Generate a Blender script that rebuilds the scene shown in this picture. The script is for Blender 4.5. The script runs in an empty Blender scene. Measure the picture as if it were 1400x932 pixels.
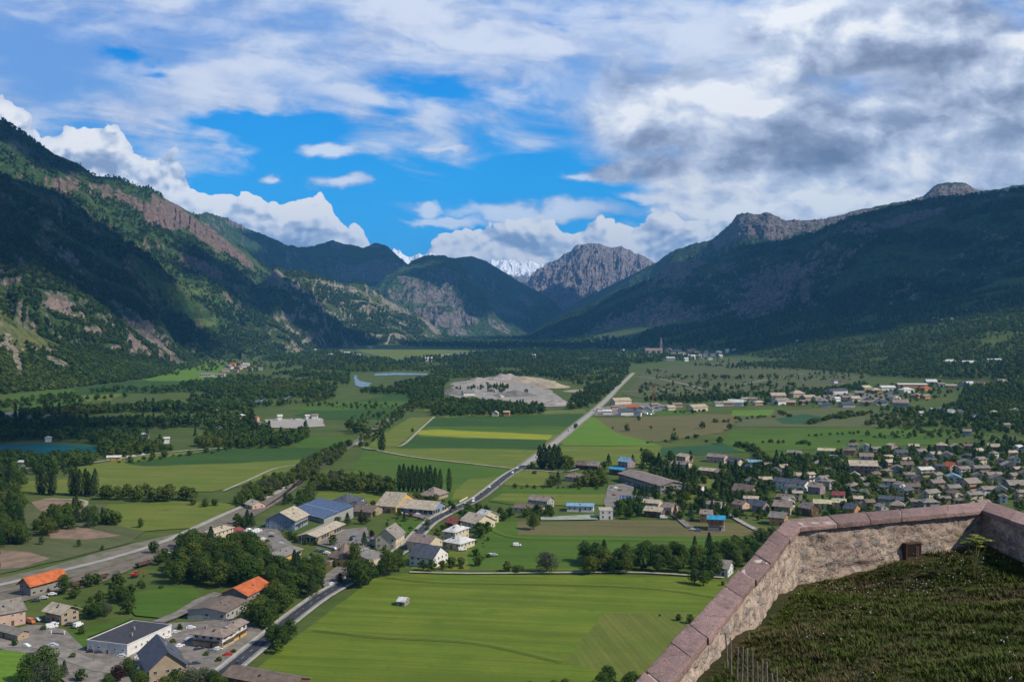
import bpy, bmesh, math, random
import numpy as np
from mathutils import Vector, Matrix

R = math.radians
rnd = random.Random(7)
nrs = np.random.RandomState(11)
scene = bpy.context.scene
col = scene.collection

# ------------------------------------------------------------------ camera
F = 1361.0                      # focal length in photograph pixels (35 mm lens)
CAMZ = 140.0
PITCH = math.atan(26.0 / F)
cam_d = bpy.data.cameras.new("camera")
cam = bpy.data.objects.new("camera", cam_d)
col.objects.link(cam)
cam.location = (0, 0, CAMZ)
cam.rotation_euler = (R(90) - PITCH, 0, 0)
cam_d.sensor_width = 36.0
cam_d.lens = 35.0
cam_d.clip_start = 0.5
cam_d.clip_end = 80000
scene.camera = cam

# ------------------------------------------------------------------ exposure
vs = scene.view_settings
vs.view_transform = 'Standard'
vs.look = 'None'
vs.exposure = 0.44
vs.gamma = 1.0
vs.use_curve_mapping = False
cy = scene.cycles
cy.max_bounces = 5
cy.diffuse_bounces = 2
cy.glossy_bounces = 2
cy.transmission_bounces = 2
cy.volume_bounces = 0
cy.transparent_max_bounces = 8
cy.use_adaptive_sampling = True
cy.adaptive_threshold = 0.02
cy.use_denoising = True
cy.denoiser = 'OPENIMAGEDENOISE'
cy.denoising_prefilter = 'ACCURATE'
cy.sample_clamp_indirect = 4.0

# ------------------------------------------------------------------ sun
SUN_EL = 43.0
SUN_AZ = Vector((0.93, -0.37)).normalized()      # horizontal direction towards the sun
to_sun = Vector((SUN_AZ.x * math.cos(R(SUN_EL)), SUN_AZ.y * math.cos(R(SUN_EL)), math.sin(R(SUN_EL))))
sun_d = bpy.data.lights.new("sun", 'SUN')
sun_d.energy = 3.9
sun_d.angle = R(1.2)
sun_d.color = (1.0, 0.93, 0.82)
sun = bpy.data.objects.new("sun", sun_d)
col.objects.link(sun)
sun.location = (0, 0, 500)
sun.rotation_euler = (-to_sun).to_track_quat('-Z', 'Y').to_euler()


# ------------------------------------------------------------------ node helper
class NT:
    """small writer of shader nodes"""
    def __init__(self, tree):
        self.t = tree
        self.n = tree.nodes
        self.l = tree.links

    def _in(self, sock, v):
        if isinstance(v, bpy.types.NodeSocket):
            self.l.new(v, sock)
        elif isinstance(v, (int, float)):
            if sock.type in ('VECTOR',):
                sock.default_value = (v, v, v)
            elif sock.type == 'RGBA':
                sock.default_value = (v, v, v, 1)
            else:
                sock.default_value = v
        else:
            v = tuple(v)
            if sock.type == 'RGBA' and len(v) == 3:
                v = v + (1.0,)
            sock.default_value = v

    def math(self, op, a, b=None, c=None, clamp=False):
        m = self.n.new('ShaderNodeMath')
        m.operation = op
        m.use_clamp = clamp
        self._in(m.inputs[0], a)
        if b is not None:
            self._in(m.inputs[1], b)
        if c is not None:
            self._in(m.inputs[2], c)
        return m.outputs[0]

    def add(self, a, b): return self.math('ADD', a, b)
    def sub(self, a, b): return self.math('SUBTRACT', a, b)
    def mul(self, a, b): return self.math('MULTIPLY', a, b)
    def mad(self, a, b, c): return self.math('MULTIPLY_ADD', a, b, c)
    def mx(self, a, b): return self.math('MAXIMUM', a, b)
    def mn(self, a, b): return self.math('MINIMUM', a, b)

    def vmath(self, op, a, b=None, scale=None):
        m = self.n.new('ShaderNodeVectorMath')
        m.operation = op
        self._in(m.inputs[0], a)
        if b is not None:
            self._in(m.inputs[1], b)
        if scale is not None:
            self._in(m.inputs['Scale'], scale)
        return m.outputs['Value'] if op in ('LENGTH', 'DOT_PRODUCT', 'DISTANCE') else m.outputs[0]

    def smooth(self, x, a, b, o0=0.0, o1=1.0):
        m = self.n.new('ShaderNodeMapRange')
        m.interpolation_type = 'SMOOTHSTEP'
        self._in(m.inputs['Value'], x)
        for k, v in (('From Min', a), ('From Max', b), ('To Min', o0), ('To Max', o1)):
            self._in(m.inputs[k], v)
        return m.outputs['Result']

    def sep(self, v):
        m = self.n.new('ShaderNodeSeparateXYZ')
        self._in(m.inputs[0], v)
        return m.outputs[0], m.outputs[1], m.outputs[2]

    def comb(self, x, y, z=0.0):
        m = self.n.new('ShaderNodeCombineXYZ')
        for i, v in enumerate((x, y, z)):
            self._in(m.inputs[i], v)
        return m.outputs[0]

    def noise(self, vec, scale, detail=3.0, rough=0.5, dist=0.0, dims='3D', lac=2.0):
        m = self.n.new('ShaderNodeTexNoise')
        m.noise_dimensions = dims
        self._in(m.inputs['Vector'], vec)
        m.inputs['Scale'].default_value = scale
        m.inputs['Detail'].default_value = detail
        m.inputs['Roughness'].default_value = rough
        m.inputs['Lacunarity'].default_value = lac
        m.inputs['Distortion'].default_value = dist
        return m.outputs['Fac']

    def voronoi(self, vec, scale, feature='F1', rand=1.0, out='Distance', dims='3D', smooth=0.5, detail=0.0, rough=0.5):
        m = self.n.new('ShaderNodeTexVoronoi')
        m.voronoi_dimensions = dims
        m.feature = feature
        self._in(m.inputs['Vector'], vec)
        m.inputs['Scale'].default_value = scale
        m.inputs['Randomness'].default_value = rand
        if detail and 'Detail' in m.inputs:
            m.inputs['Detail'].default_value = detail
            m.inputs['Roughness'].default_value = rough
            if hasattr(m, 'normalize'):
                m.normalize = True
        if feature == 'SMOOTH_F1':
            m.inputs['Smoothness'].default_value = smooth
        return m.outputs[out]

    def mix(self, f, a, b, mode='MIX'):
        m = self.n.new('ShaderNodeMix')
        m.data_type = 'RGBA'
        m.blend_type = mode
        m.clamp_factor = True
        self._in(m.inputs[0], f)
        self._in(m.inputs[6], a)
        self._in(m.inputs[7], b)
        return m.outputs[2]

    def ramp(self, f, stops, interp='LINEAR'):
        m = self.n.new('ShaderNodeValToRGB')
        m.color_ramp.interpolation = interp
        e = m.color_ramp.elements
        while len(e) < len(stops):
            e.new(0.5)
        for i, (p, c) in enumerate(stops):
            e[i].position = p
            e[i].color = tuple(c) + (1.0,) if len(c) == 3 else c
        self._in(m.inputs[0], f)
        return m.outputs[0]

    def curve(self, x, pts, lo, hi):
        """y(x) through the points; x in [lo, hi]"""
        m = self.n.new('ShaderNodeFloatCurve')
        ys = [p[1] for p in pts]
        y0, y1 = min(ys), max(ys)
        sp = max(y1 - y0, 1e-6)
        c = m.mapping.curves[0]
        P = [((p[0] - lo) / (hi - lo), (p[1] - y0) / sp) for p in pts]
        c.points[0].location = P[0]
        c.points[1].location = P[-1]
        for q in P[1:-1]:
            c.points.new(*q)
        for q in c.points:
            q.handle_type = 'AUTO_CLAMPED'
        m.mapping.update()
        self._in(m.inputs['Value'], self.math('MULTIPLY_ADD', x, 1.0 / (hi - lo), -lo / (hi - lo), clamp=True))
        return self.mad(m.outputs[0], sp, y0)

    def attr(self, name, out='Fac', kind='GEOMETRY'):
        m = self.n.new('ShaderNodeAttribute')
        m.attribute_type = kind
        m.attribute_name = name
        return m.outputs[out]

    def pos(self):
        return self.n.new('ShaderNodeNewGeometry').outputs['Position']

    def objco(self):
        return self.n.new('ShaderNodeTexCoord').outputs['Object']

    def rand(self):
        return self.n.new('ShaderNodeObjectInfo').outputs['Random']

    def bump(self, h, strength, dist):
        m = self.n.new('ShaderNodeBump')
        m.inputs['Strength'].default_value = strength
        m.inputs['Distance'].default_value = dist
        self._in(m.inputs['Height'], h)
        return m.outputs[0]


# ------------------------------------------------------------------ world: Nishita sky with cloud layers in direction space
world = bpy.data.worlds.new("World")
scene.world = world
world.use_nodes = True
wt = world.node_tree
wt.nodes.clear()
w = NT(wt)
out = wt.nodes.new('ShaderNodeOutputWorld')
bg = wt.nodes.new('ShaderNodeBackground')
bg.inputs['Strength'].default_value = 0.10
wt.links.new(bg.outputs[0], out.inputs[0])
sky = wt.nodes.new('ShaderNodeTexSky')
sky.sky_type = 'NISHITA'
sky.sun_disc = False
sky.sun_elevation = R(SUN_EL)
sky.sun_rotation = math.atan2(SUN_AZ.x, SUN_AZ.y)
sky.altitude = 1000
sky.air_density = 1.0
sky.dust_density = 0.4
sky.ozone_density = 2.5
gen = wt.nodes.new('ShaderNodeTexCoord').outputs['Generated']
dx, dy, dz = w.sep(gen)
ay = w.add(w.math('ABSOLUTE', dy), 0.12)
X = w.mad(w.math('DIVIDE', dx, ay), 13.61 * 1.12, 7.0)
Y = w.mad(w.math('DIVIDE', dz, ay), -13.61 * 1.12, 4.40)
P0 = w.comb(X, Y, 0)
SKYBLUE = w.mix(w.smooth(Y, 0.0, 4.0), (0.0, 2.0, 6.4), (0.05, 3.7, 8.4))
skyc = w.mix(0.95, sky.outputs[0], SKYBLUE)


def billow(p, s, seed):
    q = w.vmath('ADD', w.vmath('MULTIPLY', p, (s, s * 1.25, 1.0)), (seed, seed * 1.7, seed * 0.3))
    a = w.voronoi(q, 1.0, 'SMOOTH_F1', smooth=0.35, dims='2D')
    b = w.voronoi(q, 2.3, 'SMOOTH_F1', smooth=0.3, dims='2D')
    c = w.voronoi(q, 5.3, 'F1', dims='2D')
    n = w.noise(q, 6.0, 6.0, 0.6, dims='2D')
    s1 = w.add(w.mul(a, 0.55), w.add(w.mul(b, 0.30), w.add(w.mul(c, 0.16), w.mul(n, 0.12))))
    return w.sub(0.72, s1)              # about -0.1 .. 0.6, high in puff centres


# warp
wn = w.noise(w.vmath('MULTIPLY', P0, (0.9, 1.4, 1)), 1.0, 4.0, 0.55, dims='2D')
wn2 = w.noise(w.vmath('ADD', w.vmath('MULTIPLY', P0, (0.9, 1.4, 1)), (31.0, 7.0, 0)), 1.0, 4.0, 0.55, dims='2D')
PW = w.comb(w.mad(w.sub(wn, 0.5), 0.9, X), w.mad(w.sub(wn2, 0.5), 0.55, Y), 0)
XW, YW, _z = w.sep(PW)


def blob(p, cx, cy_, rx, ry):
    v = w.vmath('MULTIPLY', w.vmath('SUBTRACT', p, (cx, cy_, 0)), (1.0 / rx, 1.0 / ry, 0))
    return w.math('SUBTRACT', 1.0, w.vmath('LENGTH', v))          # 1 in the middle, 0 at the rim


def blobs(p, lst):
    r = None
    for b in lst:
        k = blob(p, *b)
        r = k if r is None else w.mx(r, k)
    return r


# layer A: streaky high deck
streak_p = w.vmath('MULTIPLY', w.comb(w.add(X, w.mul(Y, 0.6)), w.mad(X, -0.13, Y), 0), (0.55, 2.3, 1))
st = w.noise(streak_p, 1.0, 8.0, 0.58, 0.35, dims='2D')
st2 = w.noise(w.vmath('ADD', w.vmath('MULTIPLY', PW, (0.42, 0.8, 1)), (3.1, 9.0, 0)), 1.0, 7.0, 0.52, dims='2D')
yA = w.curve(X, [(-2, 2.0), (0, 2.0), (1.4, 1.95), (2.6, 2.02), (3.4, 1.75), (4.2, 1.52), (4.9, 1.72), (5.6, 1.92), (6.3, 2.02),
                 (6.9, 1.78), (7.4, 1.72), (8.0, 2.02), (8.6, 2.45), (9.3, 2.7), (10.4, 3.1), (16, 3.1)], -2, 16)
covA = w.add(w.mul(w.sub(yA, YW), 1.3), w.add(w.mul(w.sub(st, 0.5), 2.2), w.mul(w.sub(st2, 0.5), 1.0)))
holes = w.mx(w.mx(blobs(PW, [(1.6, 0.22, 1.9, 0.55), (5.95, 0.55, 1.3, 0.6), (6.0, 1.27, 1.3, 0.45), (1.75, 0.82, 0.8, 0.3), (2.4, 1.0, 0.7, 0.25)]),
                  blobs(PW, [(9.7, 1.05, 1.4, 0.55), (7.6, 0.25, 1.0, 0.5), (12.6, 0.35, 0.8, 0.3), (3.4, 1.78, 1.3, 0.3)])), 0.0)
covA = w.add(0.32, w.sub(covA, w.mul(holes, 1.9)))
alA = w.smooth(covA, -0.25, 0.75)
alA = w.mul(alA, w.smooth(w.add(st2, w.mul(st, 0.35)), 0.45, 0.85, 0.45, 0.98))
st4 = w.noise(w.vmath('MULTIPLY', PW, (1.3, 3.4, 1)), 1.0, 6.0, 0.6, dims='2D')
shA = w.smooth(w.add(w.mul(st, 0.45), w.add(w.mul(st2, 0.3), w.mul(st4, 0.28))), 0.40, 0.63)
colA = w.mix(shA, (2.9, 3.8, 5.9), (5.7, 6.2, 7.3))

# layer D: grey cumulus on the right
LO = (0.10, 0.13, 0)          # step away from the light, in sky units
PD = w.comb(w.mad(w.sub(wn, 0.5), 0.35, X), w.mad(w.sub(wn2, 0.5), 0.25, Y), 0)
SD = lambda p: w.noise(w.vmath('ADD', w.vmath('MULTIPLY', p, (0.42, 0.72, 1)), (5.3, 2.0, 0)), 1.0, 6.0, 0.56, dims='2D')
dn0 = SD(PD)
dn1 = SD(w.vmath('SUBTRACT', PD, (0.16, 0.20, 0)))
st3 = w.noise(w.vmath('ADD', w.vmath('MULTIPLY', PD, (0.62, 1.0, 1)), (3.1, 9.0, 0)), 1.0, 7.0, 0.5, dims='2D')
massD = blobs(P0, [(11.6, 2.2, 3.6, 1.1), (14.2, 1.4, 3.4, 1.7), (9.6, 1.55, 1.9, 0.8), (12.5, 0.6, 2.6, 0.7), (9.3, 2.35, 1.2, 0.35), (8.4, 2.4, .6, .2)])
covD = w.add(massD, w.add(w.mul(w.sub(dn0, 0.46), 1.6), w.mul(w.sub(st3, 0.5), 0.8)))
alD = w.smooth(covD, -0.08, 0.42)
embD = w.mul(w.sub(dn0, dn1), 3.1)
darkD = w.mx(w.mx(blob(PW, 11.2, 2.15, 1.7, 0.62), blob(PW, 13.7, 1.35, 2.2, 0.7)), w.mx(blob(PW, 12.6, 0.9, 2.2, .4), w.mx(blob(PW, 13.6, 2.35, 2.0, 0.5), 0.0)))
liteD = w.mx(w.mx(blob(PW, 11.95, 2.1, 0.55, 0.4), blob(PW, 9.95, 1.3, 0.8, 0.5)), w.mx(blob(PW, 10.9, 0.25, 1.2, 0.4), w.mx(blob(PW, 11.6, 2.72, 1.8, 0.22), 0.0)))
bD = w.add(w.add(0.64, embD), w.sub(w.mul(w.mx(liteD, 0.0), 0.25), w.mul(w.mx(darkD, 0.0), 0.26)))
bD = w.add(bD, w.mul(w.sub(st3, 0.5), 0.5))
colD = w.ramp(bD, [(0.0, (0.17, 0.21, 0.31)), (0.35, (0.31, 0.37, 0.52)), (0.7, (0.58, 0.66, 0.82)), (1.0, (0.95, 0.97, 1.0))])
colD = w.vmath('SCALE', colD, scale=8.0)

# layer B: bright cumulus over the left ridge, layer C: band behind the middle
PB = w.comb(w.mad(w.sub(wn, 0.5), 0.5, X), w.mad(w.sub(wn2, 0.5), 0.35, Y), 0)
bn0 = billow(PB, 1.2, 1.3)
bn1 = billow(w.vmath('SUBTRACT', PB, (-0.07, 0.10, 0)), 1.2, 1.3)
yB = w.curve(X, [(-2, 1.0), (0.0, 1.35), (0.3, 1.42), (0.6, 1.72), (0.8, 1.92), (1.1, 1.72), (1.4, 1.68), (1.8, 1.95), (2.0, 2.12), (2.35, 2.05),
                 (2.6, 2.3), (2.8, 2.55), (3.1, 2.5), (3.3, 2.45), (3.6, 2.62), (3.9, 2.8), (4.2, 2.62), (4.45, 2.68), (4.6, 2.95), (4.95, 3.15), (5.15, 3.6), (6, 4.2), (16, 4.2)], -2, 16)
covB = w.add(w.mul(w.sub(Y, yB), 2.2), w.mul(w.sub(bn0, 0.27), 1.6))
alB = w.smooth(covB, 0.0, 0.07)
yC = w.curve(X, [(-2, 4.2), (5.0, 3.9), (5.9, 3.3), (6.2, 3.15), (6.6, 3.1), (7.2, 2.98), (7.8, 3.08), (8.2, 2.98), (8.6, 3.02), (9.0, 2.92), (9.6, 2.95), (10.1, 2.88), (10.8, 2.9), (12, 2.75), (16, 2.7)], -2, 16)
covC = w.add(w.mul(w.sub(Y, yC), 2.4), w.mul(w.sub(bn0, 0.27), 1.5))
alC = w.smooth(covC, 0.0, 0.09)
alBC = w.mx(alB, alC)
deep = w.mn(w.mx(w.mx(covB, covC), 0.0), 1.6)
grain = w.noise(w.vmath('MULTIPLY', P0, (1.1, 2.6, 1)), 1.0, 6.0, 0.55, dims='2D')
bB = w.add(w.add(0.93, w.mul(w.sub(bn0, bn1), 3.3)), w.add(w.mul(deep, -0.30), w.mul(w.sub(grain, 0.5), 2.0)))
colB = w.ramp(bB, [(0.0, (0.30, 0.38, 0.55)), (0.4, (0.52, 0.60, 0.76)), (0.72, (0.80, 0.85, 0.93)), (1.0, (1.0, 1.0, 1.0))])
colB = w.vmath('SCALE', colB, scale=8.0)

# thin lens clouds and wisps in the blue gap
lens = w.mx(blobs(PW, [(4.55, 2.06, 0.62, 0.16), (3.77, 2.42, 0.17, 0.07), (4.65, 2.55, 0.5, 0.13), (6.05, 2.05, 0.4, 0.07)]),
            blobs(PW, [(7.4, 2.88, 2.1, 0.18), (5.85, 2.88, 0.28, 0.16), (6.1, 3.02, 1.0, 0.12), (8.0, 2.48, 0.45, 0.14), (9.0, 2.75, 0.6, 0.12)]))
covL = w.add(lens, w.mul(w.sub(st, 0.55), 1.2))
alL = w.mul(w.smooth(covL, 0.0, 0.55), 0.85)
colL = w.mix(w.smooth(w.add(lens, w.sub(st2, 0.5)), 0.1, 0.8), (3.4, 4.3, 6.2), (6.9, 7.4, 8.3))

c = w.mix(alL, skyc, colL)
c = w.mix(alBC, c, colB)
c = w.mix(alA, c, colA)
c = w.mix(alD, c, colD)
# the near, low cumulus stand in front of the high deck
front = w.mul(alBC, w.smooth(w.mx(w.sub(Y, w.add(yB, 0.05)), w.sub(Y, w.add(yC, -0.05))), -0.12, 0.12))
c = w.mix(w.mul(front, w.smooth(X, 10.6, 9.2)), c, colB)
# overhead and behind the camera, unseen sky dimmed and blued to weaken ambient light
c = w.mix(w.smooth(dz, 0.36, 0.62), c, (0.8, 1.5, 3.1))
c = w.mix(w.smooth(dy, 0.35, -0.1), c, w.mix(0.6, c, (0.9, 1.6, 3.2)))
# below the horizon: plain dim air
c = w.mix(w.smooth(dz, -0.10, -0.02), (0.8, 1.1, 1.4), c)
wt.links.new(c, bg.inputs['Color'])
world.cycles.sampling_method = 'MANUAL'
world.cycles.sample_map_resolution = 512


# ================================================================== numpy noise
def _hash(ix, iy, seed):
    h = (ix.astype(np.int64) * 374761393 + iy.astype(np.int64) * 668265263 + seed * 1442695041) & 0xFFFFFFFF
    h = ((h ^ (h >> 13)) * 1274126177) & 0xFFFFFFFF
    h = h ^ (h >> 16)
    return (h & 0xFFFFFF) / float(0xFFFFFF)


def vnoise(x, y, seed=0):
    ix, iy = np.floor(x), np.floor(y)
    fx, fy = x - ix, y - iy
    fx = fx * fx * fx * (fx * (fx * 6 - 15) + 10)
    fy = fy * fy * fy * (fy * (fy * 6 - 15) + 10)
    a, b = _hash(ix, iy, seed), _hash(ix + 1, iy, seed)
    c_, d = _hash(ix, iy + 1, seed), _hash(ix + 1, iy + 1, seed)
    return (a + (b - a) * fx) * (1 - fy) + (c_ + (d - c_) * fx) * fy


def fbm(x, y, octv=5, seed=0, gain=0.5):
    s, a, t = 0.0, 1.0, 0.0
    for i in range(octv):
        s = s + a * vnoise(x, y, seed + i * 17)
        t += a
        a *= gain
        x, y = x * 2.03 + 11.3, y * 2.03 + 5.7
    return s / t


def ridged(x, y, octv=5, seed=0, gain=0.55):
    s, a, t = 0.0, 1.0, 0.0
    for i in range(octv):
        n = 1 - np.abs(2 * vnoise(x, y, seed + i * 31) - 1)
        s = s + a * n * n
        t += a
        a *= gain
        x, y = x * 2.07 + 3.1, y * 2.07 + 9.7
    return s / t


def sstep(a, b, x):
    t = np.clip((x - a) / (b - a), 0, 1)
    return t * t * (3 - 2 * t)


# ================================================================== picture <-> place
cp, sp_ = math.cos(PITCH), math.sin(PITCH)


def ray(px, py):
    rx, ry = (px - 700.0) / F, (466.0 - py) / F
    return np.array([rx, cp + ry * sp_, -sp_ + ry * cp])


def at_d(px, py, dist):
    """the point seen at a picture position, at the given distance along the valley"""
    d = ray(px, py)
    t = dist / d[1]
    return Vector((d[0] * t, dist, CAMZ + d[2] * t))


def valley_edge(y):
    return np.interp(y, [-2000, 1500, 3300, 6500, 12000], [1060, 1000, 940, 330, 250])


def ground_h(x, y):
    """height of the land: a flat valley floor that rises towards the east"""
    x = np.asarray(x, float)
    y = np.asarray(y, float)
    e = x - valley_edge(y)
    up = 0.5 * (e + np.sqrt(e * e + 70.0 ** 2)) - 6.0
    h = 0.235 * np.maximum(up, 0)
    h = h + sstep(60, 500, e) * (fbm(x / 260, y / 260, 4, 5) - 0.5) * 60
    return np.where(e < -260, 0.0, h * sstep(-260, -60, e))


def gh(x, y):
    return float(ground_h(x, y))


def at(px, py):
    """the point of the ground seen at a picture position"""
    d = ray(px, py)
    if d[2] >= -1e-4:
        t0, t1, n = 1200.0, 9000.0, 600
    else:
        tf = -CAMZ / d[2]
        x, y = d[0] * tf, d[1] * tf
        if x < float(valley_edge(y)) - 260:
            return Vector((x, y, 0.0))
        t0, t1, n = 300.0, min(tf, 12000.0), 500
    ts = np.linspace(t0, t1, n)
    z = CAMZ + d[2] * ts
    h = ground_h(d[0] * ts, d[1] * ts)
    k = np.nonzero(z <= h)[0]
    t = ts[k[0]] if len(k) else t1
    return Vector((d[0] * t, d[1] * t, gh(d[0] * t, d[1] * t)))


def to_px(x, y, z):
    """picture position of a point (arrays welcome)"""
    z = z - CAMZ
    f = y * cp - z * sp_
    u = y * sp_ + z * cp
    f = np.maximum(f, 1e-3)
    return 700 + F * x / f, 466 - F * u / f, f


# ================================================================== object helpers
def link(o, parent=None):
    col.objects.link(o)
    if parent is not None:
        o.parent = parent
    return o


def tag(o, label=None, cat=None, group=None, kind=None):
    if label:
        o["label"] = label
    if cat:
        o["category"] = cat
    if group:
        o["group"] = group
    if kind:
        o["kind"] = kind
    return o


def np_mesh(name, V, Fc, mats=(), smooth=False, attrs=None, midx=None):
    """mesh from numpy arrays; Fc is (n, 3) or (n, 4)"""
    me = bpy.data.meshes.new(name)
    V = np.asarray(V, np.float32)
    Fc = np.asarray(Fc, np.int32)
    n, k = Fc.shape
    me.vertices.add(len(V))
    me.vertices.foreach_set('co', V.ravel())
    me.loops.add(n * k)
    me.loops.foreach_set('vertex_index', Fc.ravel())
    me.polygons.add(n)
    me.polygons.foreach_set('loop_start', np.arange(0, n * k, k, dtype=np.int32))
    me.polygons.foreach_set('loop_total', np.full(n, k, np.int32))
    if smooth:
        me.polygons.foreach_set('use_smooth', np.ones(n, bool))
    for m in mats:
        me.materials.append(m)
    if midx is not None:
        me.polygons.foreach_set('material_index', np.asarray(midx, np.int32))
    me.update(calc_edges=True)
    for nm, a in (attrs or {}).items():
        at_ = me.attributes.new(nm, 'FLOAT', 'POINT')
        at_.data.foreach_set('value', np.asarray(a, np.float32).ravel())
    return me


def grid_faces(nu, nv):
    i = np.arange(nu - 1)[:, None] * nv + np.arange(nv - 1)[None, :]
    return np.stack([i, i + nv, i + nv + 1, i + 1], -1).reshape(-1, 4)


# ================================================================== materials
MATS = {}


def new_mat(name):
    m = bpy.data.materials.new(name)
    m.use_nodes = True
    nt = m.node_tree
    nt.nodes.clear()
    o = nt.nodes.new('ShaderNodeOutputMaterial')
    b = nt.nodes.new('ShaderNodeBsdfPrincipled')
    nt.links.new(b.outputs[0], o.inputs[0])
    b.inputs['Roughness'].default_value = 0.9
    b.inputs['Specular IOR Level'].default_value = 0.15
    return m, NT(nt), b


def land_material(name, forest, rock, rock2, meadow, scale=1.0, snow=False):
    m, n, b = new_mat(name)
    p = n.pos()
    big = n.noise(p, 1 / (420 * scale), 5, 0.55)
    fine = n.noise(p, 1 / (38 * scale), 4, 0.62)
    trees = n.voronoi(p, 1 / (15 * scale), 'F1')
    rk = n.attr('rock')
    md = n.attr('meadow')
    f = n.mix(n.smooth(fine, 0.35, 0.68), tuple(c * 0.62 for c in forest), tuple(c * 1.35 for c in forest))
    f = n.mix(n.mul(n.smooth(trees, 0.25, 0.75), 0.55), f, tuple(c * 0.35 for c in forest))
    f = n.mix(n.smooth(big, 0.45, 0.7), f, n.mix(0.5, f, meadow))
    strata = n.noise(n.vmath('MULTIPLY', p, (1, 1, 4.5)), 1 / (60 * scale), 6, 0.65, 0.6)
    r = n.mix(n.smooth(strata, 0.35, 0.66), rock, rock2)
    crev = n.noise(n.vmath('MULTIPLY', p, (3.0, 3.0, 0.7)), 1 / (55 * scale), 6, 0.68)
    r = n.mix(n.smooth(crev, 0.46, 0.60, 0, 0.78), r, tuple(c * 0.3 for c in rock))
    g = n.mix(n.smooth(fine, 0.3, 0.7), tuple(c * 0.7 for c in meadow), tuple(c * 1.3 for c in meadow))
    g = n.mix(n.smooth(trees, 0.42, 0.2, 0, 0.5), g, tuple(c * 0.8 for c in forest))
    edge = n.add(n.mul(n.sub(fine, 0.5), 0.9), n.mul(n.sub(n.noise(p, 1 / (130 * scale), 6, 0.65), 0.5), 1.3))
    c = n.mix(n.smooth(n.add(md, n.mul(edge, 1.4)), 0.42, 0.62), f, g)
    c = n.mix(n.smooth(n.add(rk, edge), 0.40, 0.58), c, r)
    if snow:
        sn = n.attr('snow')
        c = n.mix(n.smooth(n.add(sn, n.mul(n.sub(crev, 0.5), 1.3)), 0.42, 0.55), c, (0.86, 0.89, 0.93))
    n._in(b.inputs['Base Color'], c)
    h = n.add(n.mul(fine, 0.6), n.mul(crev, 0.7))
    h = n.sub(h, n.mul(trees, 0.6))
    n._in(b.inputs['Normal'], n.bump(h, 0.9, 14 * scale))
    return m


FOREST = (0.042, 0.084, 0.018)
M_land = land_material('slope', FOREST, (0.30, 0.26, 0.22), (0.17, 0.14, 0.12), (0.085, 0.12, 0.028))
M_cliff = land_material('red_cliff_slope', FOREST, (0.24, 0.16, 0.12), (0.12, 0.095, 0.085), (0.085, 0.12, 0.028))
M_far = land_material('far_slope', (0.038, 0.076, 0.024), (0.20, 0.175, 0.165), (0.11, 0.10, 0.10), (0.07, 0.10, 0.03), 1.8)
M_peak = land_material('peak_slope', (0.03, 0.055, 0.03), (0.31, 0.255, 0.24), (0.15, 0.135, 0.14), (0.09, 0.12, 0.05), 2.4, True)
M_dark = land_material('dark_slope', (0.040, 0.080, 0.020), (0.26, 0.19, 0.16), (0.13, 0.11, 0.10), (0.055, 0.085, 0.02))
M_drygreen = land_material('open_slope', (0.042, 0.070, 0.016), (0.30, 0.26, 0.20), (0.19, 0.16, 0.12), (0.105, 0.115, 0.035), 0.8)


# ================================================================== mountains
def resample(pts, n):
    P = np.array([list(p) for p in pts])
    px = P[:, 0]
    q = np.linspace(0, 1, n)
    s = np.concatenate([[0], np.cumsum(np.hypot(np.diff(P[:, 0]), np.diff(P[:, 1]) * 0.5))])
    s /= s[-1]
    return np.stack([np.interp(q, s, P[:, i]) for i in range(P.shape[1])], -1)


SLOPES = {}


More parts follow.
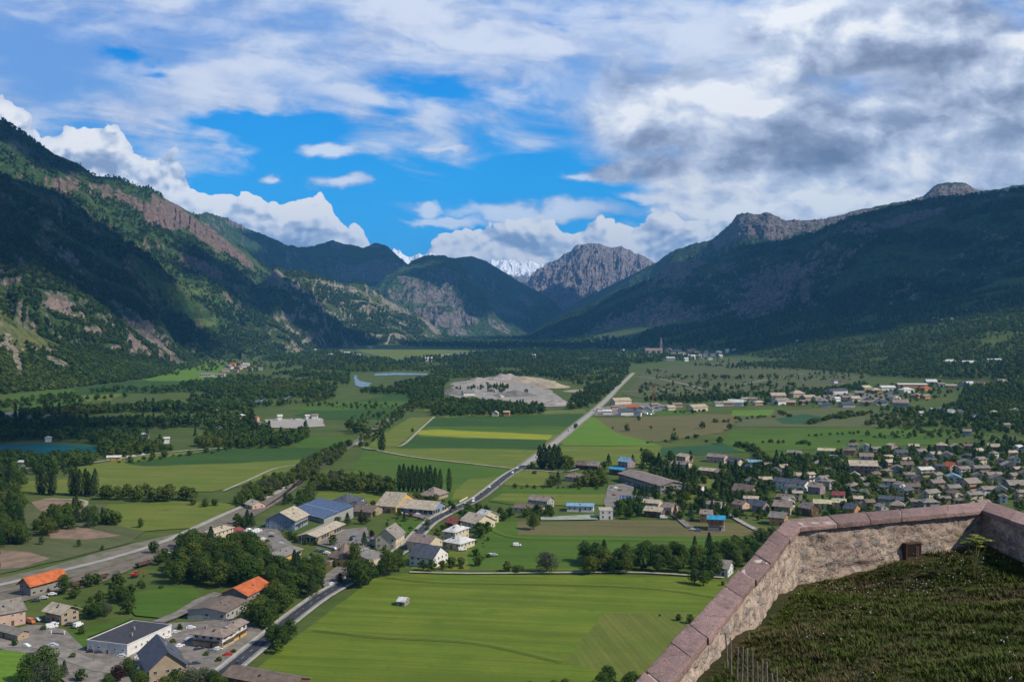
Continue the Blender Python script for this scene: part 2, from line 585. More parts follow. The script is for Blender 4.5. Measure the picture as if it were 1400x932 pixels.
def mountain(name, ridge, base, mat, nu=420, nv=150, amp=1.0, seed=1, prof=1.0, rock0=0.0, spots=(), meadows=(), jag=9.0,
             gully=9.0, back=1800.0, snow=None, steep=(0.75, 1.35)):
    """ridge: (px, py, distance) along the skyline; base: the same along the foot, or with a fourth value = height there"""
    Rg = resample(ridge, nu)
    Rw = np.array([list(at_d(a, b_, d)) for a, b_, d in Rg])
    Bq = resample(base, nu)
    Bw = np.array([list(at_d(a, b_, d)) for a, b_, d in Bq[:, :3]])
    if Bq.shape[1] > 3:
        Bw[:, 2] = Bq[:, 3]
    v = np.linspace(0, 1, nv)[None, :, None]
    V = Bw[:, None, :] * (1 - v) + Rw[:, None, :] * v
    vv = v[..., 0] * np.ones((nu, 1))
    zb, zr = Bw[:, 2][:, None], Rw[:, 2][:, None]
    V[..., 2] = zb + (zr - zb) * vv ** prof
    H = np.maximum(zr - zb, 50)
    run = np.hypot(Rw[:, 0] - Bw[:, 0], Rw[:, 1] - Bw[:, 1])
    # along-slope coordinate in metres for gullies
    du = np.concatenate([[0], np.cumsum(np.hypot(np.diff(Rw[:, 0]), np.diff(Rw[:, 1])))])[:, None]
    x, y = V[..., 0], V[..., 1]
    fs = float(np.clip(Rw[:, 1].mean() / 6000, 1, 2.6))
    env = np.sin(np.pi * np.clip(vv, 0, 1) ** 0.8) ** 0.7
    warp = (fbm(x / 700, y / 700, 3, seed + 5) - 0.5) * 900
    g = ridged((du + warp) / (H.mean() * 1.1), vv * 1.3 + 3, 5, seed) - 0.45
    m1 = fbm(x / 520, y / 520, 6, seed + 40, 0.55) - 0.5
    m2 = ridged(x / 330, y / 330, 6, seed + 60, 0.6) - 0.45
    dz = (g * 0.30 * H + m1 * 0.26 * H + m2 * 0.13 * H) * env * amp
    V[..., 2] += dz
    # silhouette roughness at the ridge itself
    jz = (ridged(du / (90 * fs), du * 0 + seed, 5, seed + 9, 0.62) - 0.5) * jag
    V[..., 2] += jz * sstep(0.82, 1.0, vv)
    # painted places: where the rock and the meadows are
    PX, PY, _ = to_px(V[..., 0], V[..., 1], V[..., 2])
    nzp = fbm(x / 160, y / 160, 4, seed + 77) - 0.5
    rock = np.zeros_like(vv) + rock0
    for (cx, cy_, rx, ry, ang, s) in spots:
        a = R(ang)
        ex = ((PX - cx) * math.cos(a) + (PY - cy_) * math.sin(a)) / rx
        ey = (-(PX - cx) * math.sin(a) + (PY - cy_) * math.cos(a)) / ry
        rock += s * sstep(1.25, 0.55, np.hypot(ex, ey) + nzp * 0.9)
    # extra relief where there is rock
    rr = np.clip(rock, 0, 1)
    cl = ridged((du + warp * 0.3) / (85 * fs), V[..., 2] / (260 * fs), 5, seed + 90, 0.65) - 0.45
    env2 = sstep(0.0, 0.08, vv) * sstep(1.0, 0.95, vv)
    cl2 = ridged((du + warp * 0.3) / (34 * fs), V[..., 2] / (90 * fs), 4, seed + 95, 0.6) - 0.45
    V[..., 2] += rr * env2 * (cl * 0.060 + cl2 * 0.022) * H * amp
    push = rr * (cl * 0.06 + cl2 * 0.035) * H
    V[..., 1] -= push * env2
    sx, sy = np.gradient(V[..., 2])
    hx = np.gradient(V[..., 0]), np.gradient(V[..., 1])
    N = np.cross(np.stack([hx[0][0], hx[1][0], sx], -1), np.stack([hx[0][1], hx[1][1], sy], -1))
    N /= np.linalg.norm(N, axis=-1, keepdims=True) + 1e-9
    slope = np.sqrt(1 - N[..., 2] ** 2) / np.maximum(np.abs(N[..., 2]), 0.05)
    rock = rock + sstep(steep[0], steep[1], slope) * 0.5 + (fbm(x / 240, y / 240, 5, seed + 3) - 0.5) * 0.35
    mead = np.zeros_like(vv)
    for (cx, cy_, rx, ry, ang, s) in meadows:
        a = R(ang)
        ex = ((PX - cx) * math.cos(a) + (PY - cy_) * math.sin(a)) / rx
        ey = (-(PX - cx) * math.sin(a) + (PY - cy_) * math.cos(a)) / ry
        mead += s * sstep(1.2, 0.5, np.hypot(ex, ey) + nzp * 1.1)
    at_ = {'rock': rock, 'meadow': mead}
    if snow is not None:
        at_['snow'] = sstep(snow[0], snow[1], V[..., 2]) + (fbm(x / 300, y / 300, 4, 7) - 0.5) * 0.7
    SLOPES[name] = (V.copy(), rock.copy(), mead.copy(), PX, PY)
    # the far side
    nb = 24
    vb = np.linspace(0, 1, nb + 1)[1:][None, :, None]
    top = V[:, -1:, :]
    Bk = np.repeat(top, nb, 1)
    dirs = (Rw - Bw)[:, None, :2]
    ln = np.maximum(np.linalg.norm(dirs, axis=-1, keepdims=True), 1)
    dirs = dirs / ln
    dirs[..., 1] = np.abs(dirs[..., 1]) + 0.4
    Bk = Bk.copy()
    Bk[..., :2] = top[..., :2] + dirs * vb * back
    Bk[..., 2] = top[..., 2] * (1 - vb[..., 0] ** 0.8) - 20 * vb[..., 0] + (fbm(Bk[..., 0] / 300, Bk[..., 1] / 300, 4, 3) - 0.6) * 60 * np.sin(np.pi * vb[..., 0])
    V = np.concatenate([V, Bk], 1)
    for k in at_:
        at_[k] = np.concatenate([at_[k], np.repeat(at_[k][:, -1:], nb, 1)], 1)
    me = np_mesh(name, V.reshape(-1, 3), grid_faces(nu, nv + nb), [mat], False, {k: a.ravel() for k, a in at_.items()})
    o = link(bpy.data.objects.new(name, me))
    tag(o, kind='structure')
    return o


mountain('mountain', [(-330, 30, 4600), (-120, 95, 5000), (0, 163, 5300), (42, 189, 5500), (74, 210, 5600), (109, 224, 5700), (129, 240, 5800), (161, 243, 5900),
                      (193, 256, 6000), (205, 256, 6100), (225, 271, 6300), (264, 292, 6600), (306, 324, 6900), (338, 343, 7200),
                      (360, 362, 7400), (385, 385, 7500), (430, 420, 7500), (480, 452, 7300)],
         [(-330, 560, 1700, -8), (0, 540, 2300, -8), (160, 515, 2700, -8), (300, 495, 3500, -8), (400, 482, 4500, -8), (470, 474, 5600, -8), (500, 470, 6300, -8)],
         M_cliff, 620, 260, 0.75, 3, 1.15, steep=(1.25, 2.2),
         spots=[(92, 252, 22, 18, 20, .55), (150, 262, 30, 12, 15, .55), (225, 292, 48, 20, 22, .75), (285, 322, 46, 13, 38, .75), (330, 352, 30, 8, 40, .5),
                (30, 205, 24, 6, 30, .5), (275, 365, 40, 10, 25, .4), (130, 395, 40, 10, 45, .35), (190, 425, 35, 12, 40, .4), (40, 230, 14, 14, 0, .3),
                (95, 350, 16, 8, 30, .4), (300, 372, 30, 10, 30, .35)],
         meadows=[(200, 390, 70, 18, 30, .6), (270, 400, 60, 10, 15, .7), (290, 440, 60, 8, 5, .5), (350, 400, 50, 22, 20, .5)])

mountain('mountain_spur', [(-420, 120, 2900), (-150, 190, 3200), (0, 240, 3500), (60, 265, 3650), (110, 305, 3700), (150, 345, 3700), (185, 385, 3600), (215, 430, 3500), (240, 470, 3450), (262, 490, 3500)],
         [(-420, 600, 1300, -8), (-100, 560, 1700, -8), (0, 534, 2050, -8), (100, 524, 2300, -8), (180, 516, 2550, -8), (232, 505, 2900, -8), (275, 497, 3400, -8)],
         M_dark, 520, 240, 0.95, 13, 1.1,
         spots=[(185, 440, 50, 14, 40, .5), (95, 350, 26, 8, 45, .45), (60, 415, 40, 5, 5, .4)],
         meadows=[(20, 430, 45, 18, 10, .4)])

mountain('mountain_foot', [(-420, 300, 2100), (-120, 345, 2300), (0, 388, 2500), (50, 425, 2600), (95, 455, 2650), (150, 480, 2700), (200, 497, 2800), (240, 508, 2850)],
         [(-420, 640, 950, -8), (-120, 580, 1350, -8), (0, 541, 1900, -8), (80, 533, 2030, -8), (150, 527, 2190, -8), (205, 520, 2380, -8), (248, 512, 2650, -8)],
         M_drygreen, 420, 200, 0.6, 23, 0.95,
         spots=[(35, 410, 30, 5, 5, .5), (10, 475, 40, 6, 20, .35), (25, 500, 6, 26, -15, .6), (80, 495, 20, 7, 20, .6), (75, 480, 14, 5, 0, .5)],
         meadows=[(50, 470, 90, 40, 15, .42), (10, 440, 60, 30, 15, .35), (200, 500, 40, 10, 10, .3)])

mountain('rocky_hill', [(330, 400, 6200), (345, 392, 6250), (360, 384, 6300), (376, 364, 6400), (393, 369, 6500), (424, 373, 6700), (447, 380, 6900), (470, 387, 7100), (499, 387, 7300),
                   (513, 399, 7400), (544, 416, 7600), (573, 430, 7800), (593, 444, 8000), (607, 457, 8200), (622, 463, 8300)],
         [(330, 500, 3600, -8), (390, 486, 4400, -8), (450, 477, 5300, -8), (540, 470, 6300, -8), (610, 466, 7300, -8), (640, 464, 7900, -8)],
         M_drygreen, 520, 200, 0.85, 33, 1.0, rock0=0.10,
         spots=[(376, 378, 12, 10, 0, .6), (400, 400, 40, 10, 25, .25), (470, 393, 34, 5, 15, .35), (548, 422, 30, 6, 28, .35), (590, 448, 22, 4, 38, .5), (440, 440, 60, 8, 10, .15)],
         meadows=[(420, 385, 40, 8, 10, .5), (510, 410, 50, 10, 25, .6), (570, 432, 30, 8, 30, .5), (480, 450, 90, 14, 8, .4)], jag=16)

mountain('middle_mountain', [(240, 284, 9000), (264, 292, 9200), (290, 291, 9500), (310, 297, 9800), (340, 312, 10000), (370, 325, 10200), (395, 335, 10400), (420, 338, 10600), (440, 332, 10800), (452, 328, 10900),
                   (466, 331, 11000), (480, 335, 11000), (497, 338, 11000), (512, 332, 11000), (530, 336, 11000), (545, 350, 11000), (560, 364, 10900), (580, 390, 10700), (600, 420, 10500)],
         [(240, 440, 6800, 0), (420, 450, 7900, -8), (520, 456, 9000, -8), (620, 458, 9500, -8)],
         M_far, 420, 150, 0.8, 43, 1.0,
         spots=[(520, 370, 50, 16, 5, .8), (460, 365, 40, 12, 10, .4), (460, 335, 14, 6, 0, .6), (320, 305, 14, 5, 20, .5), (515, 335, 16, 4, 0, .5)], jag=38)

mountain('crag_mountain', [(470, 404, 8600), (510, 392, 8900), (545, 366, 9300), (562, 357, 9500), (580, 350, 9600), (600, 348, 9600), (622, 352, 9500), (634, 366, 9400), (645, 385, 9200), (655, 398, 9100), (668, 415, 8900),
                   (680, 432, 8800), (695, 447, 8800), (712, 457, 8900)],
         [(470, 470, 7000, -8), (560, 464, 7700, -8), (640, 461, 8100, -8), (720, 460, 8600, -8)],
         M_far, 420, 170, 0.9, 53, 0.9, rock0=0.02,
         spots=[(610, 378, 26, 12, 10, .36), (600, 405, 26, 10, 20, .35), (640, 425, 16, 18, -20, .35), (560, 405, 30, 10, 10, .25), (590, 435, 60, 10, 5, .5), (680, 445, 20, 6, 30, .5)], jag=42)

mountain('far_forest_mountain', [(600, 360, 12500), (625, 352, 12800), (645, 350, 13000), (665, 357, 13000), (690, 372, 12800), (710, 385, 12600), (730, 395, 12400), (755, 410, 12000), (775, 428, 11600), (790, 445, 11300)],
         [(600, 452, 9800, -8), (700, 455, 10300, -8), (800, 456, 11200, -8)],
         M_far, 300, 120, 0.7, 63, 1.0, spots=[(720, 410, 14, 6, 30, .8), (690, 425, 40, 8, 15, .5)])

mountain('snow_peak', [(500, 352, 24000), (530, 345, 24000), (538, 337, 24000), (549, 345, 24000), (560, 351, 24000), (573, 346, 24000), (581, 349, 24000), (588, 345, 24000), (600, 352, 24000), (630, 362, 24000),
                    (655, 358, 24000), (680, 353, 24000), (700, 356, 24000), (722, 357, 24000), (738, 360, 24000), (750, 356, 24000), (765, 366, 24000)],
         [(500, 440, 20000, 200), (765, 440, 20000, 200)],
         M_peak, 420, 100, 0.9, 73, 0.8, rock0=0.8, jag=110, snow=(900, 1400))

mountain('rock_peak', [(690, 412, 15000), (720, 387, 15500), (729, 373, 15600), (743, 364, 15700), (757, 356, 15800), (780, 344, 15900), (790, 335, 16000), (809, 333, 16000), (826, 335, 16000), (838, 340, 16000), (849, 336, 16000),
                   (866, 344, 16000), (883, 350, 15900), (897, 359, 15800), (912, 372, 15600), (940, 392, 15300)],
         [(690, 455, 12200, 0), (800, 455, 12400, 0), (940, 455, 12400, 0)],
         M_peak, 520, 200, 1.1, 83, 0.85, rock0=0.75,
         spots=[(800, 360, 40, 30, 0, .5), (870, 355, 30, 12, 15, .5)], meadows=[(780, 410, 50, 10, 0, .8), (740, 395, 20, 10, 0, .4)], jag=90, snow=(1650, 2300), gully=12)

mountain('east_ridge', [(740, 445, 12000), (780, 418, 11800), (830, 392, 11400), (871, 371, 11000), (897, 359, 10700), (917, 344, 10400), (946, 333, 10000), (974, 327, 9700), (986, 316, 9500), (1000, 304, 9300), (1007, 293, 9200),
                   (1015, 291, 9150), (1023, 290, 9100), (1036, 292, 9000), (1048, 289, 8900), (1063, 296, 8800), (1074, 301, 8750), (1096, 300, 8700), (1127, 298, 8700), (1155, 293, 8700), (1180, 285, 8700),
                   (1203, 281, 8700), (1226, 276, 8700), (1249, 272, 8700), (1264, 266, 8700), (1272, 258, 8700), (1280, 252, 8700), (1293, 250, 8700), (1316, 250, 8700), (1330, 257, 8700), (1340, 260, 8700),
                   (1365, 257, 8700), (1400, 253, 8700), (1560, 235, 8700)],
         [(740, 458, 9600, 0), (900, 440, 8300, 120), (1050, 400, 7000, 300), (1200, 380, 6600, 400), (1560, 330, 6400, 500)],
         M_far, 620, 180, 0.7, 93, 0.9,
         spots=[(1040, 308, 48, 20, 5, 1.2), (1000, 322, 30, 8, -30, .8), (1095, 308, 30, 9, 10, .9), (1150, 298, 40, 8, -12, .9), (1210, 290, 20, 8, -10, .7), (1300, 262, 40, 10, 0, 1.1), (1260, 272, 20, 6, -20, .8)],
         meadows=[(1130, 306, 40, 6, -12, .6)], jag=30)

mountain('east_shoulder', [(700, 464, 9800), (715, 462, 9600), (745, 443, 9300), (765, 433, 9100), (800, 420, 8800), (850, 398, 8400), (890, 380, 8000), (915, 363, 7800), (945, 352, 7600), (965, 357, 7500), (985, 350, 7400),
                   (1010, 336, 7300), (1040, 333, 7200), (1072, 327, 7100), (1116, 317, 6900), (1162, 299, 6700), (1200, 289, 6600), (1240, 277, 6500), (1300, 268, 6400), (1400, 260, 6300), (1600, 225, 6200)],
         [(690, 466, 8200, -8), (800, 464, 6900, -10), (880, 464, 6100, 0), (1000, 440, 5200, 60), (1120, 440, 4500, 80), (1250, 440, 4000, 80), (1600, 440, 3300, 60)],
         M_dark, 760, 300, 0.95, 103, 0.92, rock0=0.08,
         spots=[(930, 368, 30, 12, -15, 1.0), (1025, 440, 60, 34, -40, .42), (1100, 400, 8, 16, 10, .8), (950, 445, 60, 22, -10, .33), (870, 440, 80, 22, -15, .35), (1180, 400, 100, 40, -20, .22), (1300, 400, 120, 40, 0, .18), (1060, 380, 60, 20, -20, .3), (1240, 300, 60, 8, -15, .6),
                (1170, 308, 12, 5, 0, .6), (1090, 310, 10, 4, 0, .5)],
         meadows=[(960, 372, 22, 8, -10, .9), (1000, 365, 60, 8, -12, .55), (1120, 345, 40, 6, 0, .8), (1160, 370, 90, 8, 0, .45), (1270, 350, 80, 7, 0, .55), (1380, 345, 40, 6, 0, .9), (920, 390, 20, 6, 0, .8),
                  (1110, 385, 40, 10, 0, .4), (1360, 378, 40, 6, 5, .4)], jag=14)

mountain('east_spur', [(1130, 400, 4700), (1165, 350, 4900), (1203, 323, 5100), (1246, 308, 5200), (1304, 288, 5300), (1350, 273, 5300), (1400, 260, 5300), (1500, 232, 5200), (1750, 170, 5000)],
         [(1120, 440, 4300, 70), (1250, 430, 3900, 100), (1400, 425, 3600, 120), (1750, 420, 3000, 130)],
         M_dark, 460, 220, 0.8, 113, 1.05,
         spots=[(1235, 400, 10, 5, 0, .7)],
         meadows=[(1390, 345, 60, 5, 0, .9), (1260, 350, 60, 5, 0, .6), (1345, 375, 60, 5, 4, .4), (1300, 352, 30, 4, 0, .5)], jag=10)


# ================================================================== the ground: one sheet, valley floor rising to the east
def ground():
    ys = np.concatenate([np.linspace(-1500, 300, 12), np.geomspace(340, 17000, 420)])
    xs = np.unique(np.concatenate([np.linspace(-9000, -2500, 14), np.linspace(-2500, 100, 60), np.linspace(100, 2200, 260), np.linspace(2300, 9000, 16)]))
    Xg, Yg = np.meshgrid(xs, ys, indexing='ij')
    Z = ground_h(Xg, Yg)
    Z = np.where(Xg > 2300, np.minimum(Z, 300), Z)
    V = np.stack([Xg, Yg, Z], -1)
    PX, PY, _ = to_px(Xg, Yg, Z)
    nz = fbm(Xg / 170, Yg / 170, 4, 8) - 0.5
    mead = np.where(PY < 505, 0.02, 0.25) + (fbm(Xg / 420, Yg / 420, 4, 19) - 0.5) * 1.3
    mead = mead + np.where(PY > 530, 0.5, 0.0)
    for (cx, cy_, rx, ry, s) in [(1360, 459, 34, 8, 1.0), (1160, 478, 26, 5, .9), (1280, 452, 40, 5, .6), (1290, 470, 30, 5, .5), (1240, 462, 30, 4, .5), (1130, 483, 20, 4, .7),
                                 (1000, 515, 160, 22, .55), (1230, 515, 80, 6, .5), (1330, 535, 30, 8, .8), (620, 480, 110, 8, .6)]:
        mead += s * sstep(1.3, 0.5, np.hypot((PX - cx) / rx, (PY - cy_) / ry) + nz)
    rock = np.zeros_like(Xg) - 0.6
    me = np_mesh('ground', V.reshape(-1, 3), grid_faces(len(xs), len(ys)), [M_ground], True, {'rock': rock.ravel(), 'meadow': mead.ravel()})
    tag(link(bpy.data.objects.new('ground', me)), kind='structure')




# ================================================================== the air: haze, and unseen high clouds added to shade parts of the valley
def box_mesh(name, x0, x1, y0, y1, z0, z1, mat=None):
    V = [(x, y, z) for z in (z0, z1) for y in (y0, y1) for x in (x0, x1)]
    Fc = [(0, 2, 3, 1), (4, 5, 7, 6), (0, 1, 5, 4), (2, 6, 7, 3), (0, 4, 6, 2), (1, 3, 7, 5)]
    me = bpy.data.meshes.new(name)
    me.from_pydata(V, [], Fc)
    if mat:
        me.materials.append(mat)
    return me


hm = bpy.data.materials.new('haze_air')
hm.use_nodes = True
hm.node_tree.nodes.clear()
ho = hm.node_tree.nodes.new('ShaderNodeOutputMaterial')
hv = hm.node_tree.nodes.new('ShaderNodeVolumePrincipled')
hv.inputs['Color'].default_value = (0.15, 0.52, 1.0, 1)
hv.inputs['Density'].default_value = HAZE_DENSITY = 0.000034
hv.inputs['Anisotropy'].default_value = 0.0
hm.node_tree.links.new(hv.outputs[0], ho.inputs['Volume'])
tag(link(bpy.data.objects.new('haze', box_mesh('haze', -14000, 14000, -2500, 27500, -12, 2250, hm))), kind='stuff')

M_cloud, nc, bc = new_mat('shadow_cloud_white')
bc.inputs['Base Color'].default_value = (0.85, 0.86, 0.88, 1)
CLOUD_Z = 4300.0


def shadow_cloud(px, py, d, rx, ry, seed):
    """an unseen flat cumulus added so that its shadow falls on the place seen at (px, py, d)"""
    p = at_d(px, py, d)
    k = (CLOUD_Z - p.z) / to_sun.z
    c0 = p + to_sun * k
    bm = bmesh.new()
    bmesh.ops.create_icosphere(bm, subdivisions=5, radius=1.0)
    co = np.array([v.co[:] for v in bm.verts])
    n1 = fbm(co[:, 0] * 2.2 + seed * 7 + 20, co[:, 1] * 2.2 + co[:, 2] * 1.3 + 30, 5, seed, 0.6) - 0.5
    n2 = ridged(co[:, 0] * 4 + seed, co[:, 1] * 4 + co[:, 2] * 3 + 9, 4, seed + 3) - 0.5
    r = 1 + 1.25 * n1 + 0.25 * n2
    for v, k_ in zip(bm.verts, r):
        z = v.co.z * k_
        v.co = Vector((v.co.x * k_ * rx, v.co.y * k_ * ry, (z if z > 0 else z * 0.25) * 380))
        for f in v.link_faces:
            f.smooth = True
    me = bpy.data.meshes.new('shadow_cloud')
    bm.to_mesh(me)
    bm.free()
    me.materials.append(M_cloud)
    o = link(bpy.data.objects.new('shadow_cloud', me))
    o.location = c0
    tag(o, kind='stuff')


for i, a in enumerate([
        (80, 365, 3500, 640, 660), (-60, 300, 3800, 800, 800), (30, 205, 5600, 600, 700), (330, 430, 5600, 430, 600), 
        (470, 350, 10500, 1300, 1300), (560, 380, 9800, 700, 500), (700, 410, 12500, 1500, 1500), (640, 440, 9600, 800, 800),
        (860, 430, 7400, 780, 850), (1000, 420, 6700, 520, 600), (1120, 415, 5600, 650, 700), (1240, 385, 5400, 640, 720), (1390, 320, 5000, 760, 900), (1480, 410, 4200, 700, 900), (1180, 445, 4300, 620, 600), (1330, 425, 3900, 560, 500),
         (1290, 280, 6600, 900, 900), (640, 476, 5600, 1500, 520), (860, 480, 5200, 600, 500),
        (-60, 600, 1250, 170, 200), ]):
    shadow_cloud(*a, seed=i + 2)


# ================================================================== plain materials
def vary(name, c, c2=None, scale=3.0, rough=0.85, spec=0.2, amount=1.0, metal=0.0, bump=0.0, randomize=0.0, stretch=None):
    """a colour with worn, uneven patches"""
    if name in MATS:
        return MATS[name]
    m, n, b = new_mat(name)
    c2 = c2 or tuple(x * 0.72 for x in c)
    p = n.objco()
    if stretch:
        p = n.vmath('MULTIPLY', p, stretch)
    nz = n.noise(p, 1.0 / scale, 5, 0.6)
    f = n.smooth(nz, 0.32, 0.68, 0, amount)
    cc = n.mix(f, c, c2)
    if randomize:
        r = n.mad(n.rand(), randomize, 1 - randomize * 0.5)
        cc = n.vmath('SCALE', cc, scale=r)
    n._in(b.inputs['Base Color'], cc)
    b.inputs['Roughness'].default_value = rough
    b.inputs['Specular IOR Level'].default_value = spec
    b.inputs['Metallic'].default_value = metal
    if bump:
        n._in(b.inputs['Normal'], n.bump(nz, 0.7, bump))
    MATS[name] = m
    return m


def field_mat(name, a, b_, ang=0.0, row=0.0, blotch=60.0, c3=None, amt=0.4):
    """crop or meadow: patches, mowing bands along one direction, and a fine grain"""
    if name in MATS:
        return MATS[name]
    m, n, b = new_mat(name)
    p = n.pos()
    mp = n.n.new('ShaderNodeMapping')
    n._in(mp.inputs['Vector'], p)
    mp.inputs['Rotation'].default_value = (0, 0, R(ang))
    q = mp.outputs[0]
    big = n.noise(p, 1.0 / blotch, 6, 0.68)
    str_ = n.noise(n.vmath('MULTIPLY', q, (0.05, 1.0, 1.0)), 1.0 / 7.0, 4, 0.6)
    fine = n.noise(p, 1.0 / 3.0, 4, 0.7)
    c = n.mix(n.smooth(big, 0.35, 0.66), a, b_)
    c = n.mix(n.smooth(str_, 0.36, 0.66, 0, amt), c, tuple(x * 0.50 for x in a))
    c = n.mix(n.smooth(n.noise(n.vmath('MULTIPLY', q, (0.25, 1, 1)), 1.0 / 28.0, 6, 0.7), 0.50, 0.68, 0, 0.42), c, tuple(x * 0.55 for x in b_))
    if c3:
        c = n.mix(n.smooth(n.noise(p, 1.0 / (blotch * 0.4), 5, 0.65), 0.56, 0.68, 0, 0.75), c, c3)
    if row:
        wv = n.n.new('ShaderNodeTexWave')
        n._in(wv.inputs['Vector'], q)
        wv.bands_direction = 'Y'
        wv.inputs['Scale'].default_value = 0.314 / row
        wv.inputs['Distortion'].default_value = 1.0
        wv.inputs['Detail'].default_value = 2
        c = n.mix(n.smooth(wv.outputs['Fac'], 0.3, 0.8, 0, 0.16), c, tuple(x * 0.5 for x in a))
    c = n.mix(n.smooth(fine, 0.3, 0.7, 0, 0.32), c, tuple(x * 0.55 for x in b_))
    n._in(b.inputs['Base Color'], c)
    n._in(b.inputs['Normal'], n.bump(fine, 0.5, 0.5))
    MATS[name] = m
    return m


ASPHALT = vary('asphalt', (0.050, 0.052, 0.060), (0.036, 0.037, 0.043), 6, stretch=(1, 1, 1))
OLDROAD = vary('old_road', (0.36, 0.33, 0.29), (0.27, 0.25, 0.22), 9)
GRAVEL = vary('gravel', (0.30, 0.27, 0.23), (0.19, 0.17, 0.15), 7)
YARD = vary('yard_asphalt', (0.235, 0.205, 0.175), (0.14, 0.125, 0.105), 5)
PAINT = vary('road_paint', (0.62, 0.62, 0.60), (0.42, 0.42, 0.40), 2)
TRACK = vary('track_bed', (0.215, 0.175, 0.15), (0.13, 0.11, 0.10), 6)
EARTH = vary('bare_earth', (0.27, 0.17, 0.125), (0.15, 0.12, 0.07), 10)
PATH = vary('farm_path', (0.38, 0.34, 0.27), (0.24, 0.24, 0.15), 6)
M_field_front = field_mat('front_meadow', (0.110, 0.172, 0.014), (0.160, 0.205, 0.020), 8, 3.5, 38, (0.080, 0.140, 0.012), 0.55)
M_field_mown = field_mat('mown_meadow', (0.115, 0.155, 0.022), (0.160, 0.170, 0.034), 80, 3.0, 40)
M_green = field_mat('green_crop', (0.062, 0.130, 0.012), (0.092, 0.155, 0.018), 5, 4, 90)
M_dkgreen = field_mat('dark_crop', (0.034, 0.086, 0.012), (0.050, 0.105, 0.015), 5, 4, 90)
M_bright = field_mat('bright_crop', (0.105, 0.215, 0.018), (0.135, 0.225, 0.024), 5, 5, 120)
M_olive = field_mat('olive_meadow', (0.125, 0.175, 0.022), (0.175, 0.190, 0.032), 5, 4, 60, (0.08, 0.13, 0.025))
M_yellow = field_mat('yellow_flower_crop', (0.33, 0.33, 0.02), (0.24, 0.28, 0.025), 5, 0, 30)
M_brown = field_mat('brown_meadow', (0.165, 0.135, 0.058), (0.13, 0.13, 0.045), 5, 0, 50, (0.10, 0.12, 0.035))
M_teal = field_mat('blue_green_crop', (0.032, 0.092, 0.036), (0.042, 0.105, 0.038), 5, 4, 90)
M_dry = field_mat('dry_meadow', (0.13, 0.13, 0.055), (0.095, 0.125, 0.035), 5, 0, 35, (0.07, 0.095, 0.03))
M_rough = field_mat('rough_pasture', (0.085, 0.11, 0.035), (0.12, 0.12, 0.05), 30, 0, 22, (0.05, 0.08, 0.022))


M_ground = field_mat('valley_ground', (0.062, 0.100, 0.016), (0.098, 0.125, 0.025), 5, 0, 55, (0.042, 0.078, 0.014), 0.3)
ground()
LAYER = [0]


def sheet(name, poly, mat, off=None, kind='structure', label=None):
    LAYER[0] += 1
    off = off if off is not None else 0.10 + 0.012 * LAYER[0]
    pts = [at(*p) for p in poly]
    if name not in ('court',):
        q = []
        for i_, p_ in enumerate(pts):
            n_ = pts[(i_ + 1) % len(pts)]
            k_ = max(1, min(40, int((n_ - p_).length / 9)))
            q += [p_.lerp(n_, j / k_) for j in range(k_)]
        xs_ = np.array([p_.x for p_ in q])
        ys_ = np.array([p_.y for p_ in q])
        am = 0.0042 * ys_ + 0.6
        ox = (fbm(xs_ / 14, ys_ / 14, 3, 5) - 0.5) * am
        oy = (fbm(xs_ / 14, ys_ / 14, 3, 9) - 0.5) * am * 1.6
        pts = [Vector((a_, b_, 0)) for a_, b_ in zip(xs_ + ox, ys_ + oy)]
    bm = bmesh.new()
    vs_ = [bm.verts.new((p.x, p.y, 0)) for p in pts]
    f = bm.faces.new(vs_)
    bmesh.ops.triangulate(bm, faces=[f])
    hill = max(p.x - float(valley_edge(p.y)) for p in pts) > -270
    if hill:
        for _ in range(7):
            lim = 18.0
            es = [e for e in bm.edges if e.calc_length() > lim]
            if not es or len(bm.verts) > 30000:
                break
            bmesh.ops.subdivide_edges(bm, edges=es, cuts=1)
            bmesh.ops.triangulate(bm, faces=[f for f in bm.faces if len(f.verts) > 3])
    bmesh.ops.recalc_face_normals(bm, faces=bm.faces)
    if bm.faces and sum(f.normal.z for f in bm.faces) < 0:
        bmesh.ops.reverse_faces(bm, faces=bm.faces)
    xs = np.array([v.co.x for v in bm.verts])
    ys = np.array([v.co.y for v in bm.verts])
    hs = ground_h(xs, ys)
    for v, h in zip(bm.verts, hs):
        v.co.z = h + off + (1.2 if hill and h > 2 else 0)
    me = bpy.data.meshes.new(name)
    bm.to_mesh(me)
    bm.free()
    me.materials.append(mat)
    return tag(link(bpy.data.objects.new(name, me)), label=label, kind=kind)


def smooth_line(pts, step=12.0):
    """Catmull-Rom through world points"""
    P = [Vector(p) for p in pts]
    P = [P[0] * 2 - P[1]] + P + [P[-1] * 2 - P[-2]]
    out_ = []
    for i in range(1, len(P) - 2):
        a, b_, c_, d = P[i - 1:i + 3]
        n = max(2, int((c_ - b_).length / step))
        for k in range(n):
            t = k / n
            out_.append(0.5 * ((2 * b_) + (c_ - a) * t + (2 * a - 5 * b_ + 4 * c_ - d) * t * t + (3 * b_ - a - 3 * c_ + d) * t ** 3))
    out_.append(P[-2])
    return out_


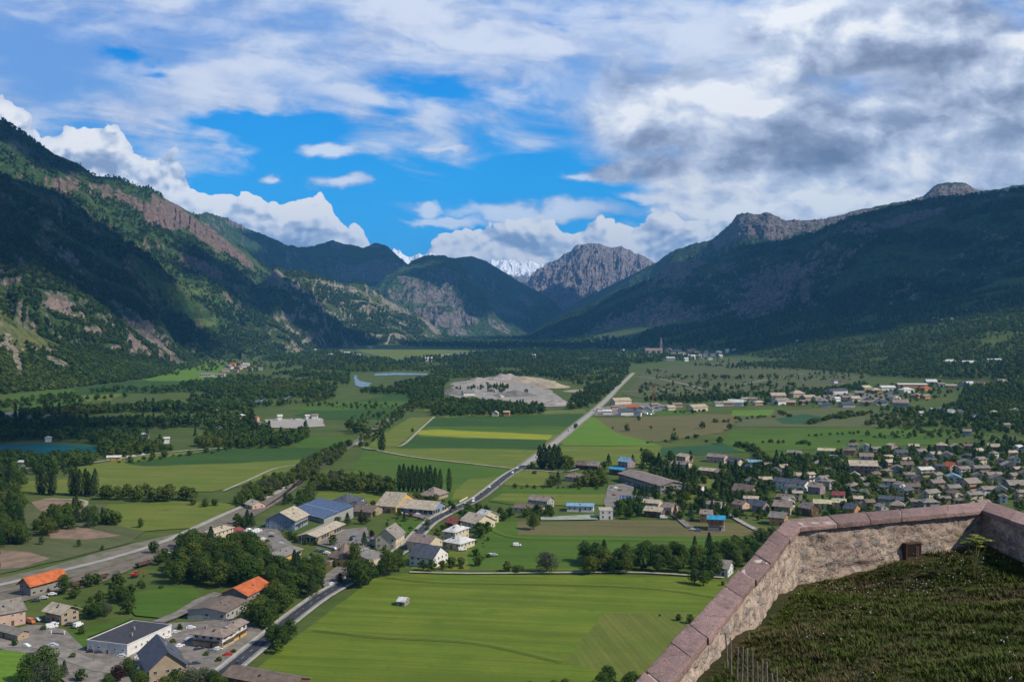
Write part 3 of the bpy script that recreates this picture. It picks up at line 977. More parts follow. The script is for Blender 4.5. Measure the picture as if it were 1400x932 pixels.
def ribbon_mesh(name, line, x0, x1, off, mat, thick=0.0):
    """strip between the offsets x0 and x1 (metres to the right of the line)"""
    bm = bmesh.new()
    rows = []
    for i, p in enumerate(line):
        t = (line[min(i + 1, len(line) - 1)] - line[max(i - 1, 0)])
        t.z = 0
        t.normalize()
        nrm = Vector((t.y, -t.x, 0))
        r = []
        for xx in (x0, x1):
            q = p + nrm * xx
            z = gh(q.x, q.y) + off
            r.append(bm.verts.new((q.x, q.y, z)))
        rows.append(r)
    for a, b_ in zip(rows, rows[1:]):
        bm.faces.new((a[0], a[1], b_[1], b_[0]))
    if thick:
        g = bmesh.ops.extrude_face_region(bm, geom=bm.faces[:])
        for v in [v for v in g['geom'] if isinstance(v, bmesh.types.BMVert)]:
            v.co.z += thick
    bmesh.ops.recalc_face_normals(bm, faces=bm.faces)
    if not thick and sum(f.normal.z for f in bm.faces) < 0:
        bmesh.ops.reverse_faces(bm, faces=bm.faces)
    me = bpy.data.meshes.new(name)
    bm.to_mesh(me)
    bm.free()
    me.materials.append(mat)
    return me


def road(name, pts, width, mat, off=0.8, step=14.0):
    ln = smooth_line([at(*p) for p in pts], step)
    o = tag(link(bpy.data.objects.new(name, ribbon_mesh(name, ln, -width / 2, width / 2, off, mat))), kind='structure')
    return ln


# ------------------------------------------------------------------ fields (corners are picture positions on the ground)
sheet('meadow', [(300, 960), (352, 912), (430, 851), (497, 799), (512, 790), (560, 783), (985, 789), (1010, 800), (960, 870), (905, 950), (880, 1000), (300, 1000)], M_field_front)
sheet('mown_strip', [(822, 839), (948, 836), (930, 880), (905, 925), (850, 925), (775, 905)], M_field_mown)
sheet('meadow', [(610, 779), (560, 779), (575, 760), (640, 750), (690, 755), (800, 760), (800, 779)], M_olive)
sheet('crop_field', [(640, 757), (662, 712), (708, 712), (708, 731), (950, 732), (1050, 733), (1060, 757), (1000, 775), (640, 778)], M_green)
sheet('brown_field', [(708, 712), (938, 711), (1010, 716), (1060, 722), (1050, 733), (945, 733), (708, 731)], M_brown)
sheet('meadow', [(470, 700), (425, 692), (437, 672), (545, 676), (560, 690), (515, 699)], M_olive)
sheet('lawn', [(530, 713), (590, 712), (596, 722), (585, 733), (520, 728)], M_green)
# between railway and road
sheet('crop_field', [(480, 650), (500, 612), (560, 625), (650, 634), (702, 641), (672, 668), (640, 690), (600, 692), (545, 676), (470, 668)], M_green)
sheet('meadow', [(500, 612), (555, 612), (612, 566), (690, 562), (800, 561), (806, 566), (740, 628), (702, 641), (650, 634), (560, 625)], M_olive)
sheet('crop_field', [(590, 572), (640, 569), (800, 565), (780, 583), (580, 583)], M_dkgreen)
sheet('crop_field', [(580, 583), (780, 583), (768, 594), (600, 587), (576, 586)], M_green)
sheet('flower_crop', [(575, 588), (602, 587), (755, 595), (749, 601), (640, 598), (569, 594)], M_yellow)
sheet('crop_field', [(566, 596), (640, 599), (749, 602), (733, 615), (640, 613), (545, 613)], M_dkgreen)
sheet('meadow', [(640, 655), (690, 651), (676, 668), (655, 680), (618, 683), (622, 670)], M_olive)
sheet('crop_field', [(500, 612), (520, 596), (560, 571), (590, 570), (543, 611)], M_olive)
sheet('meadow', [(430, 560), (545, 537), (588, 534), (560, 553), (530, 572), (470, 575), (400, 568)], M_dkgreen)
sheet('meadow', [(390, 560), (430, 549), (560, 549), (548, 556), (450, 562)], M_green)
sheet('meadow', [(585, 552), (680, 545), (690, 556), (600, 562), (580, 562)], M_olive)
sheet('meadow', [(400, 610), (420, 598), (480, 598), (495, 603), (478, 613), (410, 613)], M_green)
# right of the road
sheet('crop_field', [(806, 566), (815, 572), (843, 592), (890, 605), (905, 610), (766, 609), (770, 598)], M_bright)
sheet('meadow', [(766, 610), (905, 610), (905, 630), (880, 640), (810, 640), (760, 626), (752, 620)], M_olive)
sheet('brown_field', [(815, 572), (870, 571), (950, 565), (1010, 568), (1002, 582), (985, 592), (890, 605), (843, 592)], M_brown)
sheet('crop_field', [(903, 613), (930, 611), (997, 606), (1013, 618), (960, 622), (905, 624)], M_teal)
sheet('meadow', [(985, 605), (1002, 590), (1100, 585), (1290, 586), (1300, 592), (1280, 608), (1100, 615), (1015, 618)], M_green)
sheet('meadow', [(1005, 583), (1010, 566), (1100, 560), (1150, 556), (1215, 562), (1270, 575), (1260, 584), (1100, 584)], M_dry)
sheet('meadow', [(1000, 561), (1060, 560), (1052, 568), (1000, 568)], M_bright)
sheet('crop_field', [(1060, 573), (1100, 566), (1135, 572), (1115, 580), (1070, 579)], M_teal)
sheet('meadow', [(885, 560), (925, 558), (960, 563), (955, 567), (900, 569)], M_green)
sheet('meadow', [(700, 645), (735, 643), (752, 645), (740, 665), (688, 664)], M_olive)
sheet('meadow', [(668, 686), (688, 666), (740, 668), (835, 668), (830, 688), (775, 692), (750, 690), (700, 690)], M_green)
sheet('meadow', [(672, 683), (688, 675), (775, 676), (835, 676), (830, 690), (745, 691)], M_olive)
# left part
sheet('meadow', [(0, 660), (100, 655), (100, 640), (200, 622), (300, 614), (455, 612), (400, 643), (330, 664), (290, 672), (100, 676), (0, 676)], M_olive)
sheet('crop_field', [(300, 614), (455, 612), (430, 628), (330, 633), (200, 638), (170, 634)], M_dkgreen)
sheet('meadow', [(145, 690), (250, 686), (330, 690), (300, 705), (265, 722), (200, 726), (140, 716)], M_olive)
sheet('rough_ground', [(0, 690), (145, 690), (140, 716), (200, 726), (180, 742), (90, 765), (0, 785)], M_rough)
sheet('bare_earth', [(42, 687), (70, 681), (118, 686), (112, 702), (60, 703)], EARTH)
sheet('bare_earth', [(60, 722), (110, 720), (165, 733), (110, 738), (70, 736)], EARTH)
sheet('bare_earth', [(0, 752), (40, 756), (70, 764), (30, 776), (0, 778)], EARTH)
sheet('meadow', [(0, 545), (40, 533), (105, 532), (110, 552), (60, 560), (0, 562)], M_green)
sheet('meadow', [(210, 522), (190, 518), (220, 500), (242, 484), (300, 490), (320, 500), (290, 513), (330, 521)], M_bright)
sheet('meadow', [(240, 483), (290, 486), (300, 496), (240, 498)], M_olive)
sheet('crop_field', [(100, 532), (130, 521), (250, 521), (380, 518), (395, 527), (330, 534), (170, 538), (110, 545)], M_dkgreen)
sheet('meadow', [(110, 541), (170, 538), (150, 548), (120, 549)], M_olive)
sheet('airfield', [(475, 466), (520, 466), (560, 474), (600, 477), (685, 481), (690, 485), (600, 494), (540, 492), (490, 480)], M_olive)
sheet('airfield_strip', [(580, 488), (620, 483), (650, 482), (612, 490)], GRAVEL)
sheet('meadow', [(722, 470), (745, 472), (760, 478), (740, 478)], M_olive)
sheet('lawn', [(184, 812), (225, 804), (268, 806), (276, 820), (240, 838), (222, 846), (184, 843), (172, 830)], M_green)
sheet('lawn', [(70, 880), (90, 868), (160, 850), (184, 845), (150, 862), (120, 872), (119, 893), (96, 888)], M_green)
sheet('lawn', [(0, 889), (42, 890), (60, 905), (40, 940), (0, 960)], M_bright)
sheet('heath', [(868, 524), (880, 505), (1000, 493), (1120, 497), (1200, 510), (1150, 530), (1000, 538), (880, 545), (850, 540)], M_rough)
# yards and built ground
sheet('yard', [(0, 872), (40, 855), (62, 856), (90, 862), (118, 893), (174, 900), (215, 870), (232, 852), (270, 850), (345, 845), (360, 868), (310, 910), (290, 960), (120, 960), (40, 895), (0, 888)], YARD)
sheet('yard', [(318, 745), (345, 720), (375, 722), (400, 745), (372, 758), (350, 764), (330, 752)], YARD)
sheet('yard', [(432, 744), (470, 724), (500, 722), (512, 735), (505, 750), (470, 755)], YARD)
sheet('yard', [(440, 790), (470, 768), (500, 760), (525, 765), (505, 785), (470, 800), (445, 805)], YARD)
sheet('yard', [(545, 702), (600, 702), (608, 708), (590, 716), (575, 708)], YARD)
sheet('yard', [(862, 676), (900, 682), (905, 690), (850, 690)], YARD)
sheet('lawn', [(930, 655), (1000, 655), (1010, 690), (940, 690)], M_olive)
sheet('yard', [(832, 664), (865, 660), (870, 668), (850, 690), (832, 700), (825, 690)], YARD)
sheet('court', [(738, 708), (812, 704), (818, 711), (740, 712)], vary('court', (0.34, 0.36, 0.30), (0.22, 0.27, 0.2), 8))
sheet('yard', [(810, 560), (860, 550), (905, 552), (905, 562), (850, 569), (812, 569)], YARD)
sheet('quarry_floor', [(610, 535), (624, 526), (648, 523), (664, 516), (700, 514), (742, 517), (748, 522), (730, 527), (752, 533), (762, 541), (774, 549), (766, 556), (738, 557), (712, 552), (690, 548), (664, 549), (648, 542), (630, 545), (614, 541)],
      vary('quarry_gravel', (0.35, 0.31, 0.275), (0.19, 0.185, 0.14), 16))
sheet('sand_yard', [(360, 574), (440, 572), (444, 583), (400, 586), (372, 585)], vary('sand', (0.36, 0.33, 0.28), (0.30, 0.27, 0.23), 20))
sheet('yard', [(285, 580), (340, 572), (352, 582), (345, 592), (320, 586), (300, 588)], YARD)
sheet('yard', [(1120, 540), (1180, 538), (1230, 540), (1215, 549), (1140, 551), (1110, 548)], YARD)

# water
M_water, nw, bw = new_mat('lake_water')
nw._in(bw.inputs['Base Color'], nw.mix(nw.smooth(nw.noise(nw.pos(), 1 / 40, 3, 0.5), 0.35, 0.7), (0.003, 0.075, 0.085), (0.006, 0.105, 0.115)))
bw.inputs['Roughness'].default_value = 0.5
bw.inputs['Specular IOR Level'].default_value = 0.02
nw._in(bw.inputs['Normal'], nw.bump(nw.noise(nw.pos(), 1 / 2.5, 4, 0.6), 0.35, 0.3))
M_river, nw, bw = new_mat('river_water')
nw._in(bw.inputs['Base Color'], nw.mix(nw.smooth(nw.noise(nw.pos(), 1 / 20, 3, 0.5), 0.4, 0.65), (0.22, 0.28, 0.30), (0.13, 0.20, 0.22)))
bw.inputs['Roughness'].default_value = 0.25
sheet('lake', [(-60, 626), (-60, 610), (0, 609), (60, 607), (100, 610), (131, 611), (129, 624), (100, 633), (60, 631), (0, 624)], M_water)
sheet('river', [(484, 513), (487, 513), (491, 521), (508, 524), (504, 529), (496, 530), (485, 527)], M_river)
sheet('river', [(511, 511), (540, 510), (585, 511), (585, 513), (540, 513), (512, 514)], M_river)
sheet('river', [(306, 556), (330, 548), (362, 545), (360, 549), (335, 554), (312, 560)], M_river)
sheet('river', [(380, 545), (388, 540), (400, 541), (390, 548)], M_river)
sheet('river', [(738, 501), (780, 497), (805, 499), (806, 502), (775, 502), (740, 504)], M_river)
sheet('gravel_bank', [(0, 567), (20, 562), (70, 564), (74, 570), (20, 576), (0, 575)], GRAVEL)
sheet('gravel_bank', [(190, 557), (200, 553), (212, 556), (205, 563)], GRAVEL)

# ------------------------------------------------------------------ railway and station ground
sheet('station_ground', [(-60, 800), (-60, 835), (0, 832), (60, 815), (130, 800), (200, 772), (260, 745), (330, 712), (372, 690), (402, 668), (398, 663), (360, 678), (318, 700), (250, 728), (150, 752), (60, 778), (0, 790)], vary('station_ballast', (0.20, 0.17, 0.135), (0.115, 0.115, 0.06), 9), 0.62)
RAIL = vary('rail_steel', (0.16, 0.11, 0.09), (0.10, 0.07, 0.06), 3, 0.5, 0.4)
for k, pts in enumerate([
        [(-60, 826), (0, 812), (80, 795), (180, 766), (250, 738), (330, 707), (372, 686), (402, 665), (425, 648)],
        [(-60, 836), (0, 822), (90, 801), (190, 772), (256, 742), (335, 710), (375, 688), (403, 666), (426, 648)]]):
    ln = smooth_line([at(*p) for p in pts], 12)
    tag(link(bpy.data.objects.new('railway_bed', ribbon_mesh('railway_bed', ln, -2.4, 2.4, 0.72, TRACK))), kind='structure')
    for s in (-0.75, 0.75):
        tag(link(bpy.data.objects.new('railway_rail', ribbon_mesh('railway_rail', ln, s - 0.09, s + 0.09, 0.78, RAIL, 0.16))), kind='structure')
ln = smooth_line([at(*p) for p in [(402, 665), (440, 636), (480, 609), (510, 587), (540, 568), (565, 552), (590, 536), (611, 519)]], 20)
tag(link(bpy.data.objects.new('railway_bed', ribbon_mesh('railway_bed', ln, -3.4, 3.4, 0.72, TRACK))), kind='structure')
road('gravel_track', [(-60, 812), (0, 801), (70, 785), (150, 765), (225, 741), (300, 707), (330, 694), (372, 678), (398, 662)], 5, OLDROAD, 0.9)
road('gravel_track', [(486, 609), (510, 592), (540, 572), (570, 550), (610, 519)], 5.5, PATH, 0.95, 20)
road('farm_track', [(495, 612), (530, 619), (570, 626), (640, 634), (700, 641)], 3.6, PATH, 0.85)
road('farm_track', [(545, 611), (555, 606), (575, 587), (594, 570)], 3.4, PATH, 0.86)
road('farm_track', [(0, 640), (60, 641), (120, 634), (200, 622), (260, 616), (305, 613)], 6, OLDROAD, 0.86)
road('farm_track', [(305, 672), (340, 657), (380, 640), (430, 633), (455, 620)], 3, PATH, 0.86)
road('farm_track', [(1050, 733), (1020, 718), (1000, 706), (990, 700)], 4, OLDROAD, 0.87)
road('farm_track', [(943, 722), (925, 707), (915, 702), (895, 700)], 5, YARD, 0.88)
road('farm_track', [(560, 783), (640, 785), (760, 784), (880, 784), (990, 791)], 2.6, PATH, 0.87)
road('farm_track', [(716, 643), (740, 644), (765, 646), (790, 642), (800, 632)], 3.5, OLDROAD, 0.87)
road('farm_track', [(700, 565), (740, 564), (800, 561)], 5, PATH, 0.88)
road('farm_track', [(865, 515), (900, 518), (930, 524), (960, 532)], 6, PATH, 0.95, 30)
road('farm_track', [(850, 535), (890, 535), (940, 531), (1000, 528), (1060, 517), (1100, 511)], 5, PATH, 0.95, 30)
road('farm_track', [(60, 683), (110, 684), (118, 690), (105, 702)], 3, PATH, 0.87)
road('yard_lane', [(216, 852), (250, 838), (275, 822), (300, 812)], 7, YARD, 0.84)
road('yard_lane', [(-20, 884), (60, 884), (110, 905), (170, 920), (230, 905)], 8, vary('lane_asphalt', (0.27, 0.24, 0.205), (0.18, 0.16, 0.135), 6), 0.83)

# ------------------------------------------------------------------ main road: dark new surface, then the pale old one
main_px = [(290, 935), (320, 911), (365, 874), (403, 843), (440, 816), (470, 799), (500, 781), (530, 765), (556, 748), (572, 731), (590, 714), (618, 699), (650, 684), (672, 668), (695, 650), (716, 638)]
main = smooth_line([at(*p) for p in main_px], 9)
tag(link(bpy.data.objects.new('road', ribbon_mesh('road', main, -3.3, 3.3, 0.90, ASPHALT))), kind='structure')
old_px = [(716, 638), (737, 622), (765, 601), (790, 580), (812, 562), (831, 545), (845, 530), (866, 510)]
oldl = smooth_line([at(*p) for p in old_px], 20)
tag(link(bpy.data.objects.new('road', ribbon_mesh('road', oldl, -4.3, 4.3, 0.90, OLDROAD))), kind='structure')
tag(link(bpy.data.objects.new('road_verge', ribbon_mesh('road_verge', oldl, -7.5, 7.0, 0.84, vary('verge', (0.21, 0.20, 0.12), (0.12, 0.14, 0.06), 8)))), kind='structure')
tag(link(bpy.data.objects.new('road_verge', ribbon_mesh('road_verge', main, -5.2, 5.4, 0.82, vary('verge_dusty', (0.26, 0.235, 0.19), (0.15, 0.16, 0.08), 7)))), kind='structure')
for s in (-3.05, 3.05):
    tag(link(bpy.data.objects.new('road_edge_line', ribbon_mesh('road_edge_line', main, s - 0.09, s + 0.09, 0.93, PAINT))), kind='structure')
tag(link(bpy.data.objects.new('pavement', ribbon_mesh('pavement', main[:34], 3.9, 5.4, 0.84, vary('pavement', (0.40, 0.37, 0.33), (0.3, 0.28, 0.25), 5), 0.13))), kind='structure')
tag(link(bpy.data.objects.new('pavement', ribbon_mesh('pavement', main[:70], -5.6, -4.0, 0.84, MATS['pavement'], 0.13))), kind='structure')
bm = bmesh.new()
L = 0.0
for a, b_ in zip(main, main[1:]):
    d = b_ - a
    sL = d.length
    d.normalize()
    nrm = Vector((d.y, -d.x, 0))
    t = (-L) % 9.0
    while t < sL:
        p, q = a + d * t, a + d * min(t + 3.0, sL)
        bm.faces.new([bm.verts.new((v.x, v.y, 0.93)) for v in (p - nrm * 0.08, p + nrm * 0.08, q + nrm * 0.08, q - nrm * 0.08)])
        t += 9.0
    L += sL
me = bpy.data.meshes.new('road_centre_line')
bm.to_mesh(me)
bm.free()
me.materials.append(PAINT)
tag(link(bpy.data.objects.new('road_centre_line', me)), kind='structure')


TRK = vary('wheel_track', (0.17, 0.195, 0.035), (0.12, 0.165, 0.02), 4)
for pts in ([(530, 790), (600, 797), (760, 800), (900, 806), (1010, 822)], [(430, 862), (520, 872), (650, 880), (770, 906)], [(660, 716), (700, 735), (800, 738), (1040, 742)]):
    ln = smooth_line([at(*p) for p in pts], 8)
    for s in (-0.95, 0.95):
        tag(link(bpy.data.objects.new('wheel_track', ribbon_mesh('wheel_track', ln, s - 0.28, s + 0.28, 1.02, TRK))), kind='structure')


# quarry heaps
def heap(px, py, rx, ry, h, mat, seed, label):
    h *= 0.9
    c0 = at(px, py)
    n, k = 48, 16
    th = np.linspace(0, 2 * np.pi, n, endpoint=False)[:, None]
    rr = np.linspace(0, 1, k)[None, :]
    x = c0.x + rx * rr * np.cos(th)
    y = c0.y + ry * rr * np.sin(th)
    prof = np.clip(1.15 - rr * 1.15, 0, 1) * (0.55 + 0.9 * fbm(x / 26, y / 26, 4, seed))
    z = h * prof + 0.5 - 2.5 * (rr > 0.985)
    z = z + (ridged(x / 18, y / 18, 3, seed) - .5) * h * 0.25 * (rr < 0.97)
    V = np.stack([x, y, z], -1).reshape(-1, 3)
    i = np.arange(n)[:, None] * k
    j = ((np.arange(n) + 1) % n)[:, None] * k
    r0 = np.arange(k - 1)[None, :]
    Fc = np.stack([i + r0, i + r0 + 1, j + r0 + 1, j + r0], -1).reshape(-1, 4)
    o = link(bpy.data.objects.new('gravel_heap', np_mesh('gravel_heap', V, Fc, [mat], True)))
    tag(o, label, 'gravel heap', 'gravel heaps in the quarry')


QP = vary('heap_pale', (0.37, 0.32, 0.28), (0.22, 0.19, 0.17), 10, bump=1.5)
QB = vary('heap_tan', (0.42, 0.33, 0.22), (0.26, 0.21, 0.16), 14, bump=1.5)
QG = vary('heap_grey', (0.20, 0.175, 0.16), (0.13, 0.12, 0.11), 10, bump=1.5)
heap(655, 525, 70, 60, 13, QP, 1, 'long pale gravel heap at the back left of the quarry')
heap(690, 521, 80, 55, 17, QP, 2, 'highest pale gravel heap along the back of the quarry')
heap(722, 522, 70, 50, 13, QB, 3, 'tan gravel heap at the back right of the quarry')
heap(752, 529, 45, 40, 13, QB, 4, 'separate tan heap on the east side of the quarry by the woods')
heap(704, 541, 46, 40, 12, QG, 5, 'dark grey gravel heap in the middle of the quarry')
heap(735, 549, 52, 34, 6, QP, 6, 'low pale heap in front of the dark one')
heap(762, 553, 42, 30, 8, QP, 7, 'pale heap nearest the main road')
heap(622, 538, 34, 40, 12, QG, 8, 'grey gravel heap at the far left of the quarry')
heap(795, 535, 40, 25, 5, QB, 9, 'small flat heap between quarry and road')
heap(802, 516, 18, 14, 5, QB, 10, 'little reddish heap in the woods behind the quarry')


# ================================================================== fort wall and terrace
TOPZ = CAMZ - 3.8
O1 = Vector((5.32, 19.1))
O2 = Vector((10.06, 21.0))
d1 = Vector((3.92, 8.55)).normalized()
O0 = O1 - d1 * 27.0
d3 = Vector((0.071, -0.997))
O3 = O2 + d3 * 22.0
WID = 0.52


def offset_line(pts, w):
    """parallel line towards the terrace; the first leg of the wall is narrower"""
    L_ = []
    for i in range(len(pts) - 1):
        t = (pts[i + 1] - pts[i]).normalized()
        o_ = Vector((t.y, -t.x)) * (w * (0.52 if i == 0 and w > 0.2 else 1.0))
        L_.append((pts[i] + o_, pts[i + 1] + o_))
    out_ = [L_[0][0]]
    for (a, b_), (c_, d) in zip(L_, L_[1:]):
        r, s = b_ - a, d - c_
        k = ((c_ - a).x * s.y - (c_ - a).y * s.x) / (r.x * s.y - r.y * s.x)
        out_.append(a + r * k)
    return out_ + [L_[-1][1]]


OUTL = [O0, O1, O2, O3]
INL = offset_line(OUTL, WID)

DROP = [(3.1, 13.0, 4.29), (5.7, 18.6, 4.97), (6.9, 19.0, 4.78), (9.8, 20.3, 4.50), (2.0, 10.5, 4.15), (8.0, 10.0, 3.95), (10.8, 14.0, 4.15), (4.2, 15.6, 4.62), (-2, 0, 4.2), (6, 0, 3.9), (8.5, 19.2, 4.62)]


def terrace_z(x, y):
    x = np.asarray(x, float)
    y = np.asarray(y, float)
    s = 0.0
    t = 0.0
    for a, b_, d in DROP:
        k = 1.0 / ((x - a) ** 2 + (y - b_) ** 2 + 0.25) ** 1.3
        s = s + k * d
        t = t + k
    return CAMZ - s / t + (fbm(x * 0.9, y * 0.9, 4, 4) - 0.5) * 0.16


M_rubble, n, b = new_mat('rubble_masonry')
p = n.pos()
pn = n.vmath('ADD', p, n.vmath('SCALE', n.vmath('SUBTRACT', n.n.new('ShaderNodeTexNoise').outputs['Color'], (0.5, 0.5, 0.5)), scale=0.0))
wpn = n.n.new('ShaderNodeTexNoise')
n._in(wpn.inputs['Vector'], p)
wpn.inputs['Scale'].default_value = 6.0
wpn.inputs['Detail'].default_value = 4
pw = n.vmath('ADD', p, n.vmath('SCALE', n.vmath('SUBTRACT', wpn.outputs['Color'], (0.5, 0.5, 0.5)), scale=0.10))
q = n.vmath('MULTIPLY', pw, (1.0, 1.0, 2.1))
vd = n.voronoi(q, 5.2, 'F1')
vc = n.voronoi(q, 5.2, 'F1', out='Color')
r1, g1, b1 = n.sep(vc)
ed = n.voronoi(q, 5.2, 'DISTANCE_TO_EDGE')
lrg = n.noise(p, 0.9, 5, 0.6)
fine = n.noise(p, 26.0, 5, 0.7)
mid = n.noise(p, 7.0, 5, 0.65)
mort = n.mix(n.smooth(mid, 0.3, 0.7), (0.53, 0.42, 0.33), (0.37, 0.285, 0.225))
mort = n.mix(n.smooth(lrg, 0.42, 0.66, 0, 0.8), mort, (0.30, 0.215, 0.175))
stone = n.ramp(r1, [(0.0, (0.26, 0.20, 0.17)), (0.35, (0.40, 0.33, 0.27)), (0.55, (0.18, 0.185, 0.19)), (0.75, (0.46, 0.40, 0.32)), (1.0, (0.33, 0.235, 0.20))])
show = n.mul(n.smooth(n.add(g1, n.mul(n.sub(mid, 0.5), 1.4)), 0.50, 0.68), n.smooth(ed, 0.02, 0.08))
cc = n.mix(n.mul(show, 0.85), mort, stone)
cc = n.mix(n.smooth(fine, 0.46, 0.66, 0, 0.6), cc, (0.13, 0.095, 0.07))
cc = n.mix(n.mul(n.smooth(n.noise(p, 2.2, 5, 0.7), 0.56, 0.7), 0.6), cc, (0.14, 0.13, 0.115))
n._in(b.inputs['Base Color'], cc)
hh = n.add(n.mul(show, 0.7), n.add(n.mul(fine, 0.5), n.mul(mid, 0.5)))
n._in(b.inputs['Normal'], n.bump(hh, 1.0, 0.035))
M_coping, n, b = new_mat('pink_coping_stone')
p = n.pos()
f1 = n.noise(p, 3.0, 5, 0.65)
f2 = n.noise(p, 42.0, 5, 0.75)
c_ = n.mix(n.smooth(f1, 0.3, 0.7), (0.34, 0.22, 0.195), (0.25, 0.165, 0.15))
c_ = n.vmath('SCALE', c_, scale=n.mad(n.rand(), 0.6, 0.74))
c_ = n.mix(n.smooth(n.noise(p, 60.0, 3, 0.6), 0.6, 0.7, 0, 0.6), c_, (0.52, 0.46, 0.40))
c_ = n.mix(n.smooth(f2, 0.48, 0.7, 0, 0.6), c_, (0.19, 0.11, 0.10))
c_ = n.mix(n.smooth(n.noise(p, 14.0, 6, 0.75), 0.52, 0.68, 0, 0.6), c_, (0.40, 0.31, 0.27))
c_ = n.mix(n.smooth(n.noise(n.vmath('ADD', p, (7.0, 3.0, 1.0)), 5.0, 6, 0.75), 0.52, 0.62, 0, 0.65), c_, (0.17, 0.13, 0.115))
n._in(b.inputs['Base Color'], c_)
n._in(b.inputs['Normal'], n.bump(n.add(f2, n.add(n.mul(f1, 0.5), n.noise(p, 12.0, 4, 0.6))), 1.0, 0.03))
M_mortar = vary('pale_mortar', (0.50, 0.42, 0.35), (0.36, 0.29, 0.24), 0.15)
M_black = vary('hollow_shade_black', (0.012, 0.010, 0.009), (0.02, 0.015, 0.012), 0.3)
M_rust = vary('rusty_iron', (0.085, 0.045, 0.035), (0.05, 0.03, 0.025), 0.12, 0.7)

wall_root = bpy.data.objects.new('parapet_wall', None)
link(wall_root)
wall_root.location = (O1.x, O1.y, CAMZ - 5)
tag(wall_root, 'rubble stone parapet wall with broad pink coping stones round the grassy terrace', 'wall')


def wpart(name, me, label=None, parent=None):
    o = link(bpy.data.objects.new(name, me))
    o.parent = parent or wall_root
    if parent is None:
        o.matrix_parent_inverse = Matrix.Translation(-wall_root.location)
    if label:
        o['label'] = label
    return o


# wall body: displaced inner face, plain outer face
def body_mesh():
    Vs, Fs, base = [], [], 0
    ztop = TOPZ - 0.12
    inner = offset_line(OUTL, WID - 0.03)
    outer = offset_line(OUTL, 0.04)
    for side, line in ((1, inner), (0, outer)):
        for a, b_ in zip(line, line[1:]):
            Ls = (b_ - a).length
            nu = max(2, int(Ls / (0.035 if side else 1.0)))
            nv = 48 if side else 2
            s = np.linspace(0, 1, nu)[:, None]
            t = np.linspace(0, 1, nv)[None, :]
            zlow = CAMZ - 5.6 if side else CAMZ - 12
            x = a.x + (b_.x - a.x) * s + 0 * t
            y = a.y + (b_.y - a.y) * s + 0 * t
            z = zlow + (ztop - zlow) * t + 0 * s
            if side:
                tt = (b_ - a).normalized()
                nn = Vector((tt.y, -tt.x))
                L_ = s * Ls
                dsp = (fbm(L_ * 2.2, z * 4.0, 4, 3) - 0.5) * 0.10 + (ridged(L_ * 4.5, z * 9.0, 4, 8, 0.6) - 0.5) * 0.045
                dsp = dsp * sstep(0, 0.05, t) * sstep(0.0, 0.02, s) * sstep(1.0, 0.98, s)
                x = x + nn.x * dsp
                y = y + nn.y * dsp
            Vs.append(np.stack([x, y, z], -1).reshape(-1, 3))
            Fs.append(grid_faces(nu, nv) + base)
            base += nu * nv
    # top cap under the coping
    for i in range(3):
        q_ = [inner[i], inner[i + 1], outer[i + 1], outer[i]]
        Vs.append(np.array([[v.x, v.y, ztop] for v in q_]))
        Fs.append(np.array([[0, 1, 2, 3]]) + base)
        base += 4
    return np_mesh('masonry', np.concatenate(Vs), np.concatenate(Fs), [M_rubble], True)


wpart('masonry', body_mesh())


def block(a_o, b_o, a_i, b_i, z0, z1, seed, mat=M_coping):
    """bevelled, slightly worn coping block between two joints"""
    bm = bmesh.new()
    r_ = random.Random(seed)
    up = r_.uniform(-0.008, 0.010)
    lo = [bm.verts.new((p.x, p.y, z0)) for p in (a_o, b_o, b_i, a_i)]
    dz = [0.0, 0.0, -0.025, -0.025]
    hi = [bm.verts.new((p.x, p.y, z1 + up + d + r_.uniform(-.004, .004))) for p, d in zip((a_o, b_o, b_i, a_i), dz)]
    bm.faces.new(lo[::-1])
    bm.faces.new(hi)
    for i in range(4):
        bm.faces.new((lo[i], lo[(i + 1) % 4], hi[(i + 1) % 4], hi[i]))
    bmesh.ops.recalc_face_normals(bm, faces=bm.faces)
    bmesh.ops.bevel(bm, geom=bm.edges[:], offset=0.011, segments=2, profile=0.6, affect='EDGES')
    bmesh.ops.subdivide_edges(bm, edges=[e for e in bm.edges if e.calc_length() > 0.25], cuts=5, use_grid_fill=True)
    for v in bm.verts:
        v.co += Vector((0.5 - r_.random(), 0.5 - r_.random(), 0.5 - r_.random())) * 0.007
    for f in bm.faces:
        f.smooth = True
    me = bpy.data.meshes.new('coping_stone')
    bm.to_mesh(me)
    bm.free()
    me.materials.append(mat)
    return me


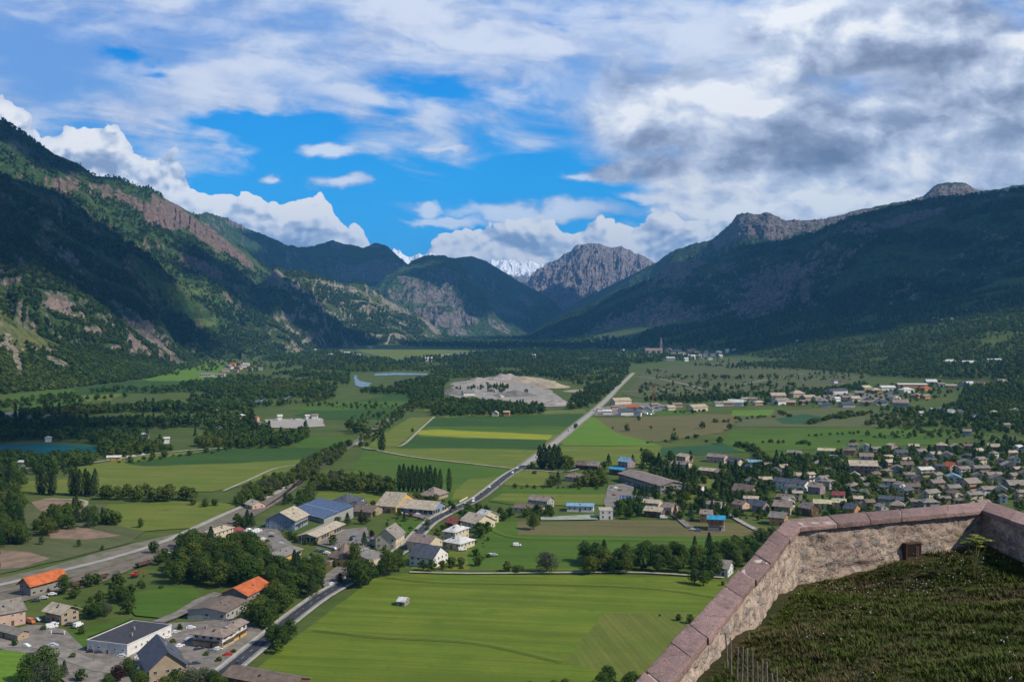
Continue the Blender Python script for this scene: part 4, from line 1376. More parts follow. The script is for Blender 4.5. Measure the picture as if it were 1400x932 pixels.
CO = offset_line(OUTL, -0.05)
CI = offset_line(OUTL, WID + 0.035)
sd = 0
for i in range(3):
    a_o, b_o, a_i, b_i = CO[i], CO[i + 1], CI[i], CI[i + 1]
    Ls = (b_o - a_o).length
    lens = []
    r_ = random.Random(40 + i)
    tot = 0
    while tot < Ls - 0.5:
        q_ = r_.uniform(0.75, 1.25)
        lens.append(q_)
        tot += q_
    sc_ = Ls / tot
    s0 = 0.0
    for q_ in lens:
        s1 = s0 + q_ * sc_
        g = 0.008 / Ls
        u0, u1 = s0 / Ls + (g if s0 > 0 else 0), s1 / Ls - (g if s1 < Ls - 0.01 else 0)
        jo = r_.uniform(-0.012, 0.012)
        tt = (b_o - a_o).normalized()
        nn = Vector((tt.y, -tt.x)) * jo
        me = block(a_o.lerp(b_o, u0) + nn, a_o.lerp(b_o, u1) + nn, a_i.lerp(b_i, u0) + nn, a_i.lerp(b_i, u1) + nn, TOPZ - 0.12, TOPZ, 100 + sd)
        wpart('coping_stone', me)
        sd += 1
        s0 = s1
    # mortar bed showing in the joints
    bm = bmesh.new()
    A = [a_o.lerp(b_o, 0.002) , b_o, b_i, a_i]
    ins = offset_line(OUTL, 0.0)
    ins2 = offset_line(OUTL, WID - 0.005)
    vv_ = [Vector((p.x, p.y, TOPZ - 0.013)) for p in (ins[i], ins[i + 1], ins2[i + 1], ins2[i])]
    vl = [Vector((v.x, v.y, TOPZ - 0.119)) for v in vv_]
    hi = [bm.verts.new(v) for v in vv_]
    lo = [bm.verts.new(v) for v in vl]
    hi[2].co.z -= .02
    hi[3].co.z -= .02
    bm.faces.new(hi)
    for k in range(4):
        bm.faces.new((lo[k], lo[(k + 1) % 4], hi[(k + 1) % 4], hi[k]))
    bmesh.ops.recalc_face_normals(bm, faces=bm.faces)
    me = bpy.data.meshes.new('mortar_bed')
    bm.to_mesh(me)
    bm.free()
    me.materials.append(M_mortar)
    wpart('mortar_bed', me)


def boxes_mesh(name, boxes, mat, bevel=0.0):
    """boxes: (cx, cy, cz, sx, sy, sz) joined in one mesh"""
    bm = bmesh.new()
    for (cx, cy_, cz, sx, sy, sz) in boxes:
        bmesh.ops.create_cube(bm, size=1.0, matrix=Matrix.Translation((cx, cy_, cz)) @ Matrix.Diagonal((sx, sy, sz, 1)))
    if bevel:
        bmesh.ops.bevel(bm, geom=bm.edges[:], offset=bevel, segments=1, affect='EDGES')
    me = bpy.data.meshes.new(name)
    bm.to_mesh(me)
    bm.free()
    for m in (mat if isinstance(mat, (list, tuple)) else [mat]):
        me.materials.append(m)
    return me


# drain opening with a rusty flap at the foot of the wall
t2 = (INL[2] - INL[1]).normalized()
n2 = Vector((t2.y, -t2.x))
sp_pt = INL[1] + t2 * 2.72
Mrot = Matrix(((t2.x, n2.x, 0), (t2.y, n2.y, 0), (0, 0, 1))).to_4x4()
zc = CAMZ - 4.50
for nm, bx, mt in (('drain_frame', [(-0.18, -0.01, 0, 0.03, 0.13, 0.28), (0.18, -0.01, 0, 0.03, 0.13, 0.28), (0, -0.01, 0.14, 0.39, 0.13, 0.03), (0, -0.01, -0.14, 0.39, 0.13, 0.03)], M_rust),
                   ('drain_shade_panel', [(0, 0.015, 0, 0.33, 0.06, 0.25)], M_black),  # solid black panel; its colour stands for the shade inside the opening
                   ('drain_flap', [(0.09, 0.052, -0.02, 0.10, 0.01, 0.18)], M_rust)):
    me = boxes_mesh(nm, bx, mt, 0.004)
    me.transform(Matrix.Translation((sp_pt.x, sp_pt.y, zc)) @ Mrot)
    wpart(nm, me)


# terrace ground
def inside(x, y, m=0.0):
    """signed: inside all three wall lines (margin m towards the outside)"""
    r_ = np.ones_like(x, bool)
    L_ = offset_line(OUTL, WID * 0.5)
    for a, b_ in zip(L_, L_[1:]):
        t = (b_ - a).normalized()
        dd = (x - a.x) * t.y - (y - a.y) * t.x
        r_ &= dd > -m
    return r_


xs = np.arange(-17, 14.5, 0.16)
ys = np.arange(-9, 21.5, 0.16)
Xg, Yg = np.meshgrid(xs, ys, indexing='ij')
Z = terrace_z(Xg, Yg)
Fc = grid_faces(len(xs), len(ys))
keep = inside(Xg, Yg, 0.07).ravel()[Fc].all(1)
M_soil, n, b = new_mat('terrace_turf')
p = n.pos()
a1 = n.noise(p, 1.1, 5, 0.6)
a2 = n.noise(p, 9.0, 5, 0.7)
c_ = n.mix(n.smooth(a1, 0.35, 0.65), (0.030, 0.042, 0.010), (0.060, 0.046, 0.018))
c_ = n.mix(n.smooth(a2, 0.4, 0.7, 0, 0.7), c_, (0.022, 0.018, 0.010))
n._in(b.inputs['Base Color'], c_)
n._in(b.inputs['Normal'], n.bump(a2, 1.0, 0.06))
tag(link(bpy.data.objects.new('terrace_ground', np_mesh('terrace_ground', np.stack([Xg, Yg, Z], -1).reshape(-1, 3), Fc[keep], [M_soil], True))), kind='structure')

# the rock the fort stands on
bm = bmesh.new()
foot = [Vector((-22, -40)), O0, O1, O2, O3, Vector((30, -40))]
rings = []
cx_ = sum((p for p in foot), Vector((0, 0))) / len(foot)
dense = []
for i in range(len(foot)):
    a, b_ = foot[i], foot[(i + 1) % len(foot)]
    n_ = max(2, int((b_ - a).length / 3))
    dense += [a.lerp(b_, k / n_) for k in range(n_)]
for k in range(15):
    t = k / 14
    z = (CAMZ - 7.5) * (1 - t) + (-3) * t
    ex = 118 * t ** 1.05
    rg = []
    for j, p_ in enumerate(dense):
        dv = (p_ - cx_).normalized()
        nz_ = (float(fbm(np.array(p_.x / 9 + t * 6), np.array(p_.y / 9 + t * 9), 4, 2)) - 0.5) * 16 * min(t * 4, 1)
        q_ = p_ + dv * (ex + nz_) - dv * (0.25 if k == 0 else 0)
        rg.append(bm.verts.new((q_.x, q_.y, z)))
    rings.append(rg)
for a, b_ in zip(rings, rings[1:]):
    for j in range(len(a)):
        bm.faces.new((a[j], a[(j + 1) % len(a)], b_[(j + 1) % len(a)], b_[j]))
bm.faces.new(rings[0])
bmesh.ops.recalc_face_normals(bm, faces=bm.faces)
me = bpy.data.meshes.new('fort_rock')
bm.to_mesh(me)
bm.free()
me.materials.append(vary('fort_rock', (0.22, 0.19, 0.14), (0.06, 0.075, 0.03), 9, bump=1.0))
tag(link(bpy.data.objects.new('fort_hill', me)), kind='structure')

# ------------------------------------------------------------------ grass, flowers and plants on the terrace
M_blade, n, b = new_mat('grass_blades')
tn = n.attr('tint')
c_ = n.ramp(tn, [(0.0, (0.030, 0.050, 0.007)), (0.40, (0.072, 0.094, 0.013)), (0.62, (0.062, 0.074, 0.016)), (0.74, (0.085, 0.062, 0.026)), (1.0, (0.13, 0.095, 0.048))])
n._in(b.inputs['Base Color'], c_)
b.inputs['Roughness'].default_value = 0.7


def vis_pts(n_, y0, y1):
    y = np.sqrt(nrs.uniform(y0 ** 2, y1 ** 2, n_))
    x = nrs.uniform(0.10, 0.56, n_) * y
    k = inside(x, y, -0.30)
    return x[k], y[k]


def grass():
    x, y = vis_pts(26000, 8.0, 21.5)
    kk = (x - sp_pt.x) ** 2 + (y - sp_pt.y + 0.2) ** 2 > 0.12
    x, y = x[kk], y[kk]
    z = terrace_z(x, y)
    patch = fbm(x * 0.7, y * 0.7, 4, 31)
    patch2 = fbm(x * 2.1 + 9, y * 2.1, 4, 37)
    nb = 8
    n_ = len(x)
    hgt = 0.82 * (0.3 + 0.9 * fbm(x * 3.0, y * 3.0, 3, 41))[:, None] ** 1.3 * (0.05 + 0.13 * patch2[:, None] + 0.07 * nrs.rand(n_, nb)) * (0.55 + 0.6 * patch[:, None])
    ang = nrs.uniform(0, 2 * np.pi, (n_, nb))
    r0 = nrs.uniform(0, 0.055, (n_, nb))
    lean = nrs.uniform(0.15, 0.9, (n_, nb)) * hgt
    bx = x[:, None] + r0 * np.cos(ang)
    by = y[:, None] + r0 * np.sin(ang)
    bz = z[:, None] - 0.02 + 0 * ang
    wd = nrs.uniform(0.004, 0.010, (n_, nb))
    px_, py_ = -np.sin(ang) * wd, np.cos(ang) * wd
    mx_, my_, mz = bx + np.cos(ang) * lean * 0.35, by + np.sin(ang) * lean * 0.35, bz + hgt * 0.62
    tx, ty, tz = bx + np.cos(ang) * lean, by + np.sin(ang) * lean, bz + hgt
    V = np.stack([np.stack([bx - px_, by - py_, bz], -1), np.stack([bx + px_, by + py_, bz], -1),
                  np.stack([mx_ + px_ * .8, my_ + py_ * .8, mz], -1), np.stack([mx_ - px_ * .8, my_ - py_ * .8, mz], -1),
                  np.stack([tx, ty, tz], -1)], 2).reshape(-1, 3)
    m = n_ * nb
    i = np.arange(m)[:, None] * 5
    Fq = i + np.array([[0, 1, 2, 3]])
    Ft = i + np.array([[3, 2, 4, 4]])
    # triangles as separate mesh faces: use tri list for all
    F3 = np.concatenate([Fq[:, [0, 1, 2]], Fq[:, [0, 2, 3]], Ft[:, :3]])
    tint = np.clip((-0.20 + 0.8 * (fbm(x * 0.6, y * 0.6, 5, 57) - 0.1) + 0.85 * (fbm(x * 2.6, y * 2.6, 4, 58) - 0.1))[:, None] + nrs.normal(0, 0.14, (n_, nb)), 0, 1)
    tint = np.repeat(tint.reshape(-1), 5)
    me_ = np_mesh('grass', V, F3, [M_blade], False, {'tint': tint})
    tag(link(bpy.data.objects.new('grass', me_)), 'dark rough grass with dry brown stalks growing on the terrace', 'grass', kind='stuff')
    # small white flowers in loose drifts
    x, y = vis_pts(5200, 8.5, 20)
    k = (fbm(x * 0.9 + 3, y * 0.9, 4, 91) > 0.54) & (nrs.rand(len(x)) < 0.4)
    x, y = x[k], y[k]
    z = terrace_z(x, y) + nrs.uniform(0.07, 0.17, len(x))
    th = np.arange(6) / 6 * 2 * np.pi
    r_ = nrs.uniform(0.004, 0.011, len(x))[:, None]
    V = np.stack([x[:, None] + r_ * np.cos(th), y[:, None] + r_ * np.sin(th) - 0 * th, z[:, None] + 0.4 * r_ * np.sin(th + 1.0) + 0.006 * (np.arange(6) % 2)], -1).reshape(-1, 3)
    i = np.arange(len(x))[:, None] * 6
    Fh = np.concatenate([i + np.array([[0, 1, 2]]), i + np.array([[0, 2, 3]]), i + np.array([[0, 3, 4]]), i + np.array([[0, 4, 5]])])
    tag(link(bpy.data.objects.new('wildflowers', np_mesh('wildflowers', V, Fh, [vary('petal', (0.62, 0.60, 0.58), (0.45, 0.44, 0.45), 0.2)]))), 'tiny white wildflowers dotted through the terrace grass', 'flowers', kind='stuff')


grass()


def tube(bm, pts, r0, r1, seg=5):
    prev = None
    for i, p_ in enumerate(pts):
        t = (pts[min(i + 1, len(pts) - 1)] - pts[max(i - 1, 0)]).normalized()
        a = t.orthogonal().normalized()
        b_ = t.cross(a)
        r_ = r0 + (r1 - r0) * i / max(len(pts) - 1, 1)
        ring = [bm.verts.new(p_ + (a * math.cos(k / seg * 6.2832) + b_ * math.sin(k / seg * 6.2832)) * r_) for k in range(seg)]
        if prev:
            for k in range(seg):
                bm.faces.new((prev[k], prev[(k + 1) % seg], ring[(k + 1) % seg], ring[k]))
        prev = ring
    bm.faces.new(prev)


def bm_obj(name, bm, mat, parent=None, smooth=True):
    me_ = bpy.data.meshes.new(name)
    if smooth:
        for f in bm.faces:
            f.smooth = True
    bm.to_mesh(me_)
    bm.free()
    me_.materials.append(mat)
    return link(bpy.data.objects.new(name, me_), parent)


# tall yellow umbel plant
M_stem = vary('plant_stem', (0.10, 0.13, 0.04), (0.13, 0.11, 0.05), 0.2)
M_umbel = vary('yellow_umbel', (0.20, 0.22, 0.045), (0.13, 0.17, 0.035), 0.1)
M_leafy = vary('small_leaf', (0.07, 0.10, 0.022), (0.04, 0.065, 0.015), 0.1)
r_ = random.Random(5)
px0, py0 = 8.42, 18.0
pz0 = float(terrace_z(px0, py0))
pl = link(bpy.data.objects.new('umbel_plant', None))
pl.location = (px0, py0, pz0)
tag(pl, 'tall wild plant with flat yellow-green flower heads standing before the stone wall', 'plant')
bs, bu = bmesh.new(), bmesh.new()
for k in range(13):
    a = r_.uniform(0, 6.28)
    sp2 = r_.uniform(0.02, 0.30)
    hh_ = r_.uniform(0.52, 0.80)
    tip = Vector((math.cos(a) * sp2, math.sin(a) * sp2, hh_))
    tube(bs, [Vector((math.cos(a) * .03, math.sin(a) * .03, -0.05)), Vector((tip.x * 0.25, tip.y * 0.25, hh_ * 0.5)), tip], 0.006, 0.003, 4)
    bu = bmesh.new()
    for j in range(30):
        b2 = r_.uniform(0, 6.28)
        rr2 = r_.uniform(0.01, 0.105)
        e = tip + Vector((math.cos(b2) * rr2, math.sin(b2) * rr2, 0.03 + r_.uniform(-.01, .012)))
        tube(bs, [tip, e], 0.0015, 0.001, 3)
        bmesh.ops.create_icosphere(bu, subdivisions=1, radius=r_.uniform(0.008, 0.016), matrix=Matrix.Translation(e) @ Matrix.Diagonal((1, 1, 0.45, 1)))
    bmesh.ops.create_icosphere(bu, subdivisions=2, radius=0.075, matrix=Matrix.Translation(tip + Vector((0, 0, .026))) @ Matrix.Diagonal((1, 1, 0.06, 1)))
    bm_obj('flower_head', bu, M_umbel, pl)
for k in range(60):
    h2 = r_.uniform(0.03, 0.5)
    a = r_.uniform(0, 6.28)
    p_ = Vector((math.cos(a) * .05, math.sin(a) * .05, h2))
    tube(bs, [p_, p_ + Vector((math.cos(a) * .06, math.sin(a) * .06, .03)), p_ + Vector((math.cos(a) * .12, math.sin(a) * .12, .01))], 0.003, 0.001, 3)
bm_obj('stem', bs, M_stem, pl)

# leafy shrub at the foot of the wall
sx_, sy_ = 7.12, 18.62
sh = link(bpy.data.objects.new('small_shrub', None))
sh.location = (sx_, sy_, float(terrace_z(sx_, sy_)))
tag(sh, 'small leafy shrub growing at the foot of the wall beside the drain opening', 'shrub')
bs, bu = bmesh.new(), bmesh.new()
for k in range(26):
    a = r_.uniform(0, 6.28)
    tip = Vector((math.cos(a) * r_.uniform(.05, .38), math.sin(a) * r_.uniform(.02, .14), r_.uniform(.12, .36)))
    tube(bs, [Vector((0, 0, -0.03)), tip * 0.55 + Vector((0, 0, .04)), tip], 0.006, 0.002, 4)
    for j in range(26):
        c2 = tip * r_.uniform(0.35, 1.08) + Vector((r_.gauss(0, .03), r_.gauss(0, .03), r_.gauss(0, .025)))
        s2 = r_.uniform(0.010, 0.020)
        mt = Matrix.Translation(c2) @ Matrix.Rotation(r_.uniform(0, 6.28), 4, 'Z') @ Matrix.Rotation(r_.uniform(-1, 1), 4, 'X')
        bu.faces.new([bu.verts.new(mt @ Vector(v)) for v in ((-s2, 0, 0), (0, -s2 * .6, 0), (s2, 0, .003), (0, s2 * .6, 0))])
bm_obj('branch', bs, M_stem, sh)
bm_obj('leaves', bu, M_leafy, sh, False)

# broken lath fence low against the wall
M_lath = vary('weathered_lath', (0.26, 0.22, 0.19), (0.15, 0.12, 0.10), 0.08)
fx, fy = at_d(994, 917, 12.1).x, 12.1
fe = link(bpy.data.objects.new('picket_fence', None))
fz = float(terrace_z(fx, fy))
fe.location = (fx, fy, fz)
tag(fe, 'broken fence of thin weathered wooden pickets leaning by the parapet wall', 'fence')
wires = []
for k in range(15):
    t = k / 14
    wx, wy = fx + 0.30 * t + r_.uniform(-.012, .012), fy - 2.1 * t ** 0.9
    wz = float(terrace_z(wx, wy))
    H_ = r_.uniform(0.38, 0.50) if k not in (12,) else 0.44
    ra = 0.011 if k != 12 else 0.02
    bm = bmesh.new()
    lean_ = Vector((r_.uniform(-.08, .03), r_.uniform(-.05, .05), 1)).normalized()
    tube(bm, [Vector((0, 0, -0.06)), lean_ * H_ * 0.5, lean_ * H_], ra, ra * 0.85, 6)
    o = bm_obj('picket', bm, M_lath, fe, False)
    o.location = (wx - fx, wy - fy, wz - fz)
    wires.append(o.location + lean_ * 0.2)
for hh_ in (0.0, 0.13):
    bm = bmesh.new()
    tube(bm, [w_ + Vector((0, 0, hh_ - 0.03)) for w_ in wires], 0.0018, 0.0018, 4)
    bm_obj('wire', bm, M_rust, fe)


# ================================================================== buildings
WALLS = {
    'white': (0.66, 0.64, 0.60), 'cream': (0.58, 0.49, 0.35), 'tan': (0.36, 0.28, 0.19), 'grey': (0.34, 0.34, 0.32), 'stone': (0.26, 0.24, 0.21),
    'brown': (0.13, 0.075, 0.045), 'pink': (0.52, 0.36, 0.29), 'orange': (0.50, 0.25, 0.10), 'yellow': (0.58, 0.40, 0.12), 'blue': (0.20, 0.27, 0.36), 'mauve': (0.30, 0.23, 0.24)}
ROOFS = {
    'grey': (0.25, 0.22, 0.18), 'brown': (0.20, 0.145, 0.105), 'mauve': (0.28, 0.215, 0.175), 'slate': (0.085, 0.092, 0.112), 'beige': (0.46, 0.385, 0.275), 'orange': (0.50, 0.125, 0.035),
    'turquoise': (0.035, 0.30, 0.50), 'pale': (0.60, 0.585, 0.54), 'red': (0.27, 0.06, 0.05), 'dark': (0.055, 0.05, 0.052), 'blue': (0.24, 0.42, 0.56), 'yellowish': (0.50, 0.45, 0.27)}
for k, c_ in WALLS.items():
    vary('wall_' + k, c_, tuple(x * 0.80 for x in c_), 2.5, 0.9, 0.1, 0.8, randomize=0.18)
for k, c_ in ROOFS.items():
    vary('roof_' + k, c_, tuple(x * 0.58 for x in c_), 2.4, 0.6, 0.35, 0.9, randomize=0.16, stretch=(1, 1, 1))
M_glass, n, b = new_mat('window_glass')
b.inputs['Base Color'].default_value = (0.018, 0.022, 0.028, 1)
b.inputs['Roughness'].default_value = 0.12
b.inputs['Specular IOR Level'].default_value = 0.6
M_frame = vary('window_frame_white', (0.55, 0.54, 0.50), (0.42, 0.41, 0.38), 0.5)
M_wood = vary('stained_wood', (0.13, 0.075, 0.04), (0.08, 0.05, 0.03), 0.6)
M_door = vary('door_paint', (0.12, 0.07, 0.05), (0.07, 0.05, 0.04), 0.6)
M_chim = vary('chimney_render', (0.36, 0.30, 0.25), (0.24, 0.2, 0.17), 0.7)
M_solar, n, b = new_mat('solar_glass')
p = n.objco()
br = n.n.new('ShaderNodeTexBrick')
n._in(br.inputs['Vector'], p)
br.offset = 0.0
br.inputs['Color1'].default_value = (0.012, 0.030, 0.085, 1)
br.inputs['Color2'].default_value = (0.016, 0.038, 0.10, 1)
br.inputs['Mortar'].default_value = (0.30, 0.36, 0.42, 1)
br.inputs['Scale'].default_value = 1.0
br.inputs['Mortar Size'].default_value = 0.16
br.inputs['Brick Width'].default_value = 2.6
br.inputs['Row Height'].default_value = 30.0
n._in(b.inputs['Base Color'], br.outputs['Color'])
b.inputs['Roughness'].default_value = 0.25
b.inputs['Specular IOR Level'].default_value = 0.5


def window_mesh(w_, h_, kind='plain'):
    """frame, recessed pane, sill and, for some, open shutters; faces +y outward at y=0"""
    bm = bmesh.new()

    def bx(cx, cy_, cz, sx, sy, sz, mi):
        r = bmesh.ops.create_cube(bm, size=1.0, matrix=Matrix.Translation((cx, cy_, cz)) @ Matrix.Diagonal((sx, sy, sz, 1)))
        for f in {f for v in r['verts'] for f in v.link_faces}:
            f.material_index = mi
    bx(0, -0.03, 0, w_ - 0.02, 0.1, h_ - 0.02, 1)
    t = 0.11
    bx(-w_ / 2, 0.03, 0, t, 0.12, h_, 0)
    bx(w_ / 2, 0.03, 0, t, 0.12, h_, 0)
    bx(0, 0.03, h_ / 2, w_ + t, 0.12, t, 0)
    bx(0, 0.06, -h_ / 2, w_ + 0.35, 0.2, t, 0)
    bx(0, 0.025, 0, 0.06, 0.07, h_, 0)
    if kind == 'shutter':
        for s in (-1, 1):
            bx(s * (w_ / 2 + 0.36), 0.05, 0, 0.55, 0.06, h_ + 0.1, 2)
    me = bpy.data.meshes.new('window')
    bm.to_mesh(me)
    bm.free()
    for m in (M_frame, M_glass, M_wood):
        me.materials.append(m)
    return me


WIN = {k: window_mesh(*k) for k in ((1.25, 1.35, 'plain'), (1.1, 1.35, 'shutter'), (2.6, 1.7, 'plain'), (1.0, 0.8, 'plain'), (3.2, 2.8, 'plain'), (1.8, 1.5, 'plain'))}


def door_mesh(w_, h_):
    me = boxes_mesh('door', [(0, 0.02, h_ / 2, w_, 0.12, h_)], M_door)
    return me


DOOR = door_mesh(1.2, 2.2)
GARAGE = boxes_mesh('garage_door', [(0, 0.02, 1.5, 3.2, 0.10, 3.0)] + [(0, 0.08, 0.3 + 0.55 * k, 3.2, 0.05, 0.07) for k in range(5)], vary('garage_grey', (0.16, 0.14, 0.13), (0.1, 0.09, 0.085), 1))

FOOT = []        # footprints: x, y, radius


def slab(bm, q, th):
    """a thick sheet from four corners"""
    nrm = (q[1] - q[0]).cross(q[2] - q[0]).normalized()
    if nrm.z < 0:
        nrm = -nrm
    lo = [bm.verts.new(p) for p in q]
    hi = [bm.verts.new(p + nrm * th) for p in q]
    bm.faces.new(lo)
    bm.faces.new(hi)
    for i in range(len(q)):
        bm.faces.new((lo[i], lo[(i + 1) % len(q)], hi[(i + 1) % len(q)], hi[i]))


def building(name, label, cat, org, u, Lu, Lv, h, roof='gable', wall='white', rcol='brown', pitch=0.42, over=0.7, group=None, detail=2, storeys=None,
             win='plain', sides='all', garage=0, balcony=0, chim=1, base=None, extra=None, zoff=-0.35, plinth=None):
    """org: one ground corner, u: unit direction of the ridge side, the second side is 90 degrees to the left of u. Local x runs along u."""
    u = Vector((u[0], u[1])).normalized()
    vx = Vector((-u.y, u.x))
    ctr = Vector((org[0], org[1])) + u * Lu / 2 + vx * Lv / 2
    root = link(bpy.data.objects.new(name, None))
    z0 = min(gh(ctr.x, ctr.y), gh(org[0], org[1])) + 0.3
    root.location = (ctr.x, ctr.y, z0)
    ang = math.atan2(u.y, u.x)
    root.rotation_euler = (0, 0, ang)
    tag(root, label, cat, group)
    FOOT.append((ctr.x, ctr.y, math.hypot(Lu, Lv) * 0.5 * 0.8))
    a, c_ = Lu / 2, Lv / 2
    zb = -3.0 if z0 > 3 else -0.9
    # walls
    bm = bmesh.new()
    C_ = [(-a, -c_), (a, -c_), (a, c_), (-a, c_)]
    lo = [bm.verts.new((x, y, zb)) for x, y in C_]
    hi = [bm.verts.new((x, y, h)) for x, y in C_]
    for i in range(4):
        bm.faces.new((lo[i], lo[(i + 1) % 4], hi[(i + 1) % 4], hi[i]))
    rise = c_ * pitch * 1.0
    if roof == 'gable':
        for s in (-1, 1):
            t = bm.verts.new((s * a, 0, h + rise))
            e = [v for v in hi if abs(v.co.x - s * a) < 1e-3]
            bm.faces.new((e[0], e[1], t))
    bmesh.ops.recalc_face_normals(bm, faces=bm.faces)
    bm_obj('wall', bm, MATS['wall_' + wall], root, False)
    if base and detail >= 1:
        bm = bmesh.new()
        for (cx, cy_, sx, sy) in ((0, -c_, 2 * a + 0.12, 0.12), (0, c_, 2 * a + 0.12, 0.12), (-a, 0, 0.12, 2 * c_ - 0.14), (a, 0, 0.12, 2 * c_ - 0.14)):
            bmesh.ops.create_cube(bm, size=1, matrix=Matrix.Translation((cx, cy_, h * 0.22)) @ Matrix.Diagonal((sx, sy, h * 0.48, 1)))
        bm_obj('plinth', bm, MATS['wall_' + base], root, False)
    # roof
    bm = bmesh.new()
    o_ = over
    zt = h + rise
    rm = MATS['roof_' + rcol] if rcol != 'solar' else M_solar
    if roof == 'gable':
        dz_ = o_ * pitch
        for s in (-1, 1):
            slab(bm, [Vector((-a - o_, 0, zt + .02)), Vector((a + o_, 0, zt + .02)), Vector((a + o_, s * (c_ + o_), h - dz_ + .02)), Vector((-a - o_, s * (c_ + o_), h - dz_ + .02))], 0.22)
    elif roof == 'hip':
        hr = max(a - c_, 0.05)
        dz_ = o_ * pitch
        T = [Vector((-hr, 0, zt)), Vector((hr, 0, zt))]
        E = [Vector((-a - o_, -c_ - o_, h - dz_)), Vector((a + o_, -c_ - o_, h - dz_)), Vector((a + o_, c_ + o_, h - dz_)), Vector((-a - o_, c_ + o_, h - dz_))]
        tv = [bm.verts.new(p) for p in T]
        ev = [bm.verts.new(p) for p in E]
        el = [bm.verts.new(p - Vector((0, 0, 0.22))) for p in E]
        bm.faces.new((ev[0], ev[1], tv[1], tv[0]))
        bm.faces.new((ev[2], ev[3], tv[0], tv[1]))
        bm.faces.new((ev[1], ev[2], tv[1]))
        bm.faces.new((ev[3], ev[0], tv[0]))
        for i in range(4):
            bm.faces.new((ev[i], el[i], el[(i + 1) % 4], ev[(i + 1) % 4]))
        bm.faces.new(el)
    elif roof == 'mono':       # low edge at -y, high edge at +y
        zt = h + 2 * c_ * pitch
        slab(bm, [Vector((-a - o_, -c_ - o_, h - o_ * pitch + .03)), Vector((a + o_, -c_ - o_, h - o_ * pitch + .03)), Vector((a + o_, c_ + o_, zt + o_ * pitch)), Vector((-a - o_, c_ + o_, zt + o_ * pitch))], 0.2)
    else:                      # flat with a low rim
        slab(bm, [Vector((-a, -c_, h + .02)), Vector((a, -c_, h + .02)), Vector((a, c_, h + .02)), Vector((-a, c_, h + .02))], 0.12)
    bmesh.ops.recalc_face_normals(bm, faces=bm.faces)
    rf = bm_obj('roof', bm, rm, root, False)
    if roof == 'mono':
        bm = bmesh.new()
        for s in (-1, 1):
            q = [bm.verts.new(p) for p in ((s * (a - .01), -c_, h), (s * (a - .01), c_, h), (s * (a - .01), c_, zt))]
            bm.faces.new(q)
        q = [bm.verts.new(p) for p in ((-a, c_ - .01, h), (a, c_ - .01, h), (a, c_ - .01, zt), (-a, c_ - .01, zt))]
        bm.faces.new(q)
        bm_obj('upper_wall', bm, MATS['wall_' + wall], root, False)
        fr = boxes_mesh('roof_rim', [(0, -c_ - o_ - .1, h - o_ * pitch + .15, 2 * a + 2 * o_, 0.35, 0.4)], MATS['roof_pale'])
        link(bpy.data.objects.new('roof_rim', fr), root)
    if roof == 'flat':
        w_ = 0.3
        me = boxes_mesh('roof_edge', [(0, -c_, h + .16, 2 * a + .3, w_, .5), (0, c_, h + .16, 2 * a + .3, w_, .5), (-a, 0, h + .16, w_, 2 * c_ - .3, .5), (a, 0, h + .16, w_, 2 * c_ - .3, .5)], MATS['wall_' + ('white' if wall == 'white' else 'grey')])
        link(bpy.data.objects.new('roof_edge', me), root)
    if detail >= 1:
        rr_ = random.Random(int(abs(ctr.x * 13 + ctr.y * 7)))
        for k in range(chim):
            x_ = rr_.uniform(-a * 0.6, a * 0.6)
            y_ = rr_.choice((-1, 1)) * c_ * 0.25
            zz = (h + rise * 0.75) if roof in ('gable', 'hip') else h + 0.2
            me = boxes_mesh('chimney', [(x_, y_, zz + 0.35, 0.65, 0.65, 1.5), (x_, y_, zz + 1.15, 0.85, 0.85, 0.12)], M_chim)
            link(bpy.data.objects.new('chimney', me), rf)
        if detail >= 2 and roof in ('gable', 'hip') and rr_.random() < .8:
            for k in range(2):
                sy_ = rr_.choice((-1, 1))
                x_ = rr_.uniform(-a * .5, a * .5)
                yy = sy_ * c_ * .5
                zz = h + rise * .5 + .26
                me = boxes_mesh('skylight', [(0, 0, 0, 1.0, 1.3, 0.12)], M_glass)
                o = link(bpy.data.objects.new('skylight', me), rf)
                o.location = (x_ * .5, yy, zz)
                o.rotation_euler = (-sy_ * math.atan(pitch), 0, 0)
        # openings
        st_ = storeys or max(1, round(h / 2.9))
